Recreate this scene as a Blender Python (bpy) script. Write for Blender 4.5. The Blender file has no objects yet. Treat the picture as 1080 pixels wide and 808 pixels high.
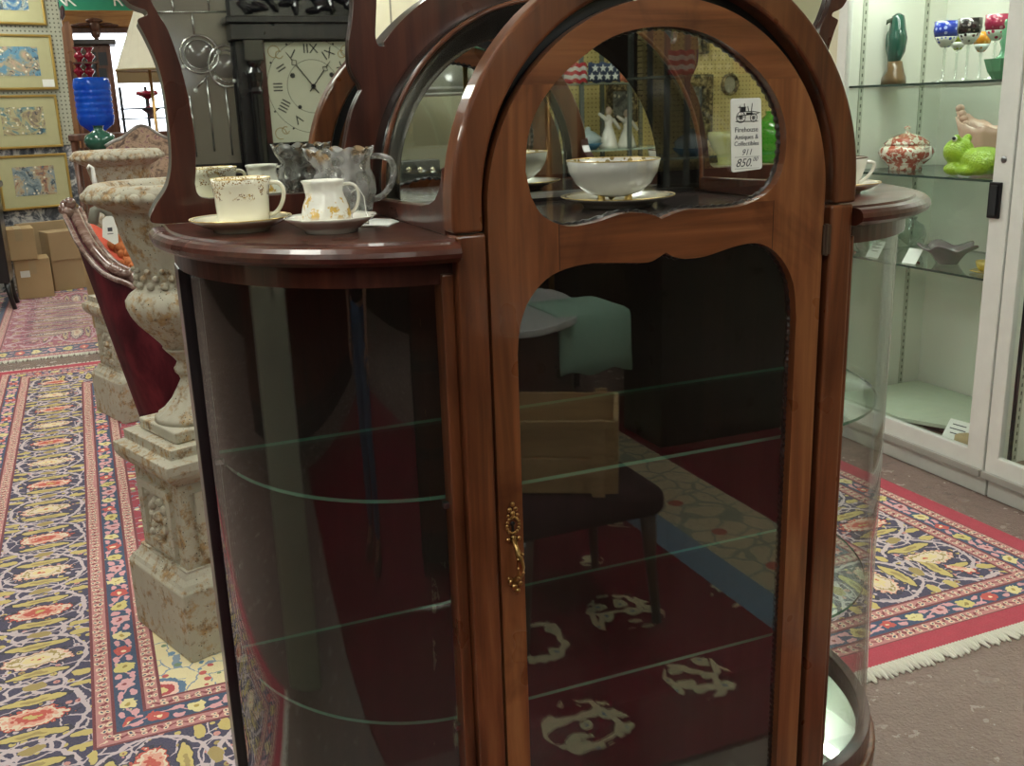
import bpy, bmesh, math, random
from mathutils import Vector, Matrix
random.seed(7)
PI = math.pi
SC = bpy.context.scene
COL = SC.collection

# ---------------------------------------------------------------- camera
FPX, PITCH, ROLL, YAW = 1054.9946, 0.269140436, 0.0330839083, 0.380721839
CAM = Vector((0.0, -1.4, 1.58))
_fw = Vector((math.sin(YAW)*math.cos(PITCH), math.cos(YAW)*math.cos(PITCH), -math.sin(PITCH)))
_rt = Vector((math.cos(YAW), -math.sin(YAW), 0))
_dn = _fw.cross(_rt)
_c, _s = math.cos(ROLL), math.sin(ROLL)
CR = _c*_rt + _s*_dn          # camera right
CD = -_s*_rt + _c*_dn         # camera down
def ray(x, y):
    return CR*((x-540)/FPX) + CD*((y-404)/FPX) + _fw
def at(x, y, axis, v):
    """the place where the sight line of a photo point meets a plane of the room"""
    d = ray(x, y); i = 'XYZ'.index(axis)
    return CAM + d*((v-CAM[i])/d[i])
def behind(x, y, Yreal, Ym=0.5115):
    """real place (behind the camera) of something seen in the mirror at Y=Ym"""
    q = at(x, y, 'Y', 2*Ym-Yreal)
    return Vector((q.x, Yreal, q.z))
cam = bpy.data.cameras.new('camera'); camo = bpy.data.objects.new('camera', cam); COL.objects.link(camo)
cam.sensor_fit = 'HORIZONTAL'; cam.sensor_width = 36.0; cam.lens = FPX*36.0/1080.0
cam.clip_start = 0.02; cam.clip_end = 100
camo.matrix_world = Matrix(((CR.x, -CD.x, -_fw.x, CAM.x), (CR.y, -CD.y, -_fw.y, CAM.y), (CR.z, -CD.z, -_fw.z, CAM.z), (0, 0, 0, 1)))
SC.camera = camo
vs = SC.view_settings
vs.view_transform = 'Standard'; vs.look = 'None'; vs.gamma = 1; vs.use_curve_mapping = False
vs.exposure = 1.03
cy = SC.cycles
cy.transparent_max_bounces = 48; cy.max_bounces = 14; cy.transmission_bounces = 14; cy.glossy_bounces = 8; cy.diffuse_bounces = 4; cy.caustics_reflective = False; cy.sample_clamp_indirect = 6.0

# ---------------------------------------------------------------- material helpers
def lin(h):
    h = h.lstrip('#'); v = [int(h[i:i+2], 16)/255 for i in (0, 2, 4)]
    return tuple((c/12.92 if c <= 0.04045 else ((c+0.055)/1.055)**2.4) for c in v) + (1,)
class NT:
    def __init__(self, name):
        self.m = bpy.data.materials.new(name); self.m.use_nodes = True
        self.t = self.m.node_tree; self.n = self.t.nodes; self.n.clear()
        self.out = self.n.new('ShaderNodeOutputMaterial')
    def link(self, a, b):
        self.t.links.new(a, b)
    def put(self, sock, v):
        if v is None: return
        if isinstance(v, E): self.link(v.s, sock)
        elif isinstance(v, bpy.types.NodeSocket): self.link(v, sock)
        else:
            if isinstance(v, str): v = lin(v)
            sock.default_value = v
    def math(self, op, a, b=None, c=None, clamp=False):
        n = self.n.new('ShaderNodeMath'); n.operation = op; n.use_clamp = clamp
        for i, v in enumerate((a, b, c)):
            if v is not None: self.put(n.inputs[i], v)
        return E(self, n.outputs[0])
    def coord(self, kind='Object'):
        n = self.n.new('ShaderNodeTexCoord'); return E(self, n.outputs[kind])
    def sep(self, v):
        n = self.n.new('ShaderNodeSeparateXYZ'); self.put(n.inputs[0], v)
        return [E(self, n.outputs[i]) for i in range(3)]
    def comb(self, x, y, z):
        n = self.n.new('ShaderNodeCombineXYZ')
        for i, v in enumerate((x, y, z)): self.put(n.inputs[i], v)
        return E(self, n.outputs[0])
    def mapv(self, v, scale=(1, 1, 1), loc=(0, 0, 0), rot=(0, 0, 0)):
        n = self.n.new('ShaderNodeMapping'); self.put(n.inputs[0], v)
        n.inputs['Scale'].default_value = scale; n.inputs['Location'].default_value = loc; n.inputs['Rotation'].default_value = rot
        return E(self, n.outputs[0])
    def noise(self, v, scale=5, detail=3, rough=0.55, dist=0, col=False):
        n = self.n.new('ShaderNodeTexNoise'); self.put(n.inputs['Vector'], v)
        n.inputs['Scale'].default_value = scale; n.inputs['Detail'].default_value = detail
        n.inputs['Roughness'].default_value = rough; n.inputs['Distortion'].default_value = dist
        return E(self, n.outputs['Color' if col else 'Fac'])
    def voro(self, v, scale=5, feature='F1', rnd=1.0, out='Distance'):
        n = self.n.new('ShaderNodeTexVoronoi'); n.feature = feature; self.put(n.inputs['Vector'], v)
        n.inputs['Scale'].default_value = scale; n.inputs['Randomness'].default_value = rnd
        return E(self, n.outputs[out])
    def ramp(self, f, stops, interp='LINEAR'):
        n = self.n.new('ShaderNodeValToRGB'); self.put(n.inputs[0], f)
        cr = n.color_ramp; cr.interpolation = interp
        while len(cr.elements) < len(stops): cr.elements.new(0.5)
        for e, (p, c) in zip(cr.elements, stops):
            e.position = p; e.color = lin(c) if isinstance(c, str) else c
        return E(self, n.outputs[0])
    def mix(self, f, a, b):
        n = self.n.new('ShaderNodeMix'); n.data_type = 'RGBA'; n.clamp_factor = True
        self.put(n.inputs[0], f); self.put(n.inputs[6], a); self.put(n.inputs[7], b)
        return E(self, n.outputs[2])
    def step(self, v, lo, hi):
        n = self.n.new('ShaderNodeMapRange'); self.put(n.inputs[0], v)
        n.inputs[1].default_value = lo; n.inputs[2].default_value = hi
        return E(self, n.outputs[0])
    def bump(self, h, strength=0.3, dist=0.01):
        n = self.n.new('ShaderNodeBump'); self.put(n.inputs['Height'], h)
        n.inputs['Strength'].default_value = strength; n.inputs['Distance'].default_value = dist
        return E(self, n.outputs[0])
    def bsdf(self, color, rough=0.5, metal=0.0, normal=None, coat=0, spec=0.5, trans=0, ior=1.45, emis=None, es=0, sheen=0, alpha=None, sss=0):
        n = self.n.new('ShaderNodeBsdfPrincipled')
        self.put(n.inputs['Base Color'], color); self.put(n.inputs['Roughness'], rough); self.put(n.inputs['Metallic'], metal)
        n.inputs['Specular IOR Level'].default_value = spec; n.inputs['IOR'].default_value = ior
        n.inputs['Coat Weight'].default_value = coat; n.inputs['Coat Roughness'].default_value = 0.08
        n.inputs['Transmission Weight'].default_value = trans
        n.inputs['Sheen Weight'].default_value = sheen
        n.inputs['Subsurface Weight'].default_value = sss
        if normal is not None: self.put(n.inputs['Normal'], normal)
        if alpha is not None: self.put(n.inputs['Alpha'], alpha)
        if emis is not None: self.put(n.inputs['Emission Color'], emis); n.inputs['Emission Strength'].default_value = es
        self.link(n.outputs[0], self.out.inputs[0])
        return self.m
class E:
    def __init__(self, t, s): self.t, self.s = t, s
    def __add__(self, o): return self.t.math('ADD', self, o)
    __radd__ = __add__
    def __sub__(self, o): return self.t.math('SUBTRACT', self, o)
    def __rsub__(self, o): return self.t.math('SUBTRACT', o, self)
    def __mul__(self, o): return self.t.math('MULTIPLY', self, o)
    __rmul__ = __mul__
    def __truediv__(self, o): return self.t.math('DIVIDE', self, o)
    def __lt__(self, o): return self.t.math('LESS_THAN', self, o)
    def __gt__(self, o): return self.t.math('GREATER_THAN', self, o)
    def min(self, o): return self.t.math('MINIMUM', self, o)
    def max(self, o): return self.t.math('MAXIMUM', self, o)
    def abs(self): return self.t.math('ABSOLUTE', self)
    def sin(self): return self.t.math('SINE', self)
    def frac(self): return self.t.math('FRACT', self)
    def floor(self): return self.t.math('FLOOR', self)
    def sqrt(self): return self.t.math('SQRT', self)

_plain = {}
def plain(name, color, rough=0.5, metal=0, **k):
    if name not in _plain:
        t = NT(name)
        if metal < 0.5 and not k.get('trans') and not k.get('es'):
            v = t.noise(t.coord(), 14, 3)
            c = lin(color)
            dk = tuple(x*0.86 for x in c[:3]) + (1,)
            k2 = dict(k)
            _plain[name] = t.bsdf(t.mix(v, dk, c), rough, metal, **k2)
        else:
            _plain[name] = t.bsdf(color, rough, metal, **k)
    return _plain[name]

def wood(name, dark, mid, light, axis='Z', rough=0.3, coat=0.35, scale=1.0, streak=0.5):
    t = NT(name); p = t.coord()
    s = {'X': (2.2, 38, 38), 'Y': (38, 2.2, 38), 'Z': (38, 38, 2.2)}[axis]
    s = tuple(a*scale for a in s)
    g = t.noise(t.mapv(p, s), 1.0, 5, 0.6, 0.6)
    s2 = tuple(a*0.28 for a in s)
    b = t.noise(t.mapv(p, s2, (3.1, 1.7, 0.4)), 1.0, 3, 0.5, 0.9)
    f = g*0.55 + b*0.45
    col = t.ramp(f, [(0.30, dark), (0.5, mid), (0.70, light)])
    blot = t.noise(p, 3.0, 3, 0.6, 0.5)
    dk = t.step(blot, 0.52, 0.75)
    col = t.mix(dk*streak, col, dark)
    fine = t.noise(t.mapv(p, tuple(a*4 for a in s)), 1.0, 2)
    rg = t.noise(p, 9, 2)*0.22 + (rough-0.1)
    return t.bsdf(col, rg, 0, normal=t.bump(fine, 0.06, 0.002), coat=coat)

def pane(name, tint=(1, 1, 1, 1), ior=1.6, rough=0.0, dark=0.0):
    """clear flat or bent sheet: straight-through plus Fresnel mirror on each face"""
    t = NT(name)
    tr = t.n.new('ShaderNodeBsdfTransparent'); tr.inputs[0].default_value = tint
    gl = t.n.new('ShaderNodeBsdfGlossy'); gl.inputs['Roughness'].default_value = rough
    fr = t.n.new('ShaderNodeFresnel'); geo = t.n.new('ShaderNodeNewGeometry')
    t.put(fr.inputs[0], E(t, geo.outputs['Backfacing'])*(1/ior-ior)+ior)
    mx = t.n.new('ShaderNodeMixShader')
    t.link(fr.outputs[0], mx.inputs[0]); t.link(tr.outputs[0], mx.inputs[1]); t.link(gl.outputs[0], mx.inputs[2])
    t.link(mx.outputs[0], t.out.inputs[0])
    return t.m
def mirror_mat(name, color=(0.86, 0.9, 0.87, 1)):
    t = NT(name)
    p = t.coord()
    return t.bsdf(color, 0.015, 1.0)
def emit(name, color, strength):
    t = NT(name); e = t.n.new('ShaderNodeEmission'); t.put(e.inputs[0], color); e.inputs[1].default_value = strength
    t.link(e.outputs[0], t.out.inputs[0]); return t.m

# ---------------------------------------------------------------- object helpers
WM = {}
def obj(name, bm, mat, parent=None, smooth=False, bevel=0, bseg=2, subsurf=0, origin=None, fix=True):
    if fix: bmesh.ops.recalc_face_normals(bm, faces=bm.faces)
    me = bpy.data.meshes.new(name)
    if parent is not None:
        base = WM[parent.name]
        bmesh.ops.transform(bm, matrix=base.inverted(), verts=bm.verts)
    elif origin is not None:
        base = Matrix.Translation(Vector(origin))
        bmesh.ops.transform(bm, matrix=base.inverted(), verts=bm.verts)
    else: base = Matrix.Identity(4)
    bm.to_mesh(me); bm.free()
    for m in (mat if isinstance(mat, (list, tuple)) else [mat]): me.materials.append(m)
    if smooth:
        for p in me.polygons: p.use_smooth = True
    o = bpy.data.objects.new(name, me); COL.objects.link(o)
    if parent is not None: o.parent = parent
    elif origin is not None: o.location = Vector(origin)
    WM[o.name] = base
    if bevel:
        md = o.modifiers.new('bevel', 'BEVEL'); md.width = bevel; md.segments = bseg; md.limit_method = 'ANGLE'; md.angle_limit = 0.6
        md.harden_normals = False
    if subsurf:
        md = o.modifiers.new('sub', 'SUBSURF'); md.levels = subsurf; md.render_levels = subsurf
    return o
def thing(name, label, cat, loc, rotz=0, group=None):
    o = bpy.data.objects.new(name, None); COL.objects.link(o)
    o.location = loc; o.rotation_euler = (0, 0, rotz); o.empty_display_size = 0.05
    WM[o.name] = Matrix.Translation(Vector(loc)) @ Matrix.Rotation(rotz, 4, 'Z')
    o['label'] = label; o['category'] = cat
    if group: o['group'] = group
    return o
def tag(o, label, cat, group=None):
    o['label'] = label; o['category'] = cat
    if group: o['group'] = group
    return o
def struct(name, bm, m, parent=None, **k):
    o = obj(name, bm, m, parent, **k)
    if parent is None: o['kind'] = 'structure'
    return o
def nb(): return bmesh.new()
def box(bm, lo, hi, M=None):
    lo, hi = Vector(lo), Vector(hi)
    v = [bm.verts.new((x, y, z)) for x in (lo.x, hi.x) for y in (lo.y, hi.y) for z in (lo.z, hi.z)]
    for f in ((0, 1, 3, 2), (4, 6, 7, 5), (0, 4, 5, 1), (2, 3, 7, 6), (0, 2, 6, 4), (1, 5, 7, 3)):
        bm.faces.new([v[i] for i in f])
    if M is not None: bmesh.ops.transform(bm, matrix=M, verts=v)
    return v
def cbox(bm, c, s, M=None):
    c = Vector(c); s = Vector(s)/2
    return box(bm, c-s, c+s, M)
def lathe(bm, prof, c=(0, 0, 0), n=40, mod=None, a0=0, a1=2*PI, M=None):
    full = abs(a1-a0-2*PI) < 1e-6; rows = []; vs_ = []
    for r, z in prof:
        row = []
        for i in range(n if full else n+1):
            a = a0+(a1-a0)*i/n; rr = r if mod is None else mod(r, z, a)
            row.append(bm.verts.new((c[0]+rr*math.cos(a), c[1]+rr*math.sin(a), c[2]+z)))
        rows.append(row); vs_ += row
    for a, b in zip(rows, rows[1:]):
        for i in range(len(a) if full else len(a)-1):
            j = (i+1) % len(a)
            bm.faces.new((a[i], a[j], b[j], b[i]))
    if full:
        for row, p in ((rows[0], prof[0]), (rows[-1], prof[-1])):
            if p[0] > 1e-5: bm.faces.new(row)
    if M is not None: bmesh.ops.transform(bm, matrix=M, verts=vs_)
    bmesh.ops.remove_doubles(bm, verts=vs_, dist=1e-6)
    return vs_
def tube(bm, pts, r, n=10, closed=False, flat=1.0):
    pts = [Vector(p) for p in pts]; N = len(pts)
    rs = r if isinstance(r, (list, tuple)) else [r]*N
    rows = []; up = None
    for i, p in enumerate(pts):
        a = pts[i-1] if (i > 0 or closed) else p; b = pts[(i+1) % N] if (i < N-1 or closed) else p
        d = (b-a).normalized()
        if up is None: up = Vector((0, 0, 1)) if abs(d.z) < 0.9 else Vector((1, 0, 0))
        s = d.cross(up)
        if s.length < 1e-4: s = d.cross(Vector((0.3, 1, 0.1)))
        s.normalize(); u = s.cross(d).normalized(); up = u
        rows.append([bm.verts.new(p + (s*math.cos(2*PI*k/n)*flat + u*math.sin(2*PI*k/n))*rs[i]) for k in range(n)])
    for i in range(N if closed else N-1):
        a, b = rows[i], rows[(i+1) % N]
        for k in range(n): bm.faces.new((a[k], a[(k+1) % n], b[(k+1) % n], b[k]))
    if not closed:
        bm.faces.new(rows[0]); bm.faces.new(list(reversed(rows[-1])))
def ball(bm, c, r, seg=12, M=None):
    s = Vector(r) if isinstance(r, (tuple, list)) else Vector((r, r, r))
    m = Matrix.Translation(Vector(c)) @ (M or Matrix.Identity(4)) @ Matrix.Diagonal((s.x, s.y, s.z, 1))
    bmesh.ops.create_uvsphere(bm, u_segments=seg, v_segments=max(6, seg*2//3), radius=1, matrix=m)
def plate(bm, outer, holes=(), y0=0.0, y1=0.02, T=None):
    """outline (and holes) in x,z, cut out of a board that runs from y0 to y1"""
    new = []; loops = []; edges = []
    for lp in [outer]+list(holes):
        vs0 = [bm.verts.new((p[0], y0, p[1])) for p in lp]; loops.append(vs0)
        edges += [bm.edges.new((vs0[i], vs0[(i+1) % len(vs0)])) for i in range(len(vs0))]
    g = bmesh.ops.triangle_fill(bm, use_beauty=True, use_dissolve=False, edges=edges)
    ff = [x for x in g['geom'] if isinstance(x, bmesh.types.BMFace)]
    mp = {}
    for lp in loops:
        for v in lp: mp[v] = bm.verts.new((v.co.x, y1, v.co.z))
    for f in ff: bm.faces.new([mp[v] for v in reversed(f.verts)])
    for lp in loops:
        for i in range(len(lp)):
            a, b = lp[i], lp[(i+1) % len(lp)]
            bm.faces.new((a, b, mp[b], mp[a]))
    allv = [v for lp in loops for v in lp]+list(mp.values())
    if T is not None: bmesh.ops.transform(bm, matrix=T, verts=allv)
    return allv
def slab(bm, pts, z0, z1, M=None):
    """plan outline x,y between heights z0 and z1"""
    lo = [bm.verts.new((p[0], p[1], z0)) for p in pts]; hi = [bm.verts.new((p[0], p[1], z1)) for p in pts]
    bm.faces.new(list(reversed(lo))); bm.faces.new(hi)
    for i in range(len(pts)):
        j = (i+1) % len(pts); bm.faces.new((lo[i], lo[j], hi[j], hi[i]))
    if M is not None: bmesh.ops.transform(bm, matrix=M, verts=lo+hi)
    return lo+hi
def smooth_loop(pts, sub=6, closed=True):
    """Catmull-Rom through 2-D points"""
    n = len(pts); out = []
    rng = range(n) if closed else range(n-1)
    for i in rng:
        g = lambda k: pts[k % n] if closed else pts[max(0, min(n-1, k))]
        p0, p1, p2, p3 = g(i-1), g(i), g(i+1), g(i+2)
        for s in range(sub):
            t = s/sub
            out.append(tuple(0.5*((2*b)+(-a+c)*t+(2*a-5*b+4*c-d)*t*t+(-a+3*b-3*c+d)*t**3) for a, b, c, d in zip(p0, p1, p2, p3)))
    if not closed: out.append(tuple(pts[-1]))
    return out
def arc(cx, cz, r, a0, a1, n):
    return [(cx+r*math.cos(a0+(a1-a0)*i/n), cz+r*math.sin(a0+(a1-a0)*i/n)) for i in range(n+1)]
def text(name, s, size, M, mat, parent, ext=0.0004, align='CENTER', shear=0.0, label=None):
    cu = bpy.data.curves.new(name+'_c', 'FONT'); cu.body = s; cu.size = size; cu.extrude = ext; cu.align_x = align; cu.align_y = 'CENTER'; cu.shear = shear
    cu.resolution_u = 3
    o = bpy.data.objects.new('tmp', cu); COL.objects.link(o)
    bpy.context.view_layer.update()
    me = bpy.data.meshes.new_from_object(o.evaluated_get(bpy.context.evaluated_depsgraph_get()))
    bpy.data.objects.remove(o); bpy.data.curves.remove(cu)
    bm = nb(); bm.from_mesh(me); bpy.data.meshes.remove(me)
    bmesh.ops.transform(bm, matrix=M, verts=bm.verts)
    return obj(name, bm, mat, parent, fix=False)
def frameM(origin, right, up):
    """matrix that maps local x->right, y->up, z->outward normal"""
    r = Vector(right).normalized(); u = Vector(up).normalized(); n = r.cross(u)
    m = Matrix((( r.x, u.x, n.x, origin[0]), (r.y, u.y, n.y, origin[1]), (r.z, u.z, n.z, origin[2]), (0, 0, 0, 1)))
    return m
def copy_tree(o, loc=None, rotz=None, label=None):
    c = o.copy(); COL.objects.link(c)
    if loc is not None: c.location = loc
    if rotz is not None: c.rotation_euler = (0, 0, rotz)
    if label: c['label'] = label
    def rec(a, b):
        for ch in list(a.children):
            if ch == b: continue
            d = ch.copy(); COL.objects.link(d); d.parent = b; rec(ch, d)
    rec(o, c)
    return c
# ---------------------------------------------------------------- materials
MAH_Z = wood('mahogany upright', '#30160b', '#6e3f26', '#93603c', 'Z')
MAH_X = wood('mahogany crosswise', '#30160c', '#673a25', '#8b5a3c', 'X')
MAH_Y = wood('mahogany depthwise', '#33150c', '#5f2d1a', '#80462a', 'Y')
MAHD_Z = wood('dark mahogany upright', '#26100b', '#48231a', '#603527', 'Z')
MAHD_X = wood('dark mahogany crosswise', '#26100b', '#48231a', '#603527', 'X')
BLACKW = wood('near black oak', '#0c0a0c', '#1b181b', '#2c2829', 'Z', rough=0.3)
INSIDE = wood('dark stained back board', '#120806', '#20100c', '#2c1712', 'Z', rough=0.55, coat=0.0)
OAK = wood('honey oak', '#7a4a22', '#b07b45', '#c9995f', 'X', coat=0.1)
BROWNW = wood('brown walnut', '#33201a', '#5c3a2b', '#7a5240', 'Z', coat=0.15)
TANW = wood('pale crate pine', '#8a6e48', '#b99a6c', '#d0b488', 'X', rough=0.7, coat=0)
GLASS = pane('clear pane', (0.98, 0.99, 0.985, 1), 1.85)
BENT = pane('bent pane', (0.94, 0.96, 0.95, 1), 1.62)
CASEGLASS = pane('showcase pane', (0.97, 0.99, 0.98, 1), 1.30)
SHELFG = pane('shelf glass', (0.93, 0.98, 0.955, 1), 1.6)
SHELFE = plain('polished shelf edge', '#4c7a68', 0.10, spec=0.9, coat=0.5)
MIRROR = mirror_mat('old mirror')
BRASS = plain('antique brass', '#b08d5a', 0.28, 1.0)
GOLD = plain('gilding', '#d3b46c', 0.32, 1.0)
STEEL = plain('steel', '#8f9294', 0.3, 1.0)
BLACK = plain('black lacquer', '#0d0d10', 0.35)
INK = plain('printing ink', '#1d1f22', 0.7)
GREYINK = plain('grey ink', '#4a4d52', 0.7)
PAPER = plain('white card', '#eceee8', 0.7)
BRIGHTW = plain('white enamel', '#d9dad6', 0.35)
def china(name, base, band_lo, band_hi, bz, gold='#a8823c'):
    t = NT(name); p = t.coord(); x, y, z = t.sep(p)
    n = t.voro(p, 290); n2 = t.noise(p, 75, 2); v = t.voro(p, 95, feature='DISTANCE_TO_EDGE')
    top = t.step(z, band_hi-0.010, band_hi-0.007)
    inb = t.step(z + (n2-0.5)*0.02, band_lo-0.002, band_lo+0.002) * (1 - t.step(z, band_hi-0.002, band_hi+0.002))
    gate = t.noise(p, 38, 1) > 0.49
    c = t.mix((v < 0.035)*inb*gate, base, '#c4ad78')
    c = t.mix((n < 0.40)*inb*gate, c, t.mix(n2 > 0.5, gold, '#7a5334'))
    c = t.mix((n < 0.42)*top*inb, c, '#9a7a46')
    return t.bsdf(c, 0.12, 0, coat=0.6)
CHINA = plain('white china', '#e9e6da', 0.12, coat=0.6)
CREAMCH = plain('cream china', '#ece7d0', 0.12, coat=0.6)

def rust_paint():
    t = NT('cream painted cast iron'); p = t.coord()
    n = t.noise(p, 26, 6, 0.72); b = t.noise(p, 5.5, 3)
    c = t.mix(b, '#9d978a', '#bdb8a4')
    ru = t.step(n + b*0.40 + t.noise(p, 90, 2)*0.12, 0.76, 0.88)
    rc = t.ramp(t.noise(p, 40, 2), [(0.3, '#5b4326'), (0.55, '#9a7440'), (0.8, '#b79a63')])
    c = t.mix(ru*0.8, c, rc)
    pit = t.voro(p, 70)
    c = t.mix((pit < 0.13)*(b > 0.47), c, '#2c2a28')
    return t.bsdf(c, 0.75, 0, normal=t.bump(n, 0.5, 0.006), spec=0.3)
RUST = rust_paint()

def persian(name, hx, hy, spec, edge='#9b1834'):
    """knotted rug: bands measured from the rug edge, motifs repeated along the bands"""
    t = NT(name); p = t.coord(); x, y, z = t.sep(p)
    dx = (x.abs()*-1)+hx; dy = (y.abs()*-1)+hy
    d = dx.min(dy); side = dx < dy            # 1 along the long sides
    wob = t.sep(t.noise(p, 9, 3, 0.6, col=True)); wob2 = t.sep(t.noise(p, 34, 2, 0.6, col=True))
    v = (x + (y-x)*side) + (wob[0]-0.5)*0.045 + (wob2[0]-0.5)*0.018
    u = d + (wob[1]-0.5)*0.045 + (wob2[1]-0.5)*0.018
    def cell(v, L, off=0.0):
        q = v*(1/L)+off; k = (q+100).floor(); return (q+100-k-0.5)*L, k     # centred, index
    def par(k, n): return (k*(1/n)).frac()
    def ell(a, b, ra, rb): return ((a*a)*(1/(ra*ra)) + (b*b)*(1/(rb*rb))).sqrt()
    fine = t.voro(p, 30, rnd=0.9); finec = t.sep(t.voro(p, 30, rnd=0.9, out='Color')); fd = fine + (wob2[2]-0.5)*0.25
    vinen = t.voro(t.comb(u, v, 0.0), 13, feature='DISTANCE_TO_EDGE', rnd=0.9)
    b = spec['bands']
    def dots(c, amt=0.30, cut=0.35):
        c = t.mix((fd < amt)*(finec[0] > cut), c, t.ramp(finec[1], [(0, spec['m1']), (0.38, spec['m2']), (0.58, spec['m3']), (0.78, spec['vine'])], 'CONSTANT'))
        return t.mix((fd < amt*0.35)*(finec[0] > cut), c, spec['mc'])
    # --- main border
    L = spec.get('L', 0.33); um = u - (b[3]+b[4])*0.5; W = (b[4]-b[3])*0.5
    vc, k = cell(v, L); odd = par(k, 2) > 0.25
    c = t.mix(t.noise(p, 6, 3), spec['field'], spec['field2'])
    c = t.mix(vinen < 0.030, c, spec['vine'])
    c = dots(c)
    ringe = ell(um, vc, W*0.90, L*0.46)
    c = t.mix(((ringe-1).abs() < 0.045), c, spec['vine'])
    r2 = ell(um, vc.abs()-L*0.5, W*0.5, L*0.13); c = t.mix(((r2-1).abs() < 0.07), c, spec['vine']); c = t.mix(r2 < 0.45, c, spec['m2'])
    # leaves above and below each palmette
    lf = ell(um, vc.abs()-L*0.27, W*0.60, 0.019)
    c = t.mix(lf < 1.15, c, spec['out']); c = t.mix(lf < 0.95, c, spec['m1']); c = t.mix((lf < 0.40), c, spec['m2'])
    lf2 = ell(um.abs()-W*0.80, vc.abs()-L*0.40, 0.032, 0.015)
    c = t.mix(lf2 < 1.0, c, spec['m1'])
    e = ell(um, vc, W*0.66, L*0.155) + (wob2[2]-0.5)*0.55 + (t.voro(p, 60)-0.35)*0.35
    pal_a = t.ramp(e*0.5, [(0.0, spec['m1']), (0.09, spec['b1']), (0.26, spec['b2']), (0.36, spec['b0']), (0.44, spec['b1'])], 'CONSTANT')
    pal_b = t.ramp(e*0.5, [(0.0, spec['b1']), (0.07, spec['b3']), (0.2, spec['b0']), (0.32, spec['m2']), (0.38, spec['b0']), (0.45, spec['b2'])], 'CONSTANT')
    c = t.mix(e < 1.12, c, spec['out']); c = t.mix(e < 1.0, c, t.mix(odd, pal_a, pal_b))
    # --- guards
    gv, gk = cell(v, 0.062); 
    def guard_at(uc):
        g = t.mix(wob2[0], '#c58c84', '#b06a72')
        wv = ((v*(2*PI/0.062)).sin()*0.009 + (u-uc))
        g = t.mix(wv.abs() < 0.0045, g, '#7c2434')
        ge = ell(gv.abs()-0.0155, (u-uc).abs()-0.008, 0.0085, 0.0075)
        g = t.mix(ge < 1.0, g, '#e0c8ac'); g = t.mix(ge < 0.45, g, '#33405e')
        return g
    # --- navy band of rosettes
    def band_at(uc, hw):
        bv, bk = cell(v, 0.105, 0.2); s3 = par(bk, 4)
        bc = t.mix(wob[2], '#173556', '#214a72')
        wv = ((v*(2*PI/0.21)).sin()*hw*0.55 + (u-uc)); bc = t.mix(wv.abs() < 0.0038, bc, '#cf9aa0')
        ff = ell(bv.abs()-0.047, (u-uc).abs()-hw*0.45, 0.012, 0.009); bc = t.mix(ff < 1, bc, '#d59aa2')
        be = ell(bv, u-uc, 0.031, hw*0.70) + (wob2[2]-0.5)*0.7 + (t.voro(p, 75)-0.35)*0.4
        bc = t.mix(be < 1.0, bc, t.ramp(s3, [(0, '#cdbf74'), (0.2, '#c24a44'), (0.45, '#dccf94'), (0.7, '#d6a0a4')], 'CONSTANT'))
        bc = t.mix(be < 0.35, bc, t.ramp(s3, [(0, '#8f7a34'), (0.2, '#f0dcb4'), (0.45, '#a8903e'), (0.7, '#8a2c3c')], 'CONSTANT'))
        return bc
    out = c
    if 'inner' in spec:
        iv = spec['inner']
        spd = ((dx-b[7])+(dy-b[7])) + (wob[0]-0.5)*0.2
        fm = t.mix(spd < 0.42, '#9c2740', iv[1])
        big = t.voro(p, 3.6, rnd=0.5) + (wob2[2]-0.5)*0.12
        fm = t.mix(vinen < 0.022, fm, t.mix(spd < 0.42, iv[2], '#7f93a8'))
        fm = t.mix((fd < 0.34)*(finec[0] > 0.3), fm, t.ramp(finec[1], [(0, '#5f87a8'), (0.3, '#c2514f'), (0.55, '#e2d6a8'), (0.8, '#6f8a6a')], 'CONSTANT'))
        fm = t.mix((big < 0.24), fm, t.ramp(big, [(0.0, '#dcc689'), (0.06, '#b23a44'), (0.12, '#e8c3b4'), (0.18, '#4f7396')], 'CONSTANT'))
        out = t.mix(d > b[7], out, fm)
        g2 = (d > b[4])*(1-(d > b[7]))
        out = t.mix(g2, out, t.mix(d > b[5], guard_at((b[4]+b[5])*0.5), guard_at((b[6]+b[7])*0.5)))
        out = t.mix((d > b[5])*(1-(d > b[6])), out, band_at((b[5]+b[6])*0.5, (b[6]-b[5])*0.5))
    out = t.mix(1-(d > b[3]), out, guard_at((b[2]+b[3])*0.5))
    out = t.mix(1-(d > b[2]), out, band_at((b[1]+b[2])*0.5, (b[2]-b[1])*0.5))
    out = t.mix(1-(d > b[1]), out, guard_at((b[0]+b[1])*0.5))
    for e_ in (list(b) if 'inner' in spec else list(b)[:4]):
        out = t.mix(((d-e_).abs() < 0.0045), out, '#6e2030')
    out = t.mix(1-(d > b[0]), out, t.mix(t.noise(p, 30, 3), edge, '#b82346'))
    weave = t.noise(t.mapv(p, (160, 420, 1)), 1, 2)
    out = t.mix(weave*0.34, out, '#e9e0dc') if spec.get('pale') else t.mix(weave*0.22, out, '#d8d0c8')
    return t.bsdf(out, 0.95, 0, normal=t.bump(t.noise(p, 160, 3), 0.6, 0.006), spec=0.1)

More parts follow.
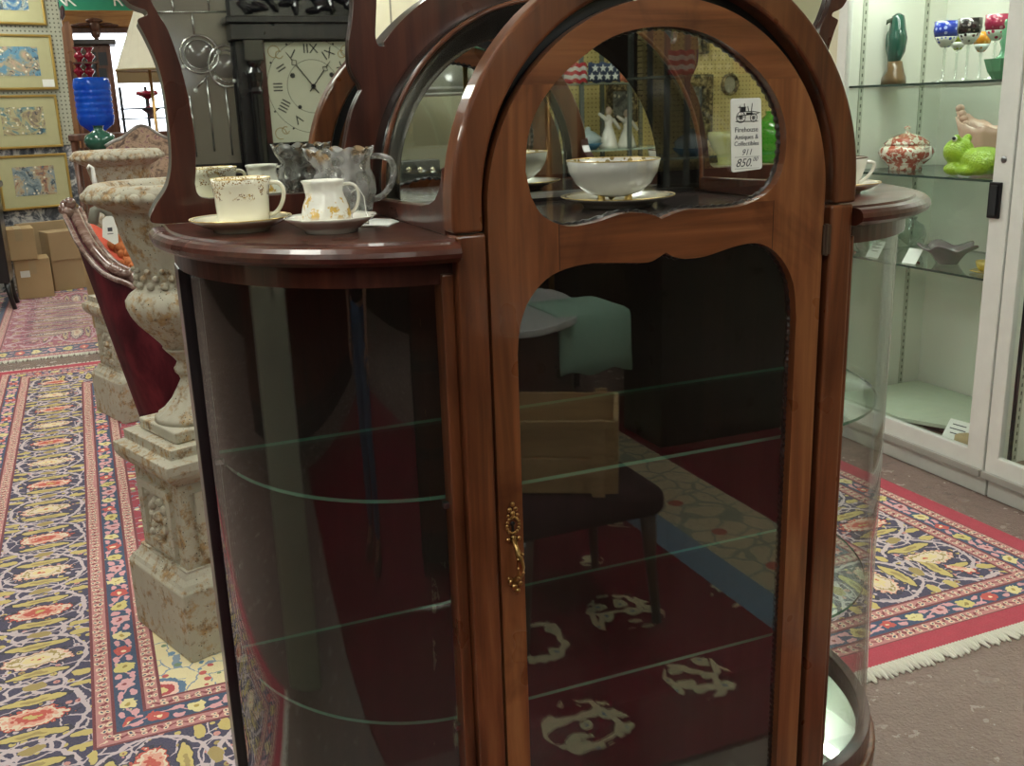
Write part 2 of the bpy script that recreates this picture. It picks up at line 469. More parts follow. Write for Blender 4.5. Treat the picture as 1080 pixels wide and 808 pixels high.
def floor_mat():
    t = NT('painted concrete floor'); p = t.coord()
    a = t.noise(p, 1.6, 5, 0.65); b = t.noise(p, 24, 5, 0.75); v = t.voro(p, 42)
    c = t.mix(a, '#6b5650', '#86716a')
    c = t.mix(b*0.5, c, '#9a877b')
    c = t.mix((t.noise(p, 130, 2) > 0.72), c, '#b9a594')
    h = b*0.7 + t.noise(p, 90, 3)*0.5
    return t.bsdf(c, t.noise(p, 12, 4)*0.25+0.12, 0, normal=t.bump(h, 0.9, 0.010), spec=0.8)
FLOOR = floor_mat()

def pegboard(name, base, hole, pitch=0.0254, ax=(0, 2), r=0.16):
    t = NT(name); p = t.coord(); s = t.sep(p)
    u = (s[ax[0]]/pitch).frac() - 0.5; v = (s[ax[1]]/pitch).frac() - 0.5
    dd = (u*u + v*v).sqrt()
    c = t.mix(t.noise(p, 4, 2), base, base)
    c = t.mix(dd < r, c, hole)
    return t.bsdf(c, 0.6, 0)
def toile():
    t = NT('grey toile wallpaper'); p = t.coord()
    n = t.noise(p, 7, 6, 0.72, 0.7)
    c = t.ramp(n, [(0.40, '#3f434b'), (0.48, '#6a6d74'), (0.52, '#a9a9ab'), (0.60, '#d0cec8'), (0.66, '#5b5f66')])
    return t.bsdf(c, 0.8)
def print_mat(name, seed, a, b, c_, d_):
    t = NT(name); p = t.mapv(t.coord(), (1, 1, 1), (seed*1.7, seed*0.9, seed*2.3))
    n = t.noise(p, 6, 5, 0.7, 0.8); v = t.voro(p, 22)
    c = t.ramp(n, [(0.36, a), (0.45, b), (0.52, c_), (0.60, d_), (0.68, a)])
    c = t.mix((v < 0.22), c, '#ded8c2')
    c = t.mix(t.step(t.noise(p, 13, 5, 0.75, 1.5), 0.56, 0.60)*0.8, c, '#2b3a48')
    return t.bsdf(c, 0.5)
def plaster(name, a, b, rough=0.8):
    t = NT(name); p = t.coord()
    return t.bsdf(t.mix(t.noise(p, 2.0, 4), a, b), rough, normal=t.bump(t.noise(p, 80, 3), 0.12, 0.002))
CREAMWALL = plaster('cream wall', '#cfcbb0', '#d8d4ba')
CEIL = plaster('white ceiling tile', '#cfcfc8', '#dcdcd6')
VELVET = None
def velvet():
    t = NT('worn burgundy velvet'); p = t.coord()
    n = t.noise(t.mapv(p, (1, 1, 0.5)), 6, 5, 0.65, 0.5)
    c = t.ramp(n, [(0.3, '#26080d'), (0.5, '#46121b'), (0.7, '#64222a')])
    return t.bsdf(c, 0.7, spec=0.2, normal=t.bump(t.noise(p, 50, 3), 0.15, 0.004))
VELVET = velvet()
CARD = plaster('corrugated cardboard', '#9c8463', '#b29a77')
CARD2 = plaster('worn cardboard', '#a58a62', '#c0a67e')
# ---------------------------------------------------------------- curio cabinet
CX = 0.832                     # centre line of the cabinet
cab = thing('curio_cabinet', 'tall mahogany curio cabinet with arched glass door and bowed glass sides', 'cabinet', (CX, 0.22, 0))
LT = 1.398                     # top of the side ledges
QX = 0.36                      # half width of the straight middle
def dshape(side, a, b, yb, n=28, flat=True, p=2.0, x_in=QX, yback=None):
    """plan of one bowed side: back corner -> round -> front corner at the middle post"""
    pts = [(CX+side*(QX+a), yback)] if yback else []
    for i in range(n+1):
        t = PI/2*i/n
        pts.append((CX+side*(QX+a*math.cos(t)**(2/p)), yb-b*math.sin(t)**(2/p)))
    pts.append((CX+side*x_in, yb-b)); pts.append((CX+side*x_in, yback or yb))
    return pts
for side in (-1, 1):
    # ledge with bullnose edge
    bm = nb(); prof = [(0, 0.0), (0.006, -0.002), (0.012, -0.008), (0.014, -0.015), (0.011, -0.022), (0.002, -0.027), (-0.004, -0.030)]
    rows = []
    A, B = 0.385, 0.462
    inset = dshape(side, A-0.020, B-0.020, 0.43)
    for off, dz in [(-0.020, 0.0), (-0.016, 0.0), (-0.014, -0.004), (-0.002, -0.003)] + [(o, z-0.003) for o, z in prof[1:]]:
        rows.append([bm.verts.new((x, y, LT+dz)) for x, y in dshape(side, A+off, B+off, 0.43, yback=0.4945)])
    for r0, r1 in zip(rows, rows[1:]):
        for i in range(len(r0)): bm.faces.new((r0[i], r0[(i+1) % len(r0)], r1[(i+1) % len(r0)], r1[i]))
    bm.faces.new(rows[0]); bm.faces.new(rows[-1])
    obj('ledge', bm, MAHD_X, cab, bevel=0)
    # apron below
    bm = nb(); slab(bm, dshape(side, 0.360, 0.428, 0.43, yback=0.492), 1.330, LT-0.030); obj('apron', bm, MAHD_Z, cab)
    # bent glass
    bm = nb(); o = dshape(side, 0.350, 0.416, 0.43, n=56)[:-2]; i_ = dshape(side, 0.346, 0.412, 0.43, n=56)[:-2]
    ring_ = o + list(reversed(i_)); slab(bm, ring_, 0.242, 1.331)
    g = obj('curved_glass', bm, BENT, cab, smooth=False)
    for p_ in g.data.polygons: p_.use_smooth = abs(p_.normal.z) < 0.5
    g.data.set_sharp_from_angle(angle=0.7) if hasattr(g.data, 'set_sharp_from_angle') else None
    # front inner stile and back stile
    bm = nb(); xs = CX+side*QX; box(bm, (min(xs, xs+side*0.020), -0.004, 0.23), (max(xs, xs+side*0.020), 0.035, 1.345)); obj('inner_stile', bm, MAH_Z, cab, bevel=0.003)
    bm = nb(); xb = CX+side*(QX+0.35); box(bm, (min(xb+side*0.012, xb-side*0.022), 0.405, 0.10), (max(xb+side*0.012, xb-side*0.022), 0.491, 1.330)); obj('back_stile', bm, BLACKW, cab, bevel=0.003)
    # base rim
    bm = nb()
    slab(bm, dshape(side, 0.375, 0.445, 0.43), 0.162, 0.200); obj('base_moulding', bm, MAH_X, cab, bevel=0.008, bseg=3)
    bm = nb(); o = dshape(side, 0.362, 0.430, 0.43)[:-2]; i_ = dshape(side, 0.338, 0.404, 0.43)[:-2]
    slab(bm, o+list(reversed(i_)), 0.199, 0.245); obj('base_rim', bm, STEEL if False else MAHD_X, cab, bevel=0.002)
    # cabriole legs
    for (lx, ly, dx, dy) in ((CX+side*(QX+0.01), 0.02, side*0.35, -1), (CX+side*(QX+0.28), 0.38, side, 0.1)):
        bm = nb(); d = Vector((dx, dy, 0)).normalized()
        pts = []; rs = []
        for k in range(13):
            t = k/12; z = 0.17*(1-t)+0.0
            off = 0.055*math.sin(min(1, t*1.3)*PI)*(1-t*0.3) - 0.02*math.sin(t*PI)*t + (0.05*max(0, t-0.8)*5)
            pts.append(Vector((lx, ly, z)) + d*off); rs.append(0.036*(1-t)+0.016)
        tube(bm, pts, rs, 12); ball(bm, pts[-1]+Vector((0, 0, 0.030)), (0.032, 0.032, 0.0295)); obj('leg', bm, MAH_Z, cab, smooth=True)
# middle base and decks
bm = nb(); box(bm, (CX-QX-0.001, -0.005, 0.162), (CX+QX+0.001, 0.44, 0.200)); box(bm, (CX-QX, 0.006, 0.200), (CX+QX, 0.03, 0.225)); obj('base_board', bm, MAH_X, cab, bevel=0.004)
def fullplan(a, b, yb, yf=None):
    l = dshape(-1, a, b, yb)[:-2]; r = dshape(1, a, b, yb)[:-2]
    return l + list(reversed(r))
bm = nb(); slab(bm, fullplan(0.336, 0.40, 0.432), 0.201, 0.218); obj('bottom_deck', bm, MIRROR, cab)
# glass shelves
for z in (0.979, 0.575):
    bm = nb(); vs_ = slab(bm, fullplan(0.330, 0.400, 0.431), z, z+0.006)
    o = obj('glass_shelf', bm, [SHELFG, SHELFE], cab, bevel=0.0)
    for p_ in o.data.polygons:
        if abs(p_.normal.z) < 0.5: p_.material_index = 1
    for side in (-1, 1):
        for yy, xx in ((0.405, 0.33), (0.02, 0.02)):
            bm = nb(); c0 = (CX+side*(QX+xx), yy, z-0.006)
            cbox(bm, c0, (0.016, 0.012, 0.010)); obj('shelf_clip', bm, STEEL, cab, bevel=0.001)
# back panel
bm = nb(); box(bm, (CX-0.70, 0.432, 0.162), (CX+0.70, 0.490, 1.368)); obj('back_panel', bm, INSIDE, cab)
# deck under the arch
bm = nb(); box(bm, (CX-0.362, 0.006, 1.3685), (CX+0.362, 0.494, 1.396)); obj('upper_deck', bm, wood('grey brown deck', '#221a18', '#3b3230', '#544a46', 'X', rough=0.2, coat=0.4), cab)
# posts
for side in (-1, 1):
    bm = nb(); x0, x1 = sorted((CX+side*0.360, CX+side*0.313)); 
    box(bm, (x0, -0.020, 0.162), (x1, 0.030, 1.402)); obj('front_post', bm, MAH_Z, cab, bevel=0.004, bseg=3)
# arched hood over the door: stilted ring with rounded edge
RO, RI, ZC = 0.364, 0.317, 1.436
outer = [(CX-RO, 1.4045)] + [(x, z) for x, z in reversed(arc(CX, ZC, RO, 0, PI, 56))] + [(CX+RO, 1.4045)]
inner = [(CX+RI, 1.4045)] + arc(CX, ZC, RI, 0, PI, 56) + [(CX-RI, 1.4045)]
ring = outer + inner
bm = nb(); plate(bm, ring, (), -0.022, 0.026)
HOODW = wood('mahogany hood', '#30160b', '#6b3d24', '#8f5b39', 'Z', scale=0.8)
obj('arch_hood', bm, HOODW, cab, bevel=0.006, bseg=3)
# low side rails of the arched part, swept up to the hood
for side in (-1, 1):
    bm = nb(); xo = CX+side*0.3625; xi = CX+side*0.340
    pr = [(0.494, 1.399), (0.494, 1.424), (0.25, 1.430), (0.14, 1.434), (0.095, 1.440), (0.065, 1.449), (0.045, 1.462), (0.032, 1.478), (0.024, 1.498), (0.020, 1.498), (0.020, 1.399)]
    lo = [bm.verts.new((xo, y, z)) for y, z in pr]; hi = [bm.verts.new((xi, y, z)) for y, z in pr]
    bm.faces.new(lo); bm.faces.new(list(reversed(hi)))
    for i in range(len(pr)):
        j = (i+1) % len(pr); bm.faces.new((lo[i], lo[j], hi[j], hi[i]))
    obj('side_rail', bm, MAHD_X, cab, bevel=0.003)
bm = nb(); o_ = [(CX-0.3165, 1.40)]+list(reversed(arc(CX, ZC, 0.3165, 0, PI, 48)))+[(CX+0.3165, 1.40)]; i_ = [(CX+0.301, 1.40)]+[(x, z) for x, z in arc(CX, ZC-0.004, 0.301, 0, PI, 48)]+[(CX-0.301, 1.40)]
plate(bm, o_+i_, (), 0.012, 0.024); obj('gap_shade_ring', bm, BLACK, cab)  # black ring stands in for the shade in the gap round the door
# ---- door
door_out = [(0.5225, 0.23)] + [(0.5225, 1.0)] + [(0.8265-0.304*math.cos(a), 1.428+0.303*math.sin(a)) for a in [PI*i/60 for i in range(61)]] + [(1.1305, 0.23)]
ovalp = [(0.585, 1.488), (0.590, 1.536), (0.606, 1.575), (0.637, 1.613), (0.677, 1.645), (0.723, 1.672), (0.770, 1.685), (0.822, 1.689), (0.876, 1.682),
         (0.932, 1.661), (0.991, 1.620), (1.028, 1.576), (1.046, 1.528), (1.044, 1.475), (1.022, 1.437), (0.974, 1.415), (0.916, 1.412), (0.864, 1.414), (0.836, 1.409)]
ov1 = smooth_loop(ovalp, 4, closed=False)
ovl = [(0.815, 1.4025), (0.803, 1.409), (0.775, 1.415), (0.742, 1.415), (0.700, 1.406), (0.652, 1.403), (0.612, 1.421), (0.593, 1.450)]
ov2 = smooth_loop(ovl, 4, closed=False)
OVAL = ov1 + ov2
lowp = [(0.5635, 1.215), (0.570, 1.262), (0.588, 1.300), (0.624, 1.331), (0.680, 1.343), (0.736, 1.340), (0.790, 1.336), (0.812, 1.343)]
lo1 = smooth_loop(lowp, 4, closed=False)
lo2 = smooth_loop([(0.824, 1.349), (0.838, 1.341), (0.860, 1.336), (0.899, 1.337), (0.960, 1.349), (1.005, 1.348), (1.045, 1.322), (1.073, 1.276), (1.0825, 1.215)], 4, closed=False)
LOW = [(0.5635, 0.30)] + lo1 + lo2 + [(1.0825, 0.30)]
def grow(lp, d):
    n = len(lp); A = sum(lp[i][0]*lp[(i+1) % n][1]-lp[(i+1) % n][0]*lp[i][1] for i in range(n)); sg = 1 if A > 0 else -1
    out = []
    for i in range(n):
        a, b = lp[i-1], lp[(i+1) % n]; tx, tz = b[0]-a[0], b[1]-a[1]; L = math.hypot(tx, tz) or 1
        out.append((lp[i][0]+sg*d*tz/L, lp[i][1]-sg*d*tx/L))
    return out
def doorwood():
    t = NT('mahogany door frame'); p = t.coord(); x, y, z = t.sep(p)
    def grain(s, sh):
        a = t.noise(t.mapv(p, s, sh), 1, 5, 0.6, 0.7); b = t.noise(t.mapv(p, tuple(q*0.25 for q in s), sh), 1, 3, 0.5, 1.2); return a*0.5+b*0.5
    gz = grain((34, 34, 2.0), (0, 0, 0)); gx = grain((2.0, 34, 34), (2, 1, 0))
    # cross rail and top arch run sideways
    xa = x.abs()
    rail = (z > 1.337)*(z < 1.418)*(xa < 0.195)
    top = (z > 1.61)
    f = gz + (gx-gz)*rail.max(top)
    col = t.ramp(f, [(0.30, '#361a0c'), (0.5, '#744428'), (0.70, '#9c6840')])
    blot = t.noise(p, 4.0, 4, 0.65, 0.8)
    col = t.mix(t.step(blot, 0.54, 0.72)*0.6, col, '#35130a')
    seam = (((xa-0.195).abs() < 0.0009)*(z > 1.337)*(z < 1.418)).max(0)
    col = t.mix(seam*0.7, col, '#1d0a05')
    return t.bsdf(col, t.noise(p, 9, 2)*0.22+0.2, 0, coat=0.35, normal=t.bump(t.noise(t.mapv(p, (150, 150, 9)), 1, 2), 0.06, 0.002))
DOORW = doorwood()
bm = nb(); plate(bm, door_out, [OVAL, LOW], -0.020, 0.004)
door = obj('door', bm, DOORW, cab, bevel=0.0035, bseg=3)
bm = nb(); plate(bm, grow(OVAL, 0.012), (), -0.008, -0.004); obj('oval_pane', bm, GLASS, door)
bm = nb(); plate(bm, grow(LOW, 0.012), (), -0.008, -0.004); obj('door_pane', bm, GLASS, door)
# rope moulding behind the panes
def rope(lp, y, r, nm, mat):
    bm = nb(); L = 0; pts = []; n = len(lp)
    dense = []
    for i in range(n):
        a, b = lp[i], lp[(i+1) % n]; k = max(1, int(math.hypot(b[0]-a[0], b[1]-a[1])/0.006))
        for j in range(k): dense.append((a[0]+(b[0]-a[0])*j/k, a[1]+(b[1]-a[1])*j/k))
    rr = [r*(1+0.25*(1 if (i//1) % 2 else -1)) for i in range(len(dense))]
    tube(bm, [(x, y, z) for x, z in dense], rr, 6, closed=True)
    return obj(nm, bm, mat, door, smooth=False)
rope(OVAL, 0.001, 0.0045, 'rope_moulding', BLACKW)
rope(LOW, 0.001, 0.0045, 'rope_moulding', BLACKW)
# hinge
bm = nb(); tube(bm, [(1.1365, -0.020, 1.318), (1.1365, -0.020, 1.372)], 0.0042, 10); box(bm, (1.129, -0.0225, 1.320), (1.145, -0.019, 1.370)); obj('hinge', bm, plain('dull steel hinge', '#5b4a40', 0.45, 0.8), door)
# handle with keyhole rosette
HX = 0.5445
hm = nb()
def bead(x, z, r, y=-0.024): ball(hm, (HX+x, y, z), (r, r*0.7, r), 8)
for k in range(14):
    a = 2*PI*k/14; bead(0.0105*math.cos(a), 0.936+0.0135*math.sin(a), 0.0028)
for x, z, r in ((0, 0.972, 0.004), (-0.005, 0.963, 0.004), (0.005, 0.963, 0.004), (0, 0.956, 0.0045), (-0.008, 0.953, 0.003), (0.008, 0.953, 0.003), (-0.009, 0.912, 0.004), (0.009, 0.912, 0.004), (0, 0.914, 0.005),
                (-0.007, 0.838, 0.006), (0.007, 0.842, 0.0055), (0.009, 0.832, 0.005), (-0.001, 0.828, 0.0055), (0.004, 0.820, 0.005), (-0.010, 0.844, 0.004)):
    bead(x, z, r)
tube(hm, [(HX, -0.024, 0.912), (HX+0.001, -0.032, 0.900), (HX+0.003, -0.040, 0.885), (HX+0.0045, -0.041, 0.870), (HX+0.0045, -0.038, 0.856), (HX+0.002, -0.030, 0.845), (HX, -0.024, 0.838)], [0.005, 0.004, 0.0055, 0.0065, 0.0055, 0.004, 0.005], 10)
for k in range(6): ball(hm, (HX+0.003+0.004*(-1)**k, -0.043, 0.892-0.008*k), (0.003, 0.003, 0.003), 6)
handle = obj('handle', hm, BRASS, door, smooth=True)
bm = nb(); ball(bm, (HX, -0.022, 0.938), (0.0042, 0.002, 0.0042), 10); box(bm, (HX-0.0018, -0.0236, 0.925), (HX+0.0018, -0.0205, 0.937)); obj('keyhole', bm, BLACK, handle)

# ---- backboard with three mirrors
YB = 0.495; KB = (1.4+YB)/1.83
def kb(pts): return [(x*KB, max(1.399, 1.58+(z-1.58)*KB)) for x, z in pts]
bb_out_half = [ # from foot outwards/up, in left coordinates (real x)
 (0.100, 1.399), (0.079, 1.409), (0.078, 1.420), (0.090, 1.440), (0.106, 1.460), (0.115, 1.478), (0.122, 1.505), (0.125, 1.540), (0.1255, 1.603), (0.123, 1.645), (0.116, 1.680), (0.104, 1.715), (0.096, 1.735), (0.104, 1.741), (0.1125, 1.745), (0.110, 1.752), (0.096, 1.757), (0.083, 1.766), (0.070, 1.79), (0.066, 1.83), (0.074, 1.87), (0.098, 1.905), (0.14, 1.935), (0.20, 1.955), (0.27, 1.950), (0.33, 1.925), (0.38, 1.905), (0.43, 1.915), (0.47, 1.935), (0.495, 1.925), (0.503, 1.88), (0.502, 1.82), (0.4995, 1.77), (0.494, 1.720), (0.494, 1.702), (0.499, 1.693), (0.508, 1.692)]
RB = 0.410; ZB = 1.432
a0 = math.atan2(1.700-ZB, 0.530-CX)
bb_out_half = kb(bb_out_half)
arc_top = arc(CX, ZB, RB, a0, PI/2, 20)
left = smooth_loop(bb_out_half, 3, closed=False) + arc_top
right = [(2*CX-x, z) for x, z in reversed(left[:-1])]
BBO = left + right
mir_left = smooth_loop([(0.157, 1.470), (0.1585, 1.455), (0.166, 1.446), (0.180, 1.4425)], 4, closed=False) + [(0.300, 1.4425), (0.385, 1.4425)] + smooth_loop([(0.400, 1.444), (0.410, 1.452), (0.413, 1.470), (0.418, 1.500), (0.425, 1.525), (0.432, 1.552), (0.438, 1.574), (0.4475, 1.595), (0.461, 1.618)], 4, closed=False) + smooth_loop([(0.458, 1.628), (0.449, 1.642), (0.443, 1.662), (0.444, 1.695), (0.452, 1.735), (0.458, 1.775), (0.459, 1.82), (0.452, 1.86), (0.43, 1.868), (0.38, 1.862), (0.32, 1.878), (0.26, 1.902), (0.20, 1.905), (0.150, 1.885), (0.118, 1.850), (0.111, 1.810), (0.118, 1.775), (0.130, 1.745), (0.142, 1.720), (0.1555, 1.663), (0.163, 1.602), (0.165, 1.540), (0.161, 1.495)], 4, closed=False)
mir_left = kb(mir_left)
mir_right = [(2*CX-x, z) for x, z in mir_left]
HR = 0.300
def stilt(r, n=64, zb=1.404): return [(CX+r, zb)] + [(CX+r*math.cos(PI*i/n), ZB+r*math.sin(PI*i/n)) for i in range(n+1)] + [(CX-r, zb)]
mid_hole = stilt(HR, 56)
bm = nb(); plate(bm, BBO, [mir_left, mir_right, mid_hole], YB, YB+0.016)
back = obj('backboard', bm, MAHD_Z, cab, bevel=0.004, bseg=3)
bm = nb(); plate(bm, grow(BBO, -0.002), (), YB+0.0205, YB+0.098)
obj('backing_board', bm, BLACK, back)
for ml in (mir_left, mir_right):
    bm = nb(); plate(bm, grow(ml, 0.006), (), YB+0.0165, YB+0.0195); obj('mirror', bm, MIRROR, back)
# dark cove round the middle mirror
bm = nb(); rows = []
for r, y in ((0.347, YB+0.001), (0.349, YB-0.055), (0.347, YB-0.064), (0.342, YB-0.067), (0.337, YB-0.064), (0.335, YB-0.057), (0.322, YB-0.036), (0.305, YB-0.014), (0.292, YB+0.004), (0.289, YB+0.012)):
    rows.append([bm.verts.new((q[0], y, q[1])) for q in stilt(r)])
for ra, rb in zip(rows, rows[1:]):
    for i in range(66): bm.faces.new((ra[i], ra[i+1], rb[i+1], rb[i]))
cove = obj('arched_cove', bm, plain('glossy black brown lacquer', '#1a1614', 0.22, coat=0.4), back, smooth=True)
bm = nb(); plate(bm, stilt(0.306, zb=1.402), (), YB+0.0165, YB+0.0195); obj('arched_mirror', bm, MIRROR, back)
bm = nb(); tube(bm, [(q[0], YB-0.066, q[1]) for q in stilt(0.3425)], 0.0045, 8); obj('bead_moulding', bm, MAH_X, back, smooth=True)
bm = nb(); box(bm, (CX-0.334, YB-0.055, 1.3965), (CX+0.334, YB+0.012, 1.404)); obj('bottom_rail', bm, BLACKW, back)
# ---------------------------------------------------------------- things on the cabinet
def cup_profile(rt, rb, h, th=0.0025, foot=True, flare=0.0):
    out = []
    out += [(0, 0.003), (rb*0.8, 0.003), (rb*0.82, 0.0), (rb*0.95, 0.0), (rb, 0.004)]
    for i in range(1, 9):
        t = i/8; out.append((rb+(rt-rb)*(t**0.8)+flare*max(0, t-0.8)*5*0.2, 0.004+(h-0.004)*t))
    inn = [(r-th, z) for r, z in reversed(out[5:])]; inn[0] = (out[-1][0]-th, h+0.0004)
    return out+inn+[(rb-th, 0.008), (0, 0.007)]
def saucer(name, label, c, r, mat, group=None, wavy=0, h=0.02, foot=0.55, rim=None):
    t = thing(name, label, 'saucer', c, 0, group)
    prof = [(0, 0.003), (r*foot*0.92, 0.003), (r*foot*0.94, 0), (r*foot, 0.0), (r*foot*1.02, 0.004), (r*0.75, h*0.45), (r*0.92, h*0.8), (r, h), (r*0.995, h+0.0015), (r*0.9, h*0.85+0.002), (r*0.72, h*0.5+0.002), (r*0.5, 0.0065), (0, 0.006)]
    bm = nb(); lathe(bm, prof, c, 56, mod=(lambda R, z, a: R*(1+(wavy*math.cos(8*a)*(R/r)**4 if R > r*0.6 else 0))))
    obj('saucer_body', bm, mat, t, smooth=True)
    if rim:
        bm = nb(); tube(bm, [(c[0]+r*0.997*(1+wavy*math.cos(8*a))*math.cos(a), c[1]+r*0.997*(1+wavy*math.cos(8*a))*math.sin(a), c[2]+h+0.0008) for a in [2*PI*k/64 for k in range(64)]], 0.0009, 6, closed=True)
        obj('gilt_rim', bm, GOLD, t, smooth=True)
    return t
def handle_bm(c, r0, z_top, z_bot, out, ang, rad=0.0033, curl=0.0):
    bm = nb(); d = Vector((math.cos(ang), math.sin(ang), 0)); pts = []
    for k in range(17):
        a = PI*k/16; zz = z_top+(z_bot-z_top)*(0.5-0.5*math.cos(a)); o_ = out*(math.sin(a)**0.75) * (1.0+0.15*math.cos(a))
        rr = r0(zz) if callable(r0) else r0
        pts.append(Vector(c)+d*(rr-0.001+o_)+Vector((0, 0, zz+0.006*math.sin(a))))
    tube(bm, pts, rad, 8, flat=1.3); return bm
camr = math.atan2(CR.y, CR.x)     # heading of "to the right in the photo"

# straight floral teacup at the left
sc1 = saucer('saucer', 'cream saucer under the straight-sided teacup with gold sprigs, at left end of ledge', (0.212, 0.305, LT), 0.082, CREAMCH, h=0.021, rim=True)
C1 = (0.217, 0.305, LT+0.0072)
t = thing('teacup', 'straight-sided cream teacup with gold floral sprigs under its rim, far left on the ledge', 'teacup', C1)
bm = nb(); pr = [(0, 0.003), (0.033, 0.003), (0.035, 0.0), (0.040, 0.0), (0.0415, 0.003), (0.0425, 0.02), (0.0435, 0.04), (0.0455, 0.054), (0.0485, 0.064), (0.0465, 0.0645), (0.0435, 0.054), (0.0415, 0.04), (0.040, 0.006), (0, 0.005)]
lathe(bm, [(r_, z_*1.2) for r_, z_ in pr], C1, 48); obj('cup_body', bm, china('cream china with sprigs', '#ece7d2', 0.046, 0.078, 0, '#b9965a'), t, smooth=True)
obj('handle', handle_bm(C1, 0.0435, 0.068, 0.016, 0.025, camr+0.15, 0.0036), CREAMCH, t, smooth=True)
bm = nb(); tube(bm, [(C1[0]+0.0477*math.cos(a), C1[1]+0.0477*math.sin(a), C1[2]+0.0774) for a in [2*PI*k/48 for k in range(48)]], 0.0008, 6, closed=True); obj('gilt_rim', bm, GOLD, t, smooth=True)

# creamer on a wavy saucer
sc2 = saucer('saucer', 'white wavy-edged saucer under the small embossed creamer', (0.337, 0.192, LT), 0.072, CHINA, wavy=0.03, h=0.024, foot=0.58)
C2 = (0.332, 0.196, LT+0.0072)
t = thing('creamer', 'small white bulbous creamer embossed with gilt flowers, beside the clear pitcher', 'creamer', C2)
prc = [(0, 0.003), (0.030, 0.003), (0.032, 0), (0.034, 0.001), (0.0375, 0.008), (0.0375, 0.018), (0.034, 0.030), (0.0285, 0.041), (0.0265, 0.048), (0.028, 0.056), (0.031, 0.061), (0.0295, 0.0615), (0.0265, 0.056), (0.0245, 0.047), (0.031, 0.03), (0.034, 0.010), (0, 0.007)]
def cmod(R, z, a):
    lip = max(0, math.cos(a-(camr+PI)))**6*0.005*(1 if z > 0.052 else 0)
    return R + lip + (0.0008*math.cos(10*a) if R > 0.02 else 0)
bm = nb(); prc = [(r_*1.06, z_*1.2) for r_, z_ in prc]; lathe(bm, prc, C2, 60, mod=cmod)
t2 = NT('white china with gilt blossoms'); p = t2.coord(); x_, y_, z_ = t2.sep(p)
n = t2.noise(p, 55, 4, 0.7); b = t2.noise(p, 24, 2)
inb = t2.step(z_, 0.012, 0.020)*(1-t2.step(z_, 0.048, 0.056))
gilt = inb*t2.step(n+b*0.5, 0.78, 0.84)
colr = t2.mix(gilt, '#e8e6dc', t2.ramp(n, [(0.45, '#b08a4a'), (0.6, '#d3ad52'), (0.7, '#caa873')]))
EMB = t2.bsdf(colr, 0.15, 0, coat=0.6, normal=t2.bump(t2.noise(p, 42, 1), 0.7, 0.006))
obj('creamer_body', bm, EMB, t, smooth=True)
obj('handle', handle_bm(C2, lambda z: 0.028+0.009*(1-z/0.066), 0.066, 0.020, 0.022, camr+0.1, 0.0028), CHINA, t, smooth=True)
hd = Vector((math.cos(camr+0.1), math.sin(camr+0.1), 0))
strp = [Vector(C2)+hd*0.040+Vector((0, 0, 0.052)), Vector(C2)+hd*0.052+Vector((0, 0, 0.060)), Vector(C2)+hd*0.060+Vector((0, 0, 0.045)), Vector(C2)+hd*0.062+Vector((0, 0, 0.016)), Vector(C2)+hd*0.0625+Vector((0, -0.003, 0.018)), Vector(C2)+hd*0.057+Vector((0, -0.012, -0.0)), Vector(C2)+hd*0.064+Vector((0, -0.04, -0.004))]
pt = thing('price_tag', 'small folded white card tag lying behind the creamer saucer on a string', 'price tag', (0.425, 0.23, LT))
bm = nb(); vv = [(0.400, 0.205), (0.430, 0.235), (0.468, 0.232), (0.470, 0.245), (0.425, 0.25), (0.398, 0.222)]
q0 = at(378, 237, 'Z', LT+0.001); qs = [at(x, y, 'Z', LT+0.001) for x, y in ((378, 236), (384, 231), (412, 231), (421, 234), (410, 238), (380, 239))]
slab(bm, [(q.x, q.y) for q in qs], LT+0.0002, LT+0.0022); obj('card', bm, PAPER, pt)
bm = nb(); strp[-1] = Vector((qs[0].x, qs[0].y, LT+0.003)); strp[-2] = strp[-2]+Vector((0.004, -0.004, 0.004)); tube(bm, strp, 0.0009, 6); obj('string', bm, PAPER, pt, smooth=True)

# pressed glass pitcher
PG = NT('pressed clear glass'); p = PG.coord(); x_, y_, z_ = PG.sep(p)
hb = PG.voro(PG.mapv(p, (1, 1, 1)), 55)
gl = PG.step(z_, 0.085, 0.110)*PG.step(PG.noise(p, 26, 2), 0.52, 0.62)
tp0 = PG.n.new('ShaderNodeBsdfTransparent'); PG.put(tp0.inputs[0], PG.mix(gl*0.7, '#f5f6f4', '#e0b468')); gs0 = PG.n.new('ShaderNodeBsdfGlossy'); gs0.inputs['Roughness'].default_value = 0.08; nb0 = PG.bump(hb, 0.7, 0.008); PG.put(gs0.inputs['Normal'], nb0)
lw0 = PG.n.new('ShaderNodeLayerWeight'); lw0.inputs[0].default_value = 0.30; PG.put(lw0.inputs['Normal'], nb0); mx0 = PG.n.new('ShaderNodeMixShader'); PG.link(lw0.outputs['Fresnel'], mx0.inputs[0]); PG.link(tp0.outputs[0], mx0.inputs[1]); PG.link(gs0.outputs[0], mx0.inputs[2]); refr_white = PG.n.new('ShaderNodeBsdfPrincipled'); PG.put(refr_white.inputs['Base Color'], PG.mix(gl*0.7, '#e6e6e4', '#d9a95e')); refr_white.inputs['Roughness'].default_value = 0.08; PG.put(refr_white.inputs['Normal'], nb0); mx1 = PG.n.new('ShaderNodeMixShader'); PG.put(mx1.inputs[0], PG.step(hb, 0.25, 0.6)*0.30+0.06); PG.link(mx0.outputs[0], mx1.inputs[1]); PG.link(refr_white.outputs[0], mx1.inputs[2]); PG.link(mx1.outputs[0], PG.out.inputs[0]); PRESSED = PG.m  # diffuse white share imitates light refracted in the glass
C3 = (0.396, 0.338, LT+0.0002)
t = thing('glass_pitcher', 'clear pressed-glass pitcher with gilt rim standing behind the creamer', 'pitcher', C3)
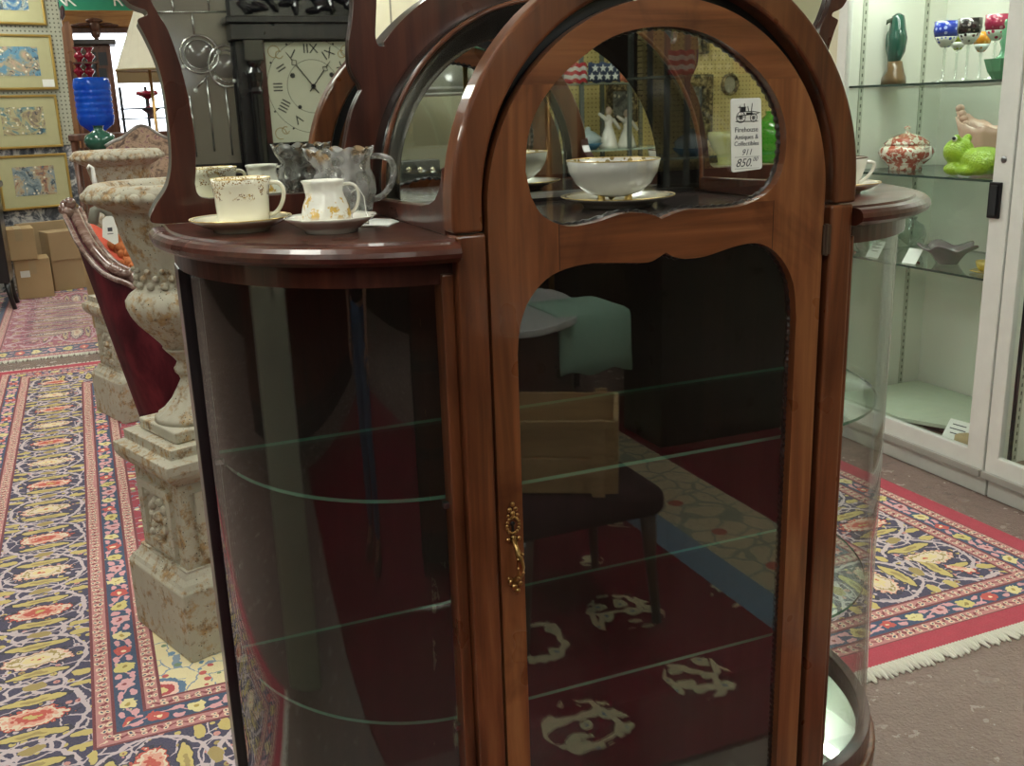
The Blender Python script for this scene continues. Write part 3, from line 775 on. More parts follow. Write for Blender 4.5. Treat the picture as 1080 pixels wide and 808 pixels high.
prp = [(0, 0.004), (0.036, 0.004), (0.040, 0.0), (0.046, 0.003), (0.043, 0.012), (0.048, 0.030), (0.054, 0.05), (0.053, 0.07), (0.046, 0.088), (0.047, 0.105), (0.055, 0.122), (0.051, 0.122), (0.043, 0.104), (0.042, 0.088), (0.049, 0.07), (0.050, 0.05), (0.043, 0.030), (0.036, 0.014), (0, 0.012)]
def pm(R, z, a):
    sp = max(0, math.cos(a-(camr+PI)))**5
    return R*(1+0.04*math.cos(12*a)*(1 if R > 0.02 else 0)) + sp*0.014*(1 if z > 0.095 else 0)
bm = nb(); lathe(bm, prp, C3, 72, mod=pm)
for v in bm.verts:
    if v.co.z > C3[2]+0.115: v.co.z += 0.004*math.cos(8*math.atan2(v.co.y-C3[1], v.co.x-C3[0]))
obj('pitcher_body', bm, PRESSED, t, smooth=True)
obj('handle', handle_bm(C3, 0.047, 0.108, 0.035, 0.040, camr+0.05, 0.0055), PRESSED, t, smooth=True)

# footed bowl under the arch
bs_ = saucer('saucer', 'wide white saucer with gold rim beneath the footed bowl inside the arch', (0.888, 0.262, LT), 0.105, CHINA, h=0.018, foot=0.62, rim=True)
C4 = (0.879, 0.262, LT+0.0072)
t = thing('footed_bowl', 'white china bowl with gilt rim and gold feet, inside the cabinet arch', 'bowl', C4)
prb = [(0, 0.012), (0.030, 0.0115), (0.048, 0.018), (0.066, 0.034), (0.076, 0.052), (0.081, 0.074), (0.079, 0.0745), (0.073, 0.052), (0.063, 0.036), (0.045, 0.021), (0, 0.0145)]
bm = nb(); prb = [(r_*1.06, z_*1.02) for r_, z_ in prb]; lathe(bm, prb, C4, 64)
bi = NT('white china gilt inside'); p = bi.coord(); x_, y_, z_ = bi.sep(p)
r_ = (x_*x_+y_*y_).sqrt(); inside = (r_ < 0.0785)*(z_ > 0.056)
geo = bi.n.new('ShaderNodeNewGeometry'); nz = bi.sep(E(bi, geo.outputs['Normal']))
inw = (x_*nz[0]+y_*nz[1]) < 0
orn = (bi.voro(p, 80) < 0.42)*inw*(z_ > 0.055)
PEARL = bi.bsdf(bi.mix(orn, '#dfdcd4', '#8d7a4c'), 0.14, 0, coat=0.6)
obj('bowl_body', bm, PEARL, t, smooth=True)
bm = nb(); tube(bm, [(C4[0]+0.0850*math.cos(a), C4[1]+0.0850*math.sin(a), C4[2]+0.0763) for a in [2*PI*k/64 for k in range(64)]], 0.0013, 6, closed=True); obj('gilt_rim', bm, GOLD, t, smooth=True)
for k in range(3):
    a = camr - PI/2 + (-0.75, 0.75, PI)[k]
    bm = nb(); c = Vector((C4[0]+0.036*math.cos(a), C4[1]+0.036*math.sin(a), C4[2]+0.0085)); ball(bm, c, (0.0075, 0.0075, 0.0085), 10); ball(bm, c+Vector((0.004*math.cos(a), 0.004*math.sin(a), 0.005)), 0.004, 8)
    obj('foot', bm, GOLD, t, smooth=True)

# cup at the right
sc3 = saucer('saucer', 'white saucer with gold edge under the teacup on the right ledge', (1.335, 0.185, LT), 0.074, CHINA, h=0.020, foot=0.5, rim=True)
C5 = (1.335, 0.185, LT+0.0072)
t = thing('teacup', 'rounded white teacup with brown gilt rim on the right ledge beside the arch', 'teacup', C5)
bm = nb(); pr = [(0, 0.003), (0.020, 0.003), (0.022, 0), (0.025, 0.001), (0.026, 0.006), (0.037, 0.022), (0.044, 0.042), (0.047, 0.060), (0.0455, 0.0605), (0.042, 0.042), (0.034, 0.023), (0, 0.009)]
lathe(bm, pr, C5, 48); obj('cup_body', bm, CHINA, t, smooth=True)
obj('handle', handle_bm(C5, lambda z: 0.030+0.014*z/0.05, 0.050, 0.012, 0.024, camr+0.05, 0.0034), CHINA, t, smooth=True)
bm = nb(); tube(bm, [(C5[0]+0.0465*math.cos(a), C5[1]+0.0465*math.sin(a), C5[2]+0.0606) for a in [2*PI*k/48 for k in range(48)]], 0.0012, 6, closed=True); obj('gilt_rim', bm, plain('brown gilding', '#5b3c28', 0.3, 0.5), t, smooth=True)

# price tag stuck on the oval pane
tg = thing('shop_tag', 'white printed price tag of the antiques shop stuck on the oval glass', 'price tag', (0.983, -0.010, 1.467))
TL, TR, BR_, BL = [at(x, y, 'Y', -0.010) for x, y in ((770.5, 104), (802.5, 103), (803.5, 178), (771.5, 182))]
bm = nb(); pts = []
cs = [(TL.x, TL.z), (TR.x, TR.z), (BR_.x, BR_.z), (BL.x, BL.z)]; ins = 0.004
rp = []
for i in range(4):
    p0 = Vector(cs[i]); a = (Vector(cs[i-1])-p0).normalized(); b = (Vector(cs[(i+1) % 4])-p0).normalized()
    rp += [tuple(p0+a*ins), tuple(p0+(a+b)*ins*0.3), tuple(p0+b*ins)]
plate(bm, rp, (), -0.0108, -0.0090)
card = obj('tag_card', bm, PAPER, tg)
ux = (TR-TL).normalized(); uz = (TL-BL).normalized(); wT = (TR-TL).length; hT = (TL-BL).length
def tagM(u, v): 
    o_ = BL + (TR-TL)*u + (TL-BL)*v; return frameM((o_.x, -0.0112, o_.z), ux, Vector((0, 0, 1)))
for s, v, sz in (('Firehouse', 0.575, 0.0112), ('Antiques &', 0.475, 0.0100), ('Collectibles', 0.385, 0.0100)):
    text('lettering', s, sz, tagM(0.5, v), GREYINK, card, 0.0002)
text('lettering', '911', 0.0135, tagM(0.5, 0.265), GREYINK, card, 0.0001, shear=0.3)
text('lettering', '850.', 0.0185, tagM(0.40, 0.12), GREYINK, card, 0.0001, shear=0.35)
text('lettering', '00', 0.0095, tagM(0.78, 0.165), GREYINK, card, 0.0001, shear=0.35)
bm = nb()
def tp(u, v): o_ = BL+(TR-TL)*u+(TL-BL)*v; return (o_.x, -0.0112, o_.z)
for v in (0.205, 0.045): tube(bm, [tp(0.1, v), tp(0.92, v)], 0.00025, 4)
obj('ruled_lines', bm, GREYINK, card)
bm = nb()   # small engraved pump wagon
def circ(u, v, r): tube(bm, [Vector(tp(u, v))+Vector((r*math.cos(a), 0, r*math.sin(a))) for a in [2*PI*k/16 for k in range(16)]], 0.0005, 5, closed=True)
for u, v, r in ((0.32, 0.745, 0.0085), (0.74, 0.735, 0.0065)):
    circ(u, v, r); circ(u, v, r*0.35)
    for k in range(4):
        a = PI*k/4; c_ = Vector(tp(u, v)); d_ = Vector((math.cos(a), 0, math.sin(a)))*r; tube(bm, [c_-d_, c_+d_], 0.0003, 4)
for a, b in (((0.2, 0.76), (0.9, 0.79)), ((0.3, 0.82), (0.72, 0.82)), ((0.3, 0.82), (0.3, 0.90)), ((0.44, 0.82), (0.44, 0.93)), ((0.58, 0.82), (0.55, 0.89)), ((0.66, 0.80), (0.70, 0.93)), ((0.15, 0.69), (0.88, 0.685)), ((0.72, 0.82), (0.95, 0.80)), ((0.24, 0.88), (0.5, 0.88))):
    tube(bm, [tp(*a), tp(*b)], 0.0006, 5)
cbox(bm, tp(0.40, 0.845), (0.009, 0.0004, 0.007)); cbox(bm, tp(0.60, 0.79), (0.012, 0.0004, 0.004))
obj('engraved_emblem', bm, INK, card)
# ---------------------------------------------------------------- room shell
H = 3.25; XL, XR, YF, YBK = -5.2, 4.05, -5.6, 14.5
bm = nb(); box(bm, (XL, YF, -0.12), (XR, YBK, 0)); struct('floor', bm, FLOOR)
bm = nb(); box(bm, (XL, YF, H), (XR, YBK, H+0.1)); struct('ceiling', bm, CEIL)
bm = nb(); box(bm, (XL-0.12, YF-0.12, 0), (XL, YBK+0.12, H)); struct('wall_left', bm, plaster('dark brown panelling', '#2a1f1a', '#3a2c24'))
bm = nb(); box(bm, (XR, YF-0.12, 0), (XR+0.12, YBK+0.12, H)); struct('wall_right', bm, CREAMWALL)
bm = nb(); box(bm, (XL, YF-0.12, 0), (XR, YF, H)); struct('wall_front', bm, plaster('dark brown panelling behind', '#2f2620', '#3d3129'))
bm = nb(); box(bm, (XL, YBK, 0), (XR, YBK+0.12, H)); struct('wall_back', bm, CREAMWALL)
# partition behind the cabinet
bm = nb(); box(bm, (1.15, 6.6, 0), (XR, 6.7, H)); struct('wall_partition', bm, CREAMWALL)
bm = nb()
for px in (412.5,):
    q = at(px, 20, 'Y', 6.59); cbox(bm, (q.x, 6.593, 1.5), (0.012, 0.012, 2.9))
struct('trim_1', bm, plain('grey joint strip', '#8c8a7a', 0.6))
# bright shop window in the far room
w = at(100, 45, 'Y', 14.3); w2 = at(175, 130, 'Y', 14.3)
bm = nb(); box(bm, (-1.6, 14.40, 0.75), (2.9, 14.44, 2.95)); win = struct('window_1', bm, emit('daylight behind the window', '#eef6ff', 2.2))
bm = nb()
for x in (-1.6, -0.1, 1.4, 2.86): box(bm, (x, 14.34, 0.75), (x+0.05, 14.40, 2.95))
for z in (0.72, 2.93): box(bm, (-1.62, 14.34, z), (2.92, 14.40, z+0.06))
obj('window_frame', bm, plain('dark window frame', '#3b4146', 0.5), win)
# picture wall: pegboard above, paper below
WD = Vector((0.937, 0.35, 0)).normalized(); WN = Vector((0.35, -0.937, 0)).normalized(); W0 = Vector((-0.5, 9.6, 0))
def WP(s, z, off=0.0): return W0 + WD*s + WN*off + Vector((0, 0, z))
WMX = Matrix(((WD.x, -WN.x, 0, W0.x), (WD.y, -WN.y, 0, W0.y), (0, 0, 1, 0), (0, 0, 0, 1)))
def wobj(name, bm, mat, **k):
    me_o = obj(name, bm, mat, **k); me_o.matrix_world = WMX; WM[me_o.name] = WMX; return me_o
bm = nb(); box(bm, (-4.6, 0.0, 0), (0.415, 0.10, 3.25)); o = wobj('wall_pictures', bm, toile()); o['kind'] = 'structure'
bm = nb(); box(bm, (-4.6, -0.012, 1.36), (0.40, 0.0, 3.2)); o = wobj('trim_pegboard', bm, pegboard('grey pegboard', '#a9aa98', '#5d5d52', 0.04, (0, 2), 0.2)); o['kind'] = 'structure'
# ---- framed prints
def framed_print(s0, s1, z0, z1, mat, label, ticket=False, tilt=0.0):
    c = WP((s0+s1)/2, z0, 0.03)
    t = thing('framed_print', label, 'picture', c, math.atan2(WD.y, WD.x), 'framed garden prints on the pegboard wall')
    W_, H_ = s1-s0, z1-z0
    base = WM[t.name]
    def lb(lo, hi):
        b = nb(); box(b, lo, hi); bmesh.ops.transform(b, matrix=base, verts=b.verts); return b
    b = nb(); fw = 0.022
    plate(b, [(-W_/2, 0), (W_/2, 0), (W_/2, H_), (-W_/2, H_)], [[(-W_/2+fw, fw), (W_/2-fw, fw), (W_/2-fw, H_-fw), (-W_/2+fw, H_-fw)]], -0.012, 0.014)
    bmesh.ops.transform(b, matrix=base, verts=b.verts); obj('gilt_frame', b, GOLD, t, bevel=0.004)
    obj('mat_board', lb((-W_/2+fw, 0.000, fw), (W_/2-fw, 0.004, H_-fw)), plain('sage cream mat', '#b9b68c', 0.7), t)
    m = 0.125*W_/0.6 if W_ > 0.5 else 0.1
    obj('printed_picture', lb((-W_/2+m, -0.003, fw+0.105), (W_/2-m, 0.001, H_-fw-0.09)), mat, t)
    if ticket: obj('ticket', lb((W_/2-0.14, -0.005, 0.025), (W_/2-0.03, -0.0035, 0.095)), PAPER, t)
    return t
P1 = print_mat('print blue festival', 1, '#2e5a86', '#4f7ba0', '#a9b3a6', '#8a8f86')
P2 = print_mat('print river scene', 2, '#6d8a9a', '#5d92b0', '#9a9a82', '#c0a089')
P3 = print_mat('print boat scene', 3, '#3d6a80', '#6d8a8a', '#b5ad83', '#8a7a68')
P4 = print_mat('print garden scene', 5, '#5d6f78', '#8a9aa0', '#b0a58a', '#a0705a')
framed_print(-0.42, 0.262, 2.475, 3.10, P1, 'gold-framed blue print cut off by the photo top, highest on the wall')
framed_print(-0.40, 0.282, 1.885, 2.39, P2, 'gold-framed river print with a white ticket, second from the top', True)
framed_print(-0.42, 0.250, 1.345, 1.84, P3, 'gold-framed blue and tan boat print, third down, without a ticket')
framed_print(-0.398, 0.265, 0.77, 1.285, P4, 'gold-framed garden print, lowest on the grey patterned wallpaper')
# dark carved furniture at the left edge
bm = nb(); q = at(0, 300, 'Y', 8.8)
t = thing('carved_cabinet', 'dark carved cabinet at the far left edge below the prints', 'cabinet', (-1.05, 8.40, 0.0125))
bm = nb(); box(bm, (-1.36, 8.20, 0.25), (-0.80, 8.62, 1.05)); obj('body', bm, BLACKW, t, bevel=0.01)
bm = nb(); box(bm, (-1.40, 8.16, 1.05), (-0.765, 8.64, 1.10)); ball(bm, (-0.80, 8.20, 1.13), 0.05); obj('top', bm, BLACKW, t, bevel=0.012)
for x, y in ((-1.33, 8.24), (-0.83, 8.24), (-1.33, 8.58), (-0.83, 8.58)):
    bm = nb(); tube(bm, [(x, y, 0.26), (x+0.01, y, 0.12), (x+0.03*(1 if x > -1 else -1), y, 0.0125)], [0.03, 0.02, 0.02], 8); obj('leg', bm, BLACKW, t, smooth=True)
# black stand foot poking in
# cardboard boxes
def carton(label, c, s, rot, mat, flaps=False, extras=None, tape=True):
    t = thing('cardboard_box', label, 'box', c, rot, 'cardboard boxes on the far rug')
    base = WM[t.name]
    def put(nm, b, m, **k): bmesh.ops.transform(b, matrix=base, verts=b.verts); return obj(nm, b, m, t, **k)
    b = nb(); box(b, (-s[0]/2, -s[1]/2, 0), (s[0]/2, s[1]/2, s[2])); put('carton', b, mat, bevel=0.006)
    if tape:
        b = nb(); box(b, (-0.03, -s[1]/2-0.001, s[2]*0.62), (0.03, s[1]/2+0.001, s[2]+0.001)); put('tape', b, plain('brown packing tape', '#b09a74', 0.3))
    if flaps:
        b = nb(); box(b, (-s[0]/2, -s[1]/2-0.012, s[2]*0.52), (s[0]/2, -s[1]/2-0.004, s[2])); put('flap', b, mat, bevel=0.003)
    if extras: extras(put)
    return t
Z0 = 0.0125
B1 = at(40, 314, 'Z', Z0)
carton('small upright cardboard box with a white label, standing on the far rug', (-0.66, 8.93, Z0), (0.30, 0.34, 0.36), 0.1, CARD2, extras=lambda put: (lambda b: (box(b, (-0.11, -0.1725, 0.20), (-0.03, -0.171, 0.26)), put('shipping_label', b, PAPER)))(nb()))
carton('small cardboard box balanced on top of another at the left', (-0.735, 8.90, Z0+0.364), (0.26, 0.36, 0.28), 0.12, CARD2)
carton('wide cardboard box with a folded front flap, in front of the wallpaper', (-0.14, 9.32, Z0), (0.84, 0.26, 0.56), 0.33, CARD, True, tape=False)
carton('flat cardboard box behind the wide flapped one against the wall', (-0.50, 9.52, 0.003), (0.60, 0.05, 0.64), 0.36, CARD, tape=False)

# ---------------------------------------------------------------- rugs
navy = dict(field='#25284a', field2='#34305a', vine='#c3b2b8', m1='#c4b068', m2='#a08a50', m3='#c98a86', mc='#7f2b38', out='#161a38',
            b0='#dccab4', b1='#bf4a3e', b2='#d99e8a', b3='#ddcc98', bands=(0.078, 0.125, 0.20, 0.25, 0.56, 0.61, 0.69, 0.735), inner=('#d8c48f', '#e2d3a6', '#8fa0a8'))
def rug(label, c, hx, hy, rot, mat, fringe=True, th=0.012, z=0.0):
    t = thing('persian_rug', label, 'rug', (c[0], c[1], z), rot)
    base = WM[t.name]
    b = nb(); bmesh.ops.create_grid(b, x_segments=2, y_segments=2, size=1, matrix=base @ Matrix.Translation((0, 0, th)) @ Matrix.Diagonal((hx, hy, 1, 1)))
    g = b.faces[:]; ex = bmesh.ops.extrude_face_region(b, geom=g); bmesh.ops.translate(b, vec=(0, 0, -th), verts=[v for v in ex['geom'] if isinstance(v, bmesh.types.BMVert)])
    obj('pile', b, mat, t)
    if fringe:
        b = nb(); rnd = random.Random(3)
        for sg in (-1, 1):
            n = int(2*hx/0.012)
            for i in range(n):
                x = -hx+0.012*i+0.006; y0 = sg*hy; L = 0.040+rnd.random()*0.022; dx = (rnd.random()-0.5)*0.02
                pts = [(x, y0, th*0.7), (x+dx*0.4, y0+sg*L*0.5, 0.007), (x+dx, y0+sg*L, 0.004)]
                tube(b, pts, [0.0062, 0.0068, 0.004], 5)
        bmesh.ops.transform(b, matrix=base, verts=b.verts)
        f = obj('fringe', b, plain('off white fringe', '#d8d5c8', 0.9), t); f['kind'] = 'stuff'
    return t
rug('large navy Persian rug with crimson edge and white fringe, under the cabinet', (1.062, 3.165), 1.84, 2.605, 0.012, persian('navy persian pile', 1.84, 2.605, navy))
rose = dict(field='#8a2c4a', field2='#a0405c', vine='#c0a0a8', m1='#b7a07a', m2='#4d3a5c', m3='#c78a86', mc='#7f2b38', out='#4a2038',
            b0='#d9c8b0', b1='#9a3a4a', b2='#4c4060', b3='#c0a58a', bands=(0.03, 0.09, 0.30, 0.36, 1.20), L=0.30, pale=True)
rug('smaller faded crimson rug near the cardboard boxes at the far left', (0.45, 7.70), 1.62, 1.58, 0.012, persian('faded crimson pile', 1.62, 1.58, rose, '#8a6470'), z=0.0)

# ---------------------------------------------------------------- ceiling lights
LITE = emit('fluorescent diffuser', (0.98, 1.0, 0.90, 1), 13.5)
k = 0
for y in (-4.2, -1.9, 0.6, 3.2, 5.8, 8.6, 11.6):
    for x in (-3.2, -0.6, 2.0):
        if k == 0:
            cl = thing('ceiling_light', 'long fluorescent ceiling light with white housing over the shop floor', 'ceiling light', (x, y, H), 0, 'rows of fluorescent ceiling lights')
            bm = nb(); box(bm, (x-0.17, y-0.62, H-0.07), (x+0.17, y+0.62, H-0.001)); obj('housing', bm, BRIGHTW, cl, bevel=0.01)
            bm = nb(); box(bm, (x-0.14, y-0.60, H-0.085), (x+0.14, y+0.60, H-0.072)); obj('diffuser', bm, LITE, cl)
        else:
            copy_tree(cl, (x, y, H))
        k += 1
wd = bpy.data.worlds.new('world'); SC.world = wd; wd.use_nodes = True
wd.node_tree.nodes['Background'].inputs[0].default_value = (0.9, 0.95, 1, 1); wd.node_tree.nodes['Background'].inputs[1].default_value = 0.05
# ---------------------------------------------------------------- iron urns on pedestals
def rotM(c, a): return Matrix.Translation(Vector(c)) @ Matrix.Rotation(a, 4, 'Z')
def pedestal(label, c, rot, hh=0.655):
    t = thing('pedestal', label, 'pedestal', c, rot, 'cream iron pedestals'); B = WM[t.name]
    def put(nm, b, m=RUST, par=t, **k): bmesh.ops.transform(b, matrix=B, verts=b.verts); return obj(nm, b, m, par, **k)
    b = nb(); cbox(b, (0, 0, 0.110), (0.385, 0.385, 0.22)); put('base_block', b, bevel=0.006)
    b = nb(); pr = [(0.385, 0.22), (0.372, 0.228), (0.36, 0.240), (0.335, 0.252), (0.318, 0.268), (0.318, 0.275)]
    def sqloft(b, pr):
        rows = []
        for s, z in pr:
            rows.append([b.verts.new((x*s/2, y*s/2, z)) for x, y in ((-1, -1), (1, -1), (1, 1), (-1, 1))])
        for a_, b_ in zip(rows, rows[1:]):
            for i in range(4): b.faces.new((a_[i], a_[(i+1) % 4], b_[(i+1) % 4], b_[i]))
        b.faces.new(rows[0]); b.faces.new(rows[-1])
    sqloft(b, pr); put('base_moulding', b)
    b = nb(); cbox(b, (0, 0, 0.405), (0.300, 0.300, 0.27)); die = put('die', b, bevel=0.004)
    for k in range(4):
        R = Matrix.Rotation(k*PI/2, 4, 'Z')
        b = nb(); plate(b, [(-0.105, 0.30), (0.105, 0.30), (0.105, 0.51), (-0.105, 0.51)], [[(-0.080, 0.325), (0.080, 0.325), (0.080, 0.485), (-0.080, 0.485)]], -0.163, -0.150, T=R)
        for i in range(8):
            a = 2*PI*i/8; ball(b, (0.030*math.cos(a), -0.150, 0.405+0.040*math.sin(a)), (0.017, 0.010, 0.014), 8, ) if k == 0 else None
        if k:
            pass
        ball(b, R @ Vector((0, -0.152, 0.405)), (0.02, 0.02, 0.02), 10)
        for i in range(10):
            a = 2*PI*i/10; ball(b, R @ Vector((0.045*math.cos(a), -0.150, 0.405+0.052*math.sin(a))), (0.014, 0.014, 0.016), 8)
        for sx in (-1, 1):
            for sz in (-1, 1): ball(b, R @ Vector((0.066*sx, -0.150, 0.405+0.066*sz)), (0.012, 0.012, 0.012), 8)
        put('relief_panel', b, par=die, smooth=False)
    b = nb(); sqloft(b, [(0.300, 0.538), (0.315, 0.543), (0.330, 0.553), (0.352, 0.560), (0.372, 0.575), (0.380, 0.59), (0.380, hh-0.04), (0.35, hh-0.035), (0.325, hh-0.030), (0.325, hh)]); put('cap', b, bevel=0.002)
    return t
def urn(label, c, rot=0.0, zs=1.0):
    t = thing('garden_urn', label, 'urn', c, rot, 'cream iron garden urns'); B = WM[t.name] @ Matrix.Diagonal((1, 1, zs, 1))
    def put(nm, b, m=RUST, **k): bmesh.ops.transform(b, matrix=B, verts=b.verts); return obj(nm, b, m, t, **k)
    b = nb(); cbox(b, (0, 0, 0.0175), (0.25, 0.25, 0.035)); put('plinth', b, bevel=0.005)
    b = nb(); lathe(b, [(0.118, 0.035), (0.112, 0.050), (0.088, 0.066), (0.058, 0.100), (0.036, 0.140), (0.030, 0.155), (0.034, 0.168), (0.043, 0.178), (0.045, 0.190), (0.038, 0.200), (0.034, 0.210), (0.044, 0.225), (0.062, 0.245), (0.07, 0.256)], n=96, mod=lambda R, z, a: R*(1+0.05*math.cos(14*a)) if 0.045 < z < 0.15 else R); put('stem', b, smooth=True)
    b = nb()
    pr = [(0.062, 0.250), (0.075, 0.272), (0.100, 0.305), (0.124, 0.332), (0.140, 0.358), (0.149, 0.385), (0.149, 0.405), (0.141, 0.422), (0.128, 0.432), (0.115, 0.440), (0.112, 0.468), (0.117, 0.500), (0.127, 0.535), (0.137, 0.565), (0.146, 0.595), (0.152, 0.625), (0.158, 0.655), (0.168, 0.672), (0.18, 0.678)]
    def m(R, z, a):
        if 0.262 < z < 0.425: return R*(1+0.045*abs(math.sin(11*a))*min(1, (z-0.255)/0.05)*min(1, (0.435-z)/0.03))
        return R
    lathe(b, pr, n=132, mod=m); put('bowl', b, smooth=True)
    b = nb()
    for i in range(16):
        a = 2*PI*i/16
        for j, (r0, z, rr) in enumerate(((0.116, 0.452, 0.013), (0.117, 0.474, 0.011), (0.121, 0.496, 0.009))):
            aa = a+(j*PI/16); ball(b, (r0*math.cos(aa), r0*math.sin(aa), z), (rr, rr, rr*0.9), 8)
    put('relief_band', b, smooth=True)
    b = nb(); lathe(b, [(0.165, 0.664), (0.196, 0.678), (0.212, 0.690), (0.228, 0.705), (0.226, 0.722), (0.212, 0.736), (0.200, 0.740), (0.180, 0.737), (0.165, 0.725), (0.150, 0.68), (0.13, 0.62), (0, 0.57)], n=132)
    for i in range(34):
        a = 2*PI*i/34; ball(b, (0.216*math.cos(a), 0.216*math.sin(a), 0.706), (0.023, 0.021, 0.017), 10, Matrix.Rotation(a+0.5, 4, 'Z'))
    put('rolled_rim', b, smooth=True)
    return t
PR = math.radians(21)
PC = Vector((0.077, 1.429, 0)) + Vector((math.cos(PR), math.sin(PR), 0))*0.1925 + Vector((-math.sin(PR), math.cos(PR), 0))*0.1925
pedestal('cream rusty iron pedestal with relief panel, closest to the cabinet', (PC.x, PC.y, 0.0122), PR)
urn('large cream rusty iron urn with rolled rim on the nearer pedestal', (PC.x, PC.y, 0.0122+0.656), PR)
P2C = Vector((0.085, 4.36, 0))
pedestal('pale iron pedestal farther back behind the velvet armchair', (P2C.x, P2C.y, 0.0122), PR, 0.655)
urn('second cream iron urn standing behind the nearer one', (P2C.x+0.035, P2C.y+0.01, 0.0122+0.656), PR, 1.03)

# ---------------------------------------------------------------- velvet settee seen from behind
ch = thing('velvet_settee', 'burgundy velvet settee with carved wood crest rail, behind the nearer urn', 'settee', (0.35, 3.1, 0.0122))
# back shell: crest curve from high left corner, sweeping down to the right
crest_px = [(70, 227, 3.30), (76, 240, 3.22), (84, 256, 3.12), (95, 272, 3.02), (108, 286, 2.94), (122, 294, 2.88), (140, 301, 2.82), (165, 318, 2.74), (195, 332, 2.68)]
crest = [at(x, y, 'Y', Y_) for x, y, Y_ in crest_px]
crest = [Vector(v) for v in smooth_loop([tuple(v) for v in crest], 5, closed=False)]
foot_px = [(150, 447, 2.98), (152, 447, 2.94), (156, 447, 2.90), (160, 448, 2.86), (168, 449, 2.82), (180, 449, 2.78), (195, 448, 2.74), (215, 448, 2.70), (235, 446, 2.66)]
foot = [at(x, y, 'Y', Y_) for x, y, Y_ in foot_px]
foot = [Vector(v) for v in smooth_loop([tuple(v) for v in foot], 5, closed=False)]
bm = nb(); rows = []
NN = 12
for j in range(NN+1):
    t_ = j/NN
    rows.append([bm.verts.new(a.lerp(b, t_) + Vector((0.02, -1, 0)).normalized()*0.05*math.sin(PI*t_)*(1 if True else 0)) for a, b in zip(crest, foot)])
rows_b = [[bm.verts.new(v.co+Vector((0.075, 0.10, 0.0))) for v in r] for r in rows]
for R_, fl in ((rows, False), (rows_b, True)):
    for r0, r1 in zip(R_, R_[1:]):
        for i in range(len(r0)-1):
            f = (r0[i], r0[i+1], r1[i+1], r1[i]); bm.faces.new(f)
for seq in ([r[0] for r in rows], [r[-1] for r in rows], rows[0], rows[-1]):
    pass
def bridge(a, b):
    for i in range(len(a)-1): bm.faces.new((a[i], a[i+1], b[i+1], b[i]))
bridge([r[0] for r in rows], [r[0] for r in rows_b]); bridge([r[-1] for r in rows], [r[-1] for r in rows_b]); bridge(rows[0], rows_b[0]); bridge(rows[-1], rows_b[-1])
obj('upholstered_back', bm, VELVET, ch, smooth=True)
bm = nb(); tube(bm, [c+Vector((0.03, 0.04, 0.01)) for c in crest], 0.024, 12); tube(bm, [c+Vector((-0.006, -0.01, 0.002)) for c in crest], 0.012, 8); tube(bm, [c+Vector((0.055, 0.085, 0.02)) for c in crest], 0.011, 8)
for i in range(6): ball(bm, crest[0]+Vector((0.02*math.cos(i)+0.015, 0.04*math.sin(i*2)+0.03, 0.012*i-0.012)), 0.026, 10)
for i in range(5): ball(bm, crest[22+i]+Vector((0.03, 0.02, 0.02)), (0.03, 0.03, 0.022), 10)
SILW = wood('polished carved walnut', '#3f2a24', '#6d5147', '#a8958a', 'X', rough=0.22, coat=0.6)
obj('carved_crest_rail', bm, SILW, ch, smooth=True)
bm = nb(); f0, f1 = foot[0], foot[-1]
slab(bm, [(f0.x, f0.y), (f1.x, f1.y), (f1.x+0.35, f1.y+0.75), (f0.x+0.20, f0.y+0.85)], f0.z+0.0, f0.z+0.12); obj('seat_frame', bm, VELVET, ch, bevel=0.01)
for p_ in (foot[4], foot[-3]+Vector((0, 0, 0)), f0+Vector((0.2, 0.75, 0)), f1+Vector((0.25, 0.65, 0))):
    bm = nb(); tube(bm, [(p_.x+0.03, p_.y+0.04, p_.z+0.05), (p_.x+0.02, p_.y+0.02, (p_.z)*0.5), (p_.x+0.022, p_.y+0.015, 0.0135)], [0.035, 0.024, 0.018], 10); obj('leg', bm, SILW, ch, smooth=True)
# seat cushion slab and coral pillow
bm = nb(); slab(bm, [(f0.x+0.10, f0.y+0.10), (f1.x+0.05, f1.y+0.12), (f1.x+0.33, f1.y+0.72), (f0.x+0.22, f0.y+0.80)], f0.z+0.12, f0.z+0.22); obj('seat', bm, VELVET, ch, bevel=0.02, bseg=4)
cp = thing('coral_cushion', 'coral red cushion with a tasselled orange trim, leaning in the velvet settee', 'cushion', (0.1, 3.4, 0.75))
bm = nb()
cq = [at(x, y, 'Y', Y_) for x, y, Y_ in ((89, 240, 3.30), (98, 244, 3.30), (110, 251, 3.28), (122, 263, 3.22), (133, 284, 3.14), (132, 296, 3.08), (112, 288, 3.10), (96, 268, 3.20))]
cc = sum(cq, Vector())/len(cq)
cq = [q+Vector((0.01, 0, 0.035)) for q in cq]; ring_ = [bm.verts.new(q) for q in cq]; low_ = [bm.verts.new(q+Vector((0.05, 0.05, -0.38))) for q in cq]; tp_ = bm.verts.new(cc+Vector((0.0, 0.0, 0.03)))
for i in range(len(cq)):
    j = (i+1) % len(cq); bm.faces.new((ring_[i], ring_[j], tp_)); bm.faces.new((ring_[i], low_[i], low_[j], ring_[j]))
bm.faces.new(low_)
obj('cushion_body', bm, plain('coral fabric', '#c75540', 0.85), cp, smooth=False, bevel=0.012, bseg=4)
bm = nb(); cpt = [at(x, y, 'Y', Y_) for x, y, Y_ in ((121, 256, 3.20), (126, 264, 3.18), (131, 272, 3.16), (133, 280, 3.12), (136, 288, 3.08), (139, 294, 3.04))]
for i, q in enumerate(cpt):
    for a in range(5):
        ball(bm, q+Vector((0.016*math.cos(a*1.3+i), 0.016*math.sin(a*1.3), 0.018*math.sin(a*2+i))), (0.020, 0.020, 0.024), 8)
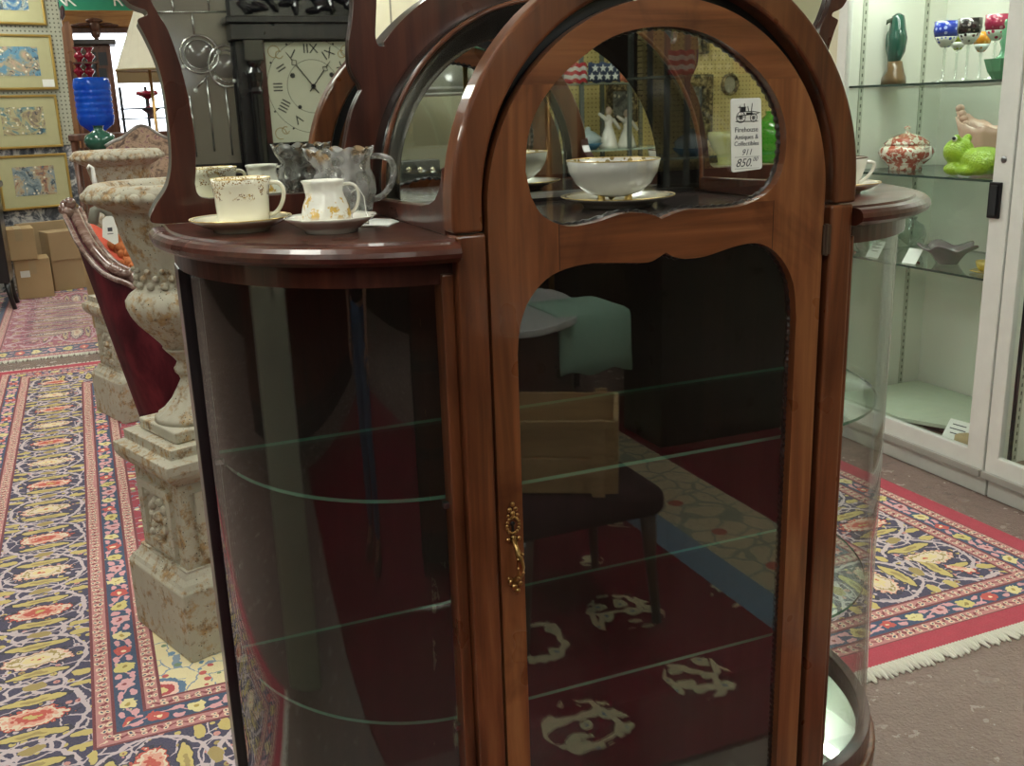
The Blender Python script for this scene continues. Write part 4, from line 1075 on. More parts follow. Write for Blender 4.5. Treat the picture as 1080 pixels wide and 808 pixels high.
obj('tassel_trim', bm, plain('orange silk tassels', '#b5693a', 0.8), cp, smooth=True)
# tags hanging between the urns
q = at(118, 257, 'Y', 2.55)
tgx = thing('hang_tag', 'white shop tag with a punched hole hanging below the front urn rim', 'price tag', (q.x, 2.55, q.z))
bm = nb(); pts = [at(x, y, 'Y', 2.55) for x, y in ((108, 232), (112, 228), (118, 228), (123, 233), (125, 256), (121, 258), (108, 250))]
plate(bm, [(p.x, p.z) for p in pts], (), 2.55, 2.553); cc_ = obj('card', bm, PAPER, tgx)
M_ = frameM(at(116, 242, 'Y', 2.5485), (1, 0, 0.02), (0.05, 0, 1)); bm = nb(); cbox(bm, (0, 0, 0), (0.016, 0.014, 0.0006), M_); cbox(bm, (0, -0.016, 0), (0.02, 0.0025, 0.0006), M_); obj('printed_emblem', bm, GREYINK, cc_)
bm = nb(); tube(bm, [at(x, y, 'Y', 2.57) for x, y in ((118, 229), (113, 222), (106, 219), (100, 222), (98, 236))], [0.018]*5, 8); tt = obj('padded_strap', bm, plain('grey padded fabric', '#7d7c70', 0.8), tgx, smooth=True)
q = at(94, 176, 'Y', 3.9)
bm = nb(); tube(bm, [at(x, y, 'Y', 3.95) for x, y in ((92, 178), (94, 174.5), (97.5, 177), (99, 187), (101, 199))], [0.006, 0.007, 0.008, 0.010, 0.013], 8)
tag(obj('plastic_hook', bm, PAPER, origin=q, smooth=True), 'white bent plastic hook showing under the farther urn rim', 'hook')

# leaning tan board edge beside the settee
q = at(98, 345, 'Z', 0.0126)
bm = nb(); f1_, f2_ = at(99, 346, 'Z', 0.0128), at(113, 343, 'Z', 0.0128); pb = [at(76, 215, 'Y', f1_.y+0.15), at(86, 225, 'Y', f2_.y+0.15), f2_, f1_]
vv = [bm.verts.new(p) for p in pb]; vw = [bm.verts.new(p+Vector((0.03, 0.06, 0.0))) for p in pb]
bm.faces.new(vv); bm.faces.new(list(reversed(vw)))
for i in range(4): bm.faces.new((vv[i], vv[(i+1) % 4], vw[(i+1) % 4], vw[i]))
tag(obj('leaning_board', bm, CARD2, origin=pb[3]), 'long tan board leaning on the floor left of the velvet settee', 'board')

# ---------------------------------------------------------------- the far room seen left of the cabinet
def A(x, y, Yv): return at(x, y, 'Y', Yv)
def pbox(bm, x0, y0, x1, y1, Yv, dep):
    a = A(x0, y1, Yv); b = A(x1, y0, Yv); box(bm, (a.x, Yv, a.z), (b.x, Yv+dep, b.z)); return a, b
# green sign
Yg = 12.0
a = A(58, 10, Yg); b = A(140, 5.5, Yg)
ln = thing('green_sign', 'green overhead sign with white letters in the far room', 'sign', (a.x, Yg, a.z))
bm = nb(); box(bm, (a.x-0.1, Yg, a.z-0.02), (A(172, 5, Yg).x, Yg+0.04, a.z+0.55)); sgn = obj('panel', bm, plain('green sign enamel', '#2f9473', 0.5), ln)
bm = nb(); box(bm, (a.x-0.1, Yg-0.01, a.z-0.22), (A(172, 5, Yg).x, Yg+0.05, a.z-0.02)); obj('white_border', bm, plain('pale sign border', '#cfe0d8', 0.6), ln)
for s, px in (('N', 64), ('K', 74), ('R', 124)):
    q = A(px, 0.5, Yg-0.01); text('letter', s, 0.20, frameM((q.x, Yg-0.012, q.z), (1, 0, 0), (0, 0, 1)), PAPER, sgn, 0.003)
# wooden beam / hall furniture with carved pediment
Yh = 11.2
ht = thing('hall_cabinet', 'tall honey wood frame with carved dark pediment drop in the far room', 'cabinet', (0.1, Yh+0.2, 0))
a = A(66, 29, Yh); b = A(142, 15, Yh)
bm = nb(); box(bm, (a.x, Yh, a.z), (b.x+0.35, Yh+0.25, b.z+0.04)); obj('header', bm, OAK, ht, bevel=0.01)
bm = nb(); box(bm, (a.x, Yh-0.02, a.z-0.06), (b.x+0.35, Yh+0.2, a.z)); obj('lower_moulding', bm, BROWNW, ht, bevel=0.008)
bm = nb(); c = A(100, 28, Yh-0.03)
for dx, dz, rx, rz in ((0, 0.06, 0.09, 0.03), (0, 0, 0.06, 0.07), (0, -0.08, 0.05, 0.05), (0, -0.14, 0.025, 0.05), (-0.12, 0.02, 0.08, 0.02), (0.12, 0.02, 0.08, 0.02), (-0.2, 0.01, 0.05, 0.015), (0.2, 0.01, 0.05, 0.015)):
    ball(bm, c+Vector((dx, -0.02, dz)), (rx, 0.04, rz), 12)
obj('carved_drop', bm, BROWNW, ht, smooth=True)
for px in (67, 190):
    bm = nb(); q = A(px, 60, Yh); box(bm, (q.x-0.05, Yh, 0), (q.x+0.05, Yh+0.2, a.z)); obj('post', bm, OAK, ht, bevel=0.01)
# vertical board at the wall's end with rounded top
bm = nb(); bp = [A(x, y, 8.6) for x, y in ((80, 156), (91, 156), (85, 115), (79, 60), (76, 30), (72, 22), (67, 23), (65, 30), (68, 60), (74, 110))]
plate(bm, [(p.x, p.z) for p in bp], (), 8.6, 8.66)
tag(obj('walnut_headboard', bm, wood('golden walnut', '#5e3b24', '#8a5f3e', '#ab8058', 'Z', coat=0.1), origin=(bp[0].x, 8.63, bp[0].z)), 'narrow rounded-top wooden board standing at the end of the picture wall', 'board')
bm = nb(); bp = [A(x, y, 8.5) for x, y in ((63, 8), (65.5, 4.5), (68, 8), (68.5, 16), (66, 22), (63.5, 18))]
plate(bm, [(p.x, p.z) for p in bp], (), 8.5, 8.54)
tag(obj('wall_plaque', bm, plain('dark red brown lacquer', '#3a1a1c', 0.3), origin=(bp[0].x, 8.52, bp[0].z), bevel=0.01), 'small dark oval plaque hanging above the rounded wooden board', 'plaque')
# dark dresser in the far room
Yd = 10.3
dr = thing('glazed_bookcase', 'dark brown glazed bookcase behind the blue water bottle', 'bookcase', (0.25, Yd+0.2, 0))
a = A(78, 140, Yd); b = A(118, 47, Yd)
bm = nb(); box(bm, (a.x, Yd, 0), (b.x-0.02, Yd+0.35, b.z)); obj('body', bm, BROWNW, dr, bevel=0.01)
bm = nb(); box(bm, (a.x-0.04, Yd-0.05, b.z), (b.x+0.04, Yd+0.4, b.z+0.05)); obj('cornice', bm, plain('dark grey cornice', '#4a4644', 0.5), dr, bevel=0.01)
for (x0, y0, x1, y1) in ((105, 55, 112, 69), (105, 72, 112, 84), (93, 55, 101, 84)):
    bm = nb(); p0, p1 = A(x0, y1, Yd-0.012), A(x1, y0, Yd-0.012); box(bm, (p0.x, Yd-0.012, p0.z), (p1.x, Yd, p1.z)); obj('pane', bm, plain('dark glazing', '#3a3c40', 0.15), dr)
# table with water bottle etc.
Yt = 7.6
ta = A(80, 139, Yt)
tbz = ta.z-0.02
tb = thing('display_table', 'glass-edged display table holding the blue bottle, behind the urns', 'table', (ta.x+0.5, Yt+0.2, 0.0122))
bm = nb(); box(bm, (ta.x-0.06, Yt-0.2, tbz-0.05), (ta.x+1.1, Yt+0.45, tbz)); obj('table_top', bm, BROWNW, tb, bevel=0.008)
for x in (ta.x-0.02, ta.x+1.05):
    for y in (Yt-0.16, Yt+0.40):
        bm = nb(); tube(bm, [(x, y, 0.0122), (x, y, tbz-0.045)], [0.02, 0.03], 10); obj('leg', bm, BROWNW, tb, smooth=True)
wc = A(103, 137.5, Yt)
W = thing('water_bottle', 'big translucent blue water bottle standing upside down beyond the urns', 'bottle', (wc.x, Yt, tbz))
hgt = A(101, 82, Yt).z-tbz; R_ = (A(121, 110, Yt).x-A(81, 110, Yt).x)/2
BLUEG = plain('blue bottle plastic', '#1240d8', 0.08, spec=0.8, emis=None)
tB = NT('translucent blue plastic'); pb = tB.coord(); n_ = tB.noise(pb, 9, 3)
mixb = tB.n.new('ShaderNodeMixShader'); tr = tB.n.new('ShaderNodeBsdfTransparent'); tr.inputs[0].default_value = (0.03, 0.16, 0.95, 1)
pr_ = tB.n.new('ShaderNodeBsdfPrincipled'); tB.put(pr_.inputs['Base Color'], tB.mix(n_, '#0a2fc0', '#2f80f0')); pr_.inputs['Roughness'].default_value = 0.1
mixb.inputs[0].default_value = 0.62; tB.link(tr.outputs[0], mixb.inputs[1]); tB.link(pr_.outputs[0], mixb.inputs[2]); tB.link(mixb.outputs[0], tB.out.inputs[0])
bm = nb(); pf = [(0, 0.0), (R_*0.35, 0.0), (R_*0.45, 0.02), (R_*0.9, 0.07), (R_, 0.12)]
for i in range(5):
    z0 = 0.14+(hgt-0.2)*i/5; pf += [(R_, z0), (R_*0.95, z0+0.012), (R_, z0+0.024)]
pf += [(R_, hgt-0.05), (R_*0.93, hgt-0.01), (R_*0.85, hgt), (0, hgt-0.005)]
lathe(bm, pf, (wc.x, Yt, tbz+0.0005), 40); obj('bottle_body', bm, tB.m, W, smooth=True)
bm = nb(); lathe(bm, [(R_*0.25, 0), (R_*0.3, 0.0), (R_*0.3, 0.05), (0, 0.05)], (wc.x, Yt-0.0, tbz+0.001), 20); obj('cap', bm, plain('pale blue cap', '#8fc0ff', 0.4), W)
# green ceramic jar
gc = A(106, 152, 6.9)
g_ = thing('green_jar', 'squat green glazed ceramic jar showing over the farther urn rim', 'jar', (gc.x, 6.9, 1.0))
gz0 = A(106, 160, 6.9).z; 
bm = nb(); lathe(bm, [(0, 0), (0.07, 0), (0.10, 0.04), (0.115, 0.08), (0.10, 0.12), (0.05, 0.15), (0.035, 0.16), (0.035, 0.185), (0.045, 0.19), (0, 0.188)], (gc.x, 6.9, gz0), 32); obj('jar_body', bm, plain('green glaze', '#2f5c4c', 0.15, coat=0.5), g_, smooth=True)
bm = nb(); cbox(bm, (gc.x, 6.9, gz0/2+0.006), (0.3, 0.3, gz0-0.0125)); o = tag(obj('plant_stand', bm, BROWNW, origin=(gc.x, 6.9, 0.0125), bevel=0.01), 'plain brown stand under the green jar behind the urns', 'stand')
# floral settee crest
Ys = 6.2
fs = thing('floral_settee', 'settee with tapestry back and curved wooden crest behind the urns', 'settee', (A(150, 150, Ys).x+0.2, Ys, 0.0))
cpx = [(112, 156), (120, 151), (130, 147), (138, 140), (147, 134.5), (156, 136), (165, 142), (175, 147), (188, 150), (205, 152)]
cv = [A(x, y, Ys) for x, y in cpx]; cv = [Vector(v) for v in smooth_loop([tuple(v) for v in cv], 4, closed=False)]
bm = nb(); plate(bm, [(v.x, v.z) for v in cv]+[(cv[-1].x, 0.45), (cv[0].x, 0.45)], (), Ys, Ys+0.08)
tf = NT('tapestry floral'); pf_ = tf.coord(); nn_ = tf.noise(pf_, 14, 4, 0.7, 0.6)
TAP = tf.bsdf(tf.ramp(nn_, [(0.38, '#5a4a44'), (0.46, '#8f7a68'), (0.54, '#b39a84'), (0.62, '#7a5560')]), 0.9)
obj('tapestry_back', bm, TAP, fs)
bm = nb(); tube(bm, [v+Vector((0, 0.03, 0.0)) for v in cv], 0.022, 8); obj('crest_rail', bm, plain('grey brown carved wood', '#5b5048', 0.35), fs, smooth=True)
bm = nb(); box(bm, (cv[0].x, Ys-0.45, 0.30), (cv[-1].x, Ys+0.08, 0.46)); obj('seat', bm, TAP, fs, bevel=0.03)
for x in (cv[0].x+0.05, cv[-1].x-0.05):
    for y in (Ys-0.40, Ys+0.03):
        bm = nb(); tube(bm, [(x, y, 0.31), (x, y, 0.0122 if y > 6.1 else 0.001)], [0.03, 0.018], 8); obj('leg', bm, BROWNW, fs, smooth=True)
# lamp with pleated shade
Yl = 6.9
lp_ = thing('table_lamp', 'lamp with large cream bell shade left of the cabinet back post', 'lamp', (A(152, 60, Yl).x, Yl, 0))
lx = A(156, 60, Yl).x
def zz(y): return A(156, y, Yl).z
prs = [(lx-A(x_, y_, Yl).x, zz(y_)) for x_, y_ in ((122, 74), (123.5, 71), (128, 55), (133.5, 37), (138.5, 20), (142, 8), (144, 0), (145, -8))]
bm = nb()
lathe(bm, prs, (lx, Yl, 0), 32, mod=lambda R, z, a: R*(1+0.012*abs(math.cos(8*a))))
sh = obj('lamp_shade', bm, plain('cream shade fabric', '#cfcab4', 0.8), lp_)
bm = nb(); tube(bm, [(lx+prs[0][0]*math.cos(a), Yl+prs[0][0]*math.sin(a), prs[0][1]) for a in [2*PI*k/32 for k in range(32)]], 0.008, 6, closed=True); obj('shade_trim', bm, plain('tan braid', '#8a7650', 0.8), sh)
bm = nb(); lathe(bm, [(0.10, 0.0), (0.10, 0.03), (0.03, 0.05), (0.018, 0.10), (0.05, 0.20), (0.06, 0.28), (0.02, 0.36), (0.012, 0.40), (0.012, prs[0][1]-1.0)], (lx, Yl, 1.05), 24); obj('base', bm, BRASS, lp_, smooth=True)
bm = nb(); box(bm, (lx-0.25, Yl-0.25, 1.0), (lx+0.25, Yl+0.25, 1.05)); 
for x in (-0.22, 0.22):
    for y in (-0.22, 0.22): tube(bm, [(lx+x, Yl+y, 0.0122), (lx+x, Yl+y, 1.0)], 0.02, 8)
tag(obj('side_table', bm, BROWNW, origin=(lx, Yl, 0.0122)), 'square wooden side table beneath the cream-shaded lamp', 'table')
# red glass vases
def vase(label, x, y0, y1, Yv, wpx, mat, prof, nm='red_vase', cat='vase', group=None, zsup=None):
    a = A(x, y1, Yv); b = A(x, y0, Yv); r = (A(x+wpx/2, y1, Yv).x-A(x-wpx/2, y1, Yv).x)/2; h = b.z-a.z
    bm = nb(); lathe(bm, [(pr*r, pz*h) for pr, pz in prof], (a.x, Yv, a.z), 28)
    o = obj(nm, bm, mat, origin=(a.x, Yv, a.z), smooth=True); tag(o, label, cat, group); return a
RED = plain('cranberry glass', '#8e1d33', 0.1, coat=0.4)
bul = [(0, 0), (0.5, 0), (0.4, 0.1), (0.9, 0.3), (1, 0.42), (0.6, 0.6), (0.4, 0.7), (0.75, 0.9), (1.0, 1.0), (0.9, 1.0), (0, 0.6)]
sv = [(84, 50, 66), (95, 50, 66), (84, 66, 82), (95, 66, 82)]
for i, (x, y0, y1) in enumerate(sv):
    vase(['upper left red glass vase above the blue bottle', 'upper right red glass vase above the blue bottle', 'lower left red glass vase touching the blue bottle top', 'lower right red glass vase touching the blue bottle top'][i], x, y0, y1-0.6, 8.4, 12, RED, bul, group='red glass vases above the blue bottle')
bm = nb()
for y1 in (66, 82):
    p0, p1 = A(77, y1, 8.4), A(104, y1, 8.4); box(bm, (p0.x, 8.3, p0.z-0.012), (p1.x, 8.5, p0.z))
p0, p1 = A(77, 82, 8.4), A(104, 82, 8.4)
for x in (p0.x, p1.x): tube(bm, [(x, 8.4, 0.0122), (x, 8.4, A(77, 64, 8.4).z)], 0.012, 6)
tag(obj('vase_shelf', bm, BROWNW, origin=(p0.x, 8.4, 0.0122)), 'slim two-tier stand holding the red glass vases', 'shelf')
p0, p1 = A(127, 120, 8.6), A(172, 120, 8.6)
vase('red glass compote under the cream lamp shade', 157, 96, 114, 8.6, 24, RED, [(0, 0), (0.5, 0), (0.15, 0.1), (0.12, 0.5), (0.6, 0.7), (1, 0.8), (0.9, 1.0), (0.7, 0.95), (0, 0.75)], nm='red_compote', cat='compote')
vase('clear pink-tinted dish on the shelf under the lamp shade', 160, 115, 124, 8.6, 20, plain('pink glass', '#b98a8c', 0.15), [(0, 0), (0.4, 0), (0.2, 0.3), (1, 1), (0.9, 1), (0, 0.4)], nm='pink_dish', cat='dish')
bm = nb()
for y in (114.5, 125): q = A(127, y, 8.6); box(bm, (q.x, 8.45, q.z-0.012), (p1.x+0.1, 8.75, q.z))
for x in (A(127, 100, 8.6).x, A(154, 100, 8.6).x, p1.x+0.1): box(bm, (x-0.012, 8.58, 0.0122), (x+0.012, 8.62, A(127, 92, 8.6).z))
rack_ = tag(obj('shelf_rack', bm, plain('dark steel rack', '#2f3336', 0.4), origin=(p0.x, 8.6, 0.0122)), 'dark metal rack of shelves under the cream lamp shade', 'shelf')
# clear bottles on a tan panel under the shade
bm = nb(); a, b = A(124, 88, 8.76), A(168, 72, 8.76); box(bm, (a.x, 8.76, a.z), (b.x+0.1, 8.79, b.z)); obj('back_panel', bm, plain('tan board', '#8f7a58', 0.8), rack_)
# ---------------------------------------------------------------- white glazed showcases at the right
XC = 3.15; XCB = 3.76
WHITEM = plain('white painted metal', '#d3d5ce', 0.35)
def caseback():
    t = NT('pale grey green case lining'); p = t.coord(); return t.bsdf(t.mix(t.noise(p, 1.5, 2), '#d2d4c8', '#dadcd0'), 0.55)
CB = caseback()
ZT = 2.25
def showcase(label, y0, y1, doorl=True, right=False):
    t = thing('showcase', label, 'display case', (XC, (y0+y1)/2, 0), 0, 'white glazed showcases')
    def b_(nm, lo, hi, m, par=t, **k): b = nb(); box(b, lo, hi); return obj(nm, b, m, par, **k)
    b_('plinth', (XC+0.015, y0, 0.0), (XCB, y1, 0.115), WHITEM, bevel=0.004)
    b_('floor_panel', (XC+0.02, y0, 0.1152), (XCB, y1, 0.135), plain('case floor', '#7d6a58', 0.5))
    b_('back_panel', (XCB-0.02, y0, 0.135), (XCB, y1, ZT), CB)
    b_('end_panel', (XC+0.03, y1-0.02, 0.135), (XCB-0.02, y1, ZT), CB)
    b_('end_panel', (XC+0.03, y0, 0.135), (XCB-0.02, y0+0.02, ZT), CB)
    lt = b_('added_strip_light', (XC+0.06, y0+0.06, ZT-0.03), (XC+0.11, y1-0.06, ZT-0.001), emit('added case light', (0.95, 1.0, 0.90, 1), 16.0))  # unseen lamp added to brighten the case interior
    b_('top_panel', (XC, y0, ZT), (XCB, y1, ZT+0.06), WHITEM, bevel=0.004)
    b = nb(); fy0, fy1 = y0+0.0, y1-0.0; z0, z1 = 0.10, ZT
    # frame as plate in y,z
    R = Matrix(((0, 1, 0, 0), (1, 0, 0, 0), (0, 0, 1, 0), (0, 0, 0, 1)))
    plate(b, [(fy0, z0), (fy1, z0), (fy1, z1), (fy0, z1)], [[(fy0+0.085, z0+0.085), (fy1-0.06, z0+0.085), (fy1-0.06, z1-0.05), (fy0+0.085, z1-0.05)]], XC-0.012, XC+0.018, T=R)
    fr = obj('door_frame', b, WHITEM, t, bevel=0.004)
    b_('track', (XC-0.030, fy0, 0.088), (XC-0.012, fy1, 0.118), plain('grey track', '#9a9890', 0.4), bevel=0.003)
    b_('door_glass', (XC+0.001, fy0+0.08, z0+0.08), (XC+0.005, fy1-0.055, z1-0.045), CASEGLASS)
    # shelf standards: perforated strips
    for k, xx in enumerate((XC+0.115, XC+0.47)):
        b = nb(); box(b, (xx-0.012, y1-0.026, 0.14), (xx+0.012, y1-0.0205, ZT-0.02)); sd = obj('shelf_standard', b, plain('pale standard', '#b5baa8', 0.5), t)
        b = nb()
        for z in [0.16+0.0335*i for i in range(61)]: cbox(b, (xx, y1-0.0268, z), (0.006, 0.001, 0.015))
        obj('slots', b, plain('slot shadow', '#5c6054', 0.8), sd)
    return t, b_
c1, cb1 = showcase('white showcase with glass shelves of coloured glass, beside the Persian rug', 1.395, 2.40)
for z in (1.622, 1.250, 0.868):
    b = nb(); box(b, (XC+0.035, 1.42, z-0.009), (XCB-0.028, 2.372, z)); o = obj('glass_shelf', b, [SHELFG, plain('dark shelf edge', '#35443e', 0.2)], c1)
    for p_ in o.data.polygons:
        if abs(p_.normal.z) < 0.5: p_.material_index = 1
b = nb(); cbox(b, (XC-0.018, 1.455, 1.182), (0.012, 0.055, 0.135)); obj('finger_pull', b, BLACK, c1, bevel=0.003)
b = nb(); cbox(b, (XC-0.026, 1.455, 1.182), (0.006, 0.030, 0.110)); obj('pull_recess', b, plain('dark grey plastic', '#25282a', 0.4), c1)
b = nb(); ball(b, (XC-0.013, 1.435, 1.333), (0.006, 0.013, 0.013), 12); obj('lock', b, STEEL, c1, smooth=True)
c2, cb2 = showcase('second white showcase cut off by the right edge of the photo', 0.30, 1.385)
b = nb(); box(b, (XC+0.02, 1.300, 0.14), (XC+0.03, 1.312, ZT)); obj('dark_seal', b, BLACK, c2)
# ---- contents
Z1, Z2, Z3, ZF = 1.6222, 1.2502, 0.8682, 0.1352
def onshelf(px, py, z): return at(px, py, 'Z', z)
def inX(px, X): 
    """y of a photo column on the plane X at eye height"""
    return at(px, 90, 'X', X)
# bird figurine
q = at(943, 84, 'X', 3.40); bx, by = 3.40, q.y
bird = thing('bird_figurine', 'dark green ceramic parrot perched on a brown stump, top shelf', 'figurine', (bx, by, Z1))
GRN = plain('dark green glaze', '#17493c', 0.15, coat=0.5)
hb_ = at(943, 14, 'X', 3.40).z - Z1
bm = nb(); lathe(bm, [(0, 0), (0.055, 0), (0.050, 0.03), (0.036, 0.06), (0.030, 0.10), (0.0, 0.105)], (bx, by, Z1), 14, mod=lambda R, z, a: R*(1+0.12*math.sin(3*a+z*60))); obj('stump', bm, plain('brown gold stump', '#6b5230', 0.3, coat=0.3), bird, smooth=True)
s = hb_/0.34
pts = [(0, 0.02, 0.05), (0, 0.012, 0.10), (0, 0.0, 0.16), (0, -0.003, 0.22), (0, 0.0, 0.265), (0, 0.0, 0.30), (0, 0.0, 0.325), (0, 0, 0.338)]
bm = nb(); tube(bm, [(bx+a*s, by+b*s, Z1+c*s) for a, b, c in pts], [0.010, 0.024, 0.040, 0.044, 0.036, 0.032, 0.026, 0.008], 14)
ball(bm, (bx-0.01, by-0.034*s, Z1+0.19*s), (0.022, 0.012, 0.065), 12, Matrix.Rotation(0.12, 4, 'X')); ball(bm, (bx-0.01, by+0.034*s, Z1+0.19*s), (0.022, 0.012, 0.065), 12, Matrix.Rotation(-0.12, 4, 'X'))
obj('bird_body', bm, GRN, bird, smooth=True)
bm = nb(); tube(bm, [(bx-0.022, by+0.012, Z1+0.305*s), (bx-0.042, by+0.018, Z1+0.300*s), (bx-0.046, by+0.02, Z1+0.285*s)], [0.012, 0.008, 0.002], 8); obj('beak', bm, plain('brown beak', '#3b4a38', 0.3), bird, smooth=True)
# goblets
def cutglass(nm, col, col2):
    t = NT(nm); p = t.coord(); v = t.voro(p, 52, rnd=0.3)
    c = t.mix(v < 0.34, col, col2); return t.bsdf(c, 0.06, 0, coat=0.5)
CLR = plain('clear crystal', '#b9c4b4', 0.05, coat=0.5)
CRY = NT('clear crystal glass'); g_ = CRY.n.new('ShaderNodeMixShader'); a_ = CRY.n.new('ShaderNodeBsdfTransparent'); b_g = CRY.n.new('ShaderNodeBsdfGlossy'); b_g.inputs['Roughness'].default_value = 0.05; lw = CRY.n.new('ShaderNodeLayerWeight'); lw.inputs[0].default_value = 0.35
a_.inputs[0].default_value = (0.86, 0.9, 0.87, 1)
CRY.link(lw.outputs['Facing'], g_.inputs[0]); CRY.link(a_.outputs[0], g_.inputs[1]); CRY.link(b_g.outputs[0], g_.inputs[2]); CRY.link(g_.outputs[0], CRY.out.inputs[0]); CRYSTAL = CRY.m
def goblet(px, top, X, col, col2, label, wpx=27, drop=28):
    q = at(px, 86, 'X', X); y = q.y; zt = at(px, top, 'X', X).z; h = zt-Z1
    r = abs(at(px-wpx/2, top, 'X', X).y-at(px+wpx/2, top, 'X', X).y)/2*0.72
    t = thing('wine_goblet', label, 'wine glass', (X, y, Z1), 0, 'cut glass goblets on the top shelf')
    zc = at(px, top+drop, 'X', X).z
    hb = zt-zc
    bm = nb(); lathe(bm, [(0, 0), (r*0.9, 0), (r*0.85, 0.004), (0.006, 0.012), (0.005, h-hb-0.02), (0.008, h-hb-0.005), (0, h-hb)], (X, y, Z1), 24); obj('stem_and_foot', bm, CRYSTAL, t, smooth=True)
    bm = nb(); lathe(bm, [(0, 0), (r*0.35, 0.004), (r*0.72, hb*0.25), (r*0.90, hb*0.42), (r*0.86, hb*0.42), (r*0.66, hb*0.27), (0, 0.01)], (X, y, Z1+h-hb), 28); obj('cut_bowl_base', bm, cutglass(label[:10]+' cut', '#c8cfc4', col), t, smooth=True)
    bm = nb(); lathe(bm, [(r*0.90, hb*0.42), (r, hb*0.65), (r*0.98, hb), (r*0.94, hb), (r*0.95, hb*0.65), (r*0.86, hb*0.42)], (X, y, Z1+h-hb), 28); obj('coloured_bowl', bm, cutglass(label[:8]+' glass', col, col2), t, smooth=True)
goblet(994, 23, 3.36, '#16309a', '#8fa0d8', 'cobalt blue cut-glass goblet, leftmost of the front three')
goblet(1018, 20, 3.33, '#1c1416', '#9a8f88', 'black cut-glass goblet between the blue and pink ones')
goblet(1046, 16, 3.30, '#a8284e', '#d890a4', 'pink cut-glass goblet, rightmost of the front three')
goblet(1007, 32, 3.52, '#9ab02c', '#c8d07a', 'lime green goblet behind the blue and black ones', 20, 22)
goblet(1032, 34, 3.50, '#c8821a', '#e0b050', 'amber goblet behind the black and pink ones', 20, 22)
# jadeite bowl with figure
q = at(1062, 80, 'X', 3.28); JD = plain('jade green glass', '#5a9a72', 0.2, coat=0.5)
t = thing('flower_bowl', 'jade green flower bowl with a standing figure, top shelf by the door post', 'bowl', (3.28, q.y+0.015, Z1))
hh = at(1056, 62, 'X', 3.28).z-Z1
bm = nb(); c = (3.28, q.y+0.015, Z1); lathe(bm, [(0, 0.004), (0.030, 0.0), (0.04, 0.0), (0.062, 0.03), (0.078, hh), (0.074, hh), (0.058, 0.03), (0, 0.015)], c, 12); obj('bowl_body', bm, JD, t)
bm = nb(); z0 = Z1+hh*0.7; lathe(bm, [(0.05, 0), (0.045, 0.02), (0.025, 0.035), (0.018, 0.06), (0.026, 0.085), (0.018, 0.10), (0.022, 0.125), (0.010, 0.135), (0.016, 0.15), (0.012, 0.165), (0, 0.17)], (c[0], c[1], z0), 16); tube(bm, [(c[0], c[1]-0.02, z0+0.11), (c[0], c[1]-0.045, z0+0.14), (c[0], c[1]-0.01, z0+0.165)], 0.007, 6); obj('figure', bm, JD, t, smooth=True)
# red transferware tureen
q = at(953, 178, 'X', 3.42); c = (3.40, q.y-0.03, Z2)
t = thing('lidded_tureen', 'red and white transferware tureen with lid and side handles, middle shelf', 'tureen', c)
tt_ = NT('red transferware'); p = tt_.coord(); n_ = tt_.noise(p, 34, 3, 0.65, 0.8); TR = tt_.bsdf(tt_.ramp(n_, [(0.44, '#a8503c'), (0.50, '#c48a74'), (0.54, '#e3dccb'), (1, '#e6e0d0')]), 0.15, coat=0.5)
w_ = abs(at(922, 160, 'X', 3.42).y-at(984, 160, 'X', 3.42).y)/2*0.66
ze = lambda y: at(953, y, 'X', 3.42).z-Z2
bm = nb(); lathe(bm, [(0, 0.012), (w_*0.5, 0.012), (w_*0.55, 0), (w_*0.6, 0.0), (w_*0.58, 0.015), (w_*0.9, ze(166)), (w_, ze(160)), (w_*0.92, ze(155)), (w_*0.78, ze(152)), (0, ze(152))], c, 36); obj('tureen_bowl', bm, TR, t, smooth=True)
bm = nb(); zl = ze(152); lathe(bm, [(w_*0.80, zl), (w_*0.82, zl+0.006), (w_*0.6, zl+0.03), (w_*0.3, zl+0.045), (0.012, zl+0.05), (0.01, zl+0.065), (0.018, zl+0.075), (0, zl+0.083)], c, 36); obj('lid', bm, TR, t, smooth=True)
for s_ in (-1, 1):
    bm = nb(); tube(bm, [(c[0], c[1]+s_*(w_*0.9), c[2]+ze(156)), (c[0], c[1]+s_*(w_*1.2), c[2]+ze(153)), (c[0], c[1]+s_*(w_*1.22), c[2]+ze(164)), (c[0], c[1]+s_*(w_*0.9), c[2]+ze(168))], 0.006, 8); obj('handle', bm, CHINA, t, smooth=True)
# green frog planter
q = at(1028, 184, 'X', 3.30); cy = q.y; zf = lambda y: at(1028, y, 'X', 3.30).z
FR = NT('lime green rough glaze'); p = FR.coord(); FROG = FR.bsdf(FR.mix(FR.noise(p, 40, 3), '#86a81f', '#a3c437'), 0.35, normal=FR.bump(FR.voro(p, 120), 0.6, 0.004), coat=0.3)
t = thing('frog_planter', 'bright lime green ceramic frog planter, middle shelf behind the door post', 'figurine', (3.30, cy, Z2))
yy = lambda px: at(px, 170, 'X', 3.30).y
bm = nb()
bmesh.ops.create_uvsphere(bm, u_segments=24, v_segments=16, radius=1, matrix=Matrix.Translation((3.31, yy(1036), Z2+0.062)) @ Matrix.Diagonal((0.075, abs(yy(1010)-yy(1062))/2*0.85, 0.055, 1)))
ball(bm, (3.285, yy(1013), zf(160)), (0.058, 0.062, 0.055), 20); ball(bm, (3.30, yy(1024), zf(168)), (0.05, 0.06, 0.045), 16)
ball(bm, (3.262, yy(1014), Z2+0.026), (0.030, 0.05, 0.026), 14); ball(bm, (3.25, yy(1030), Z2+0.024), (0.030, 0.055, 0.022), 14)
ball(bm, (3.265, yy(1040), Z2+0.05), (0.035, 0.06, 0.045), 14)
for x_ in (3.258, 3.318): ball(bm, (x_, yy(1015), zf(146)), (0.017, 0.019, 0.017), 12)
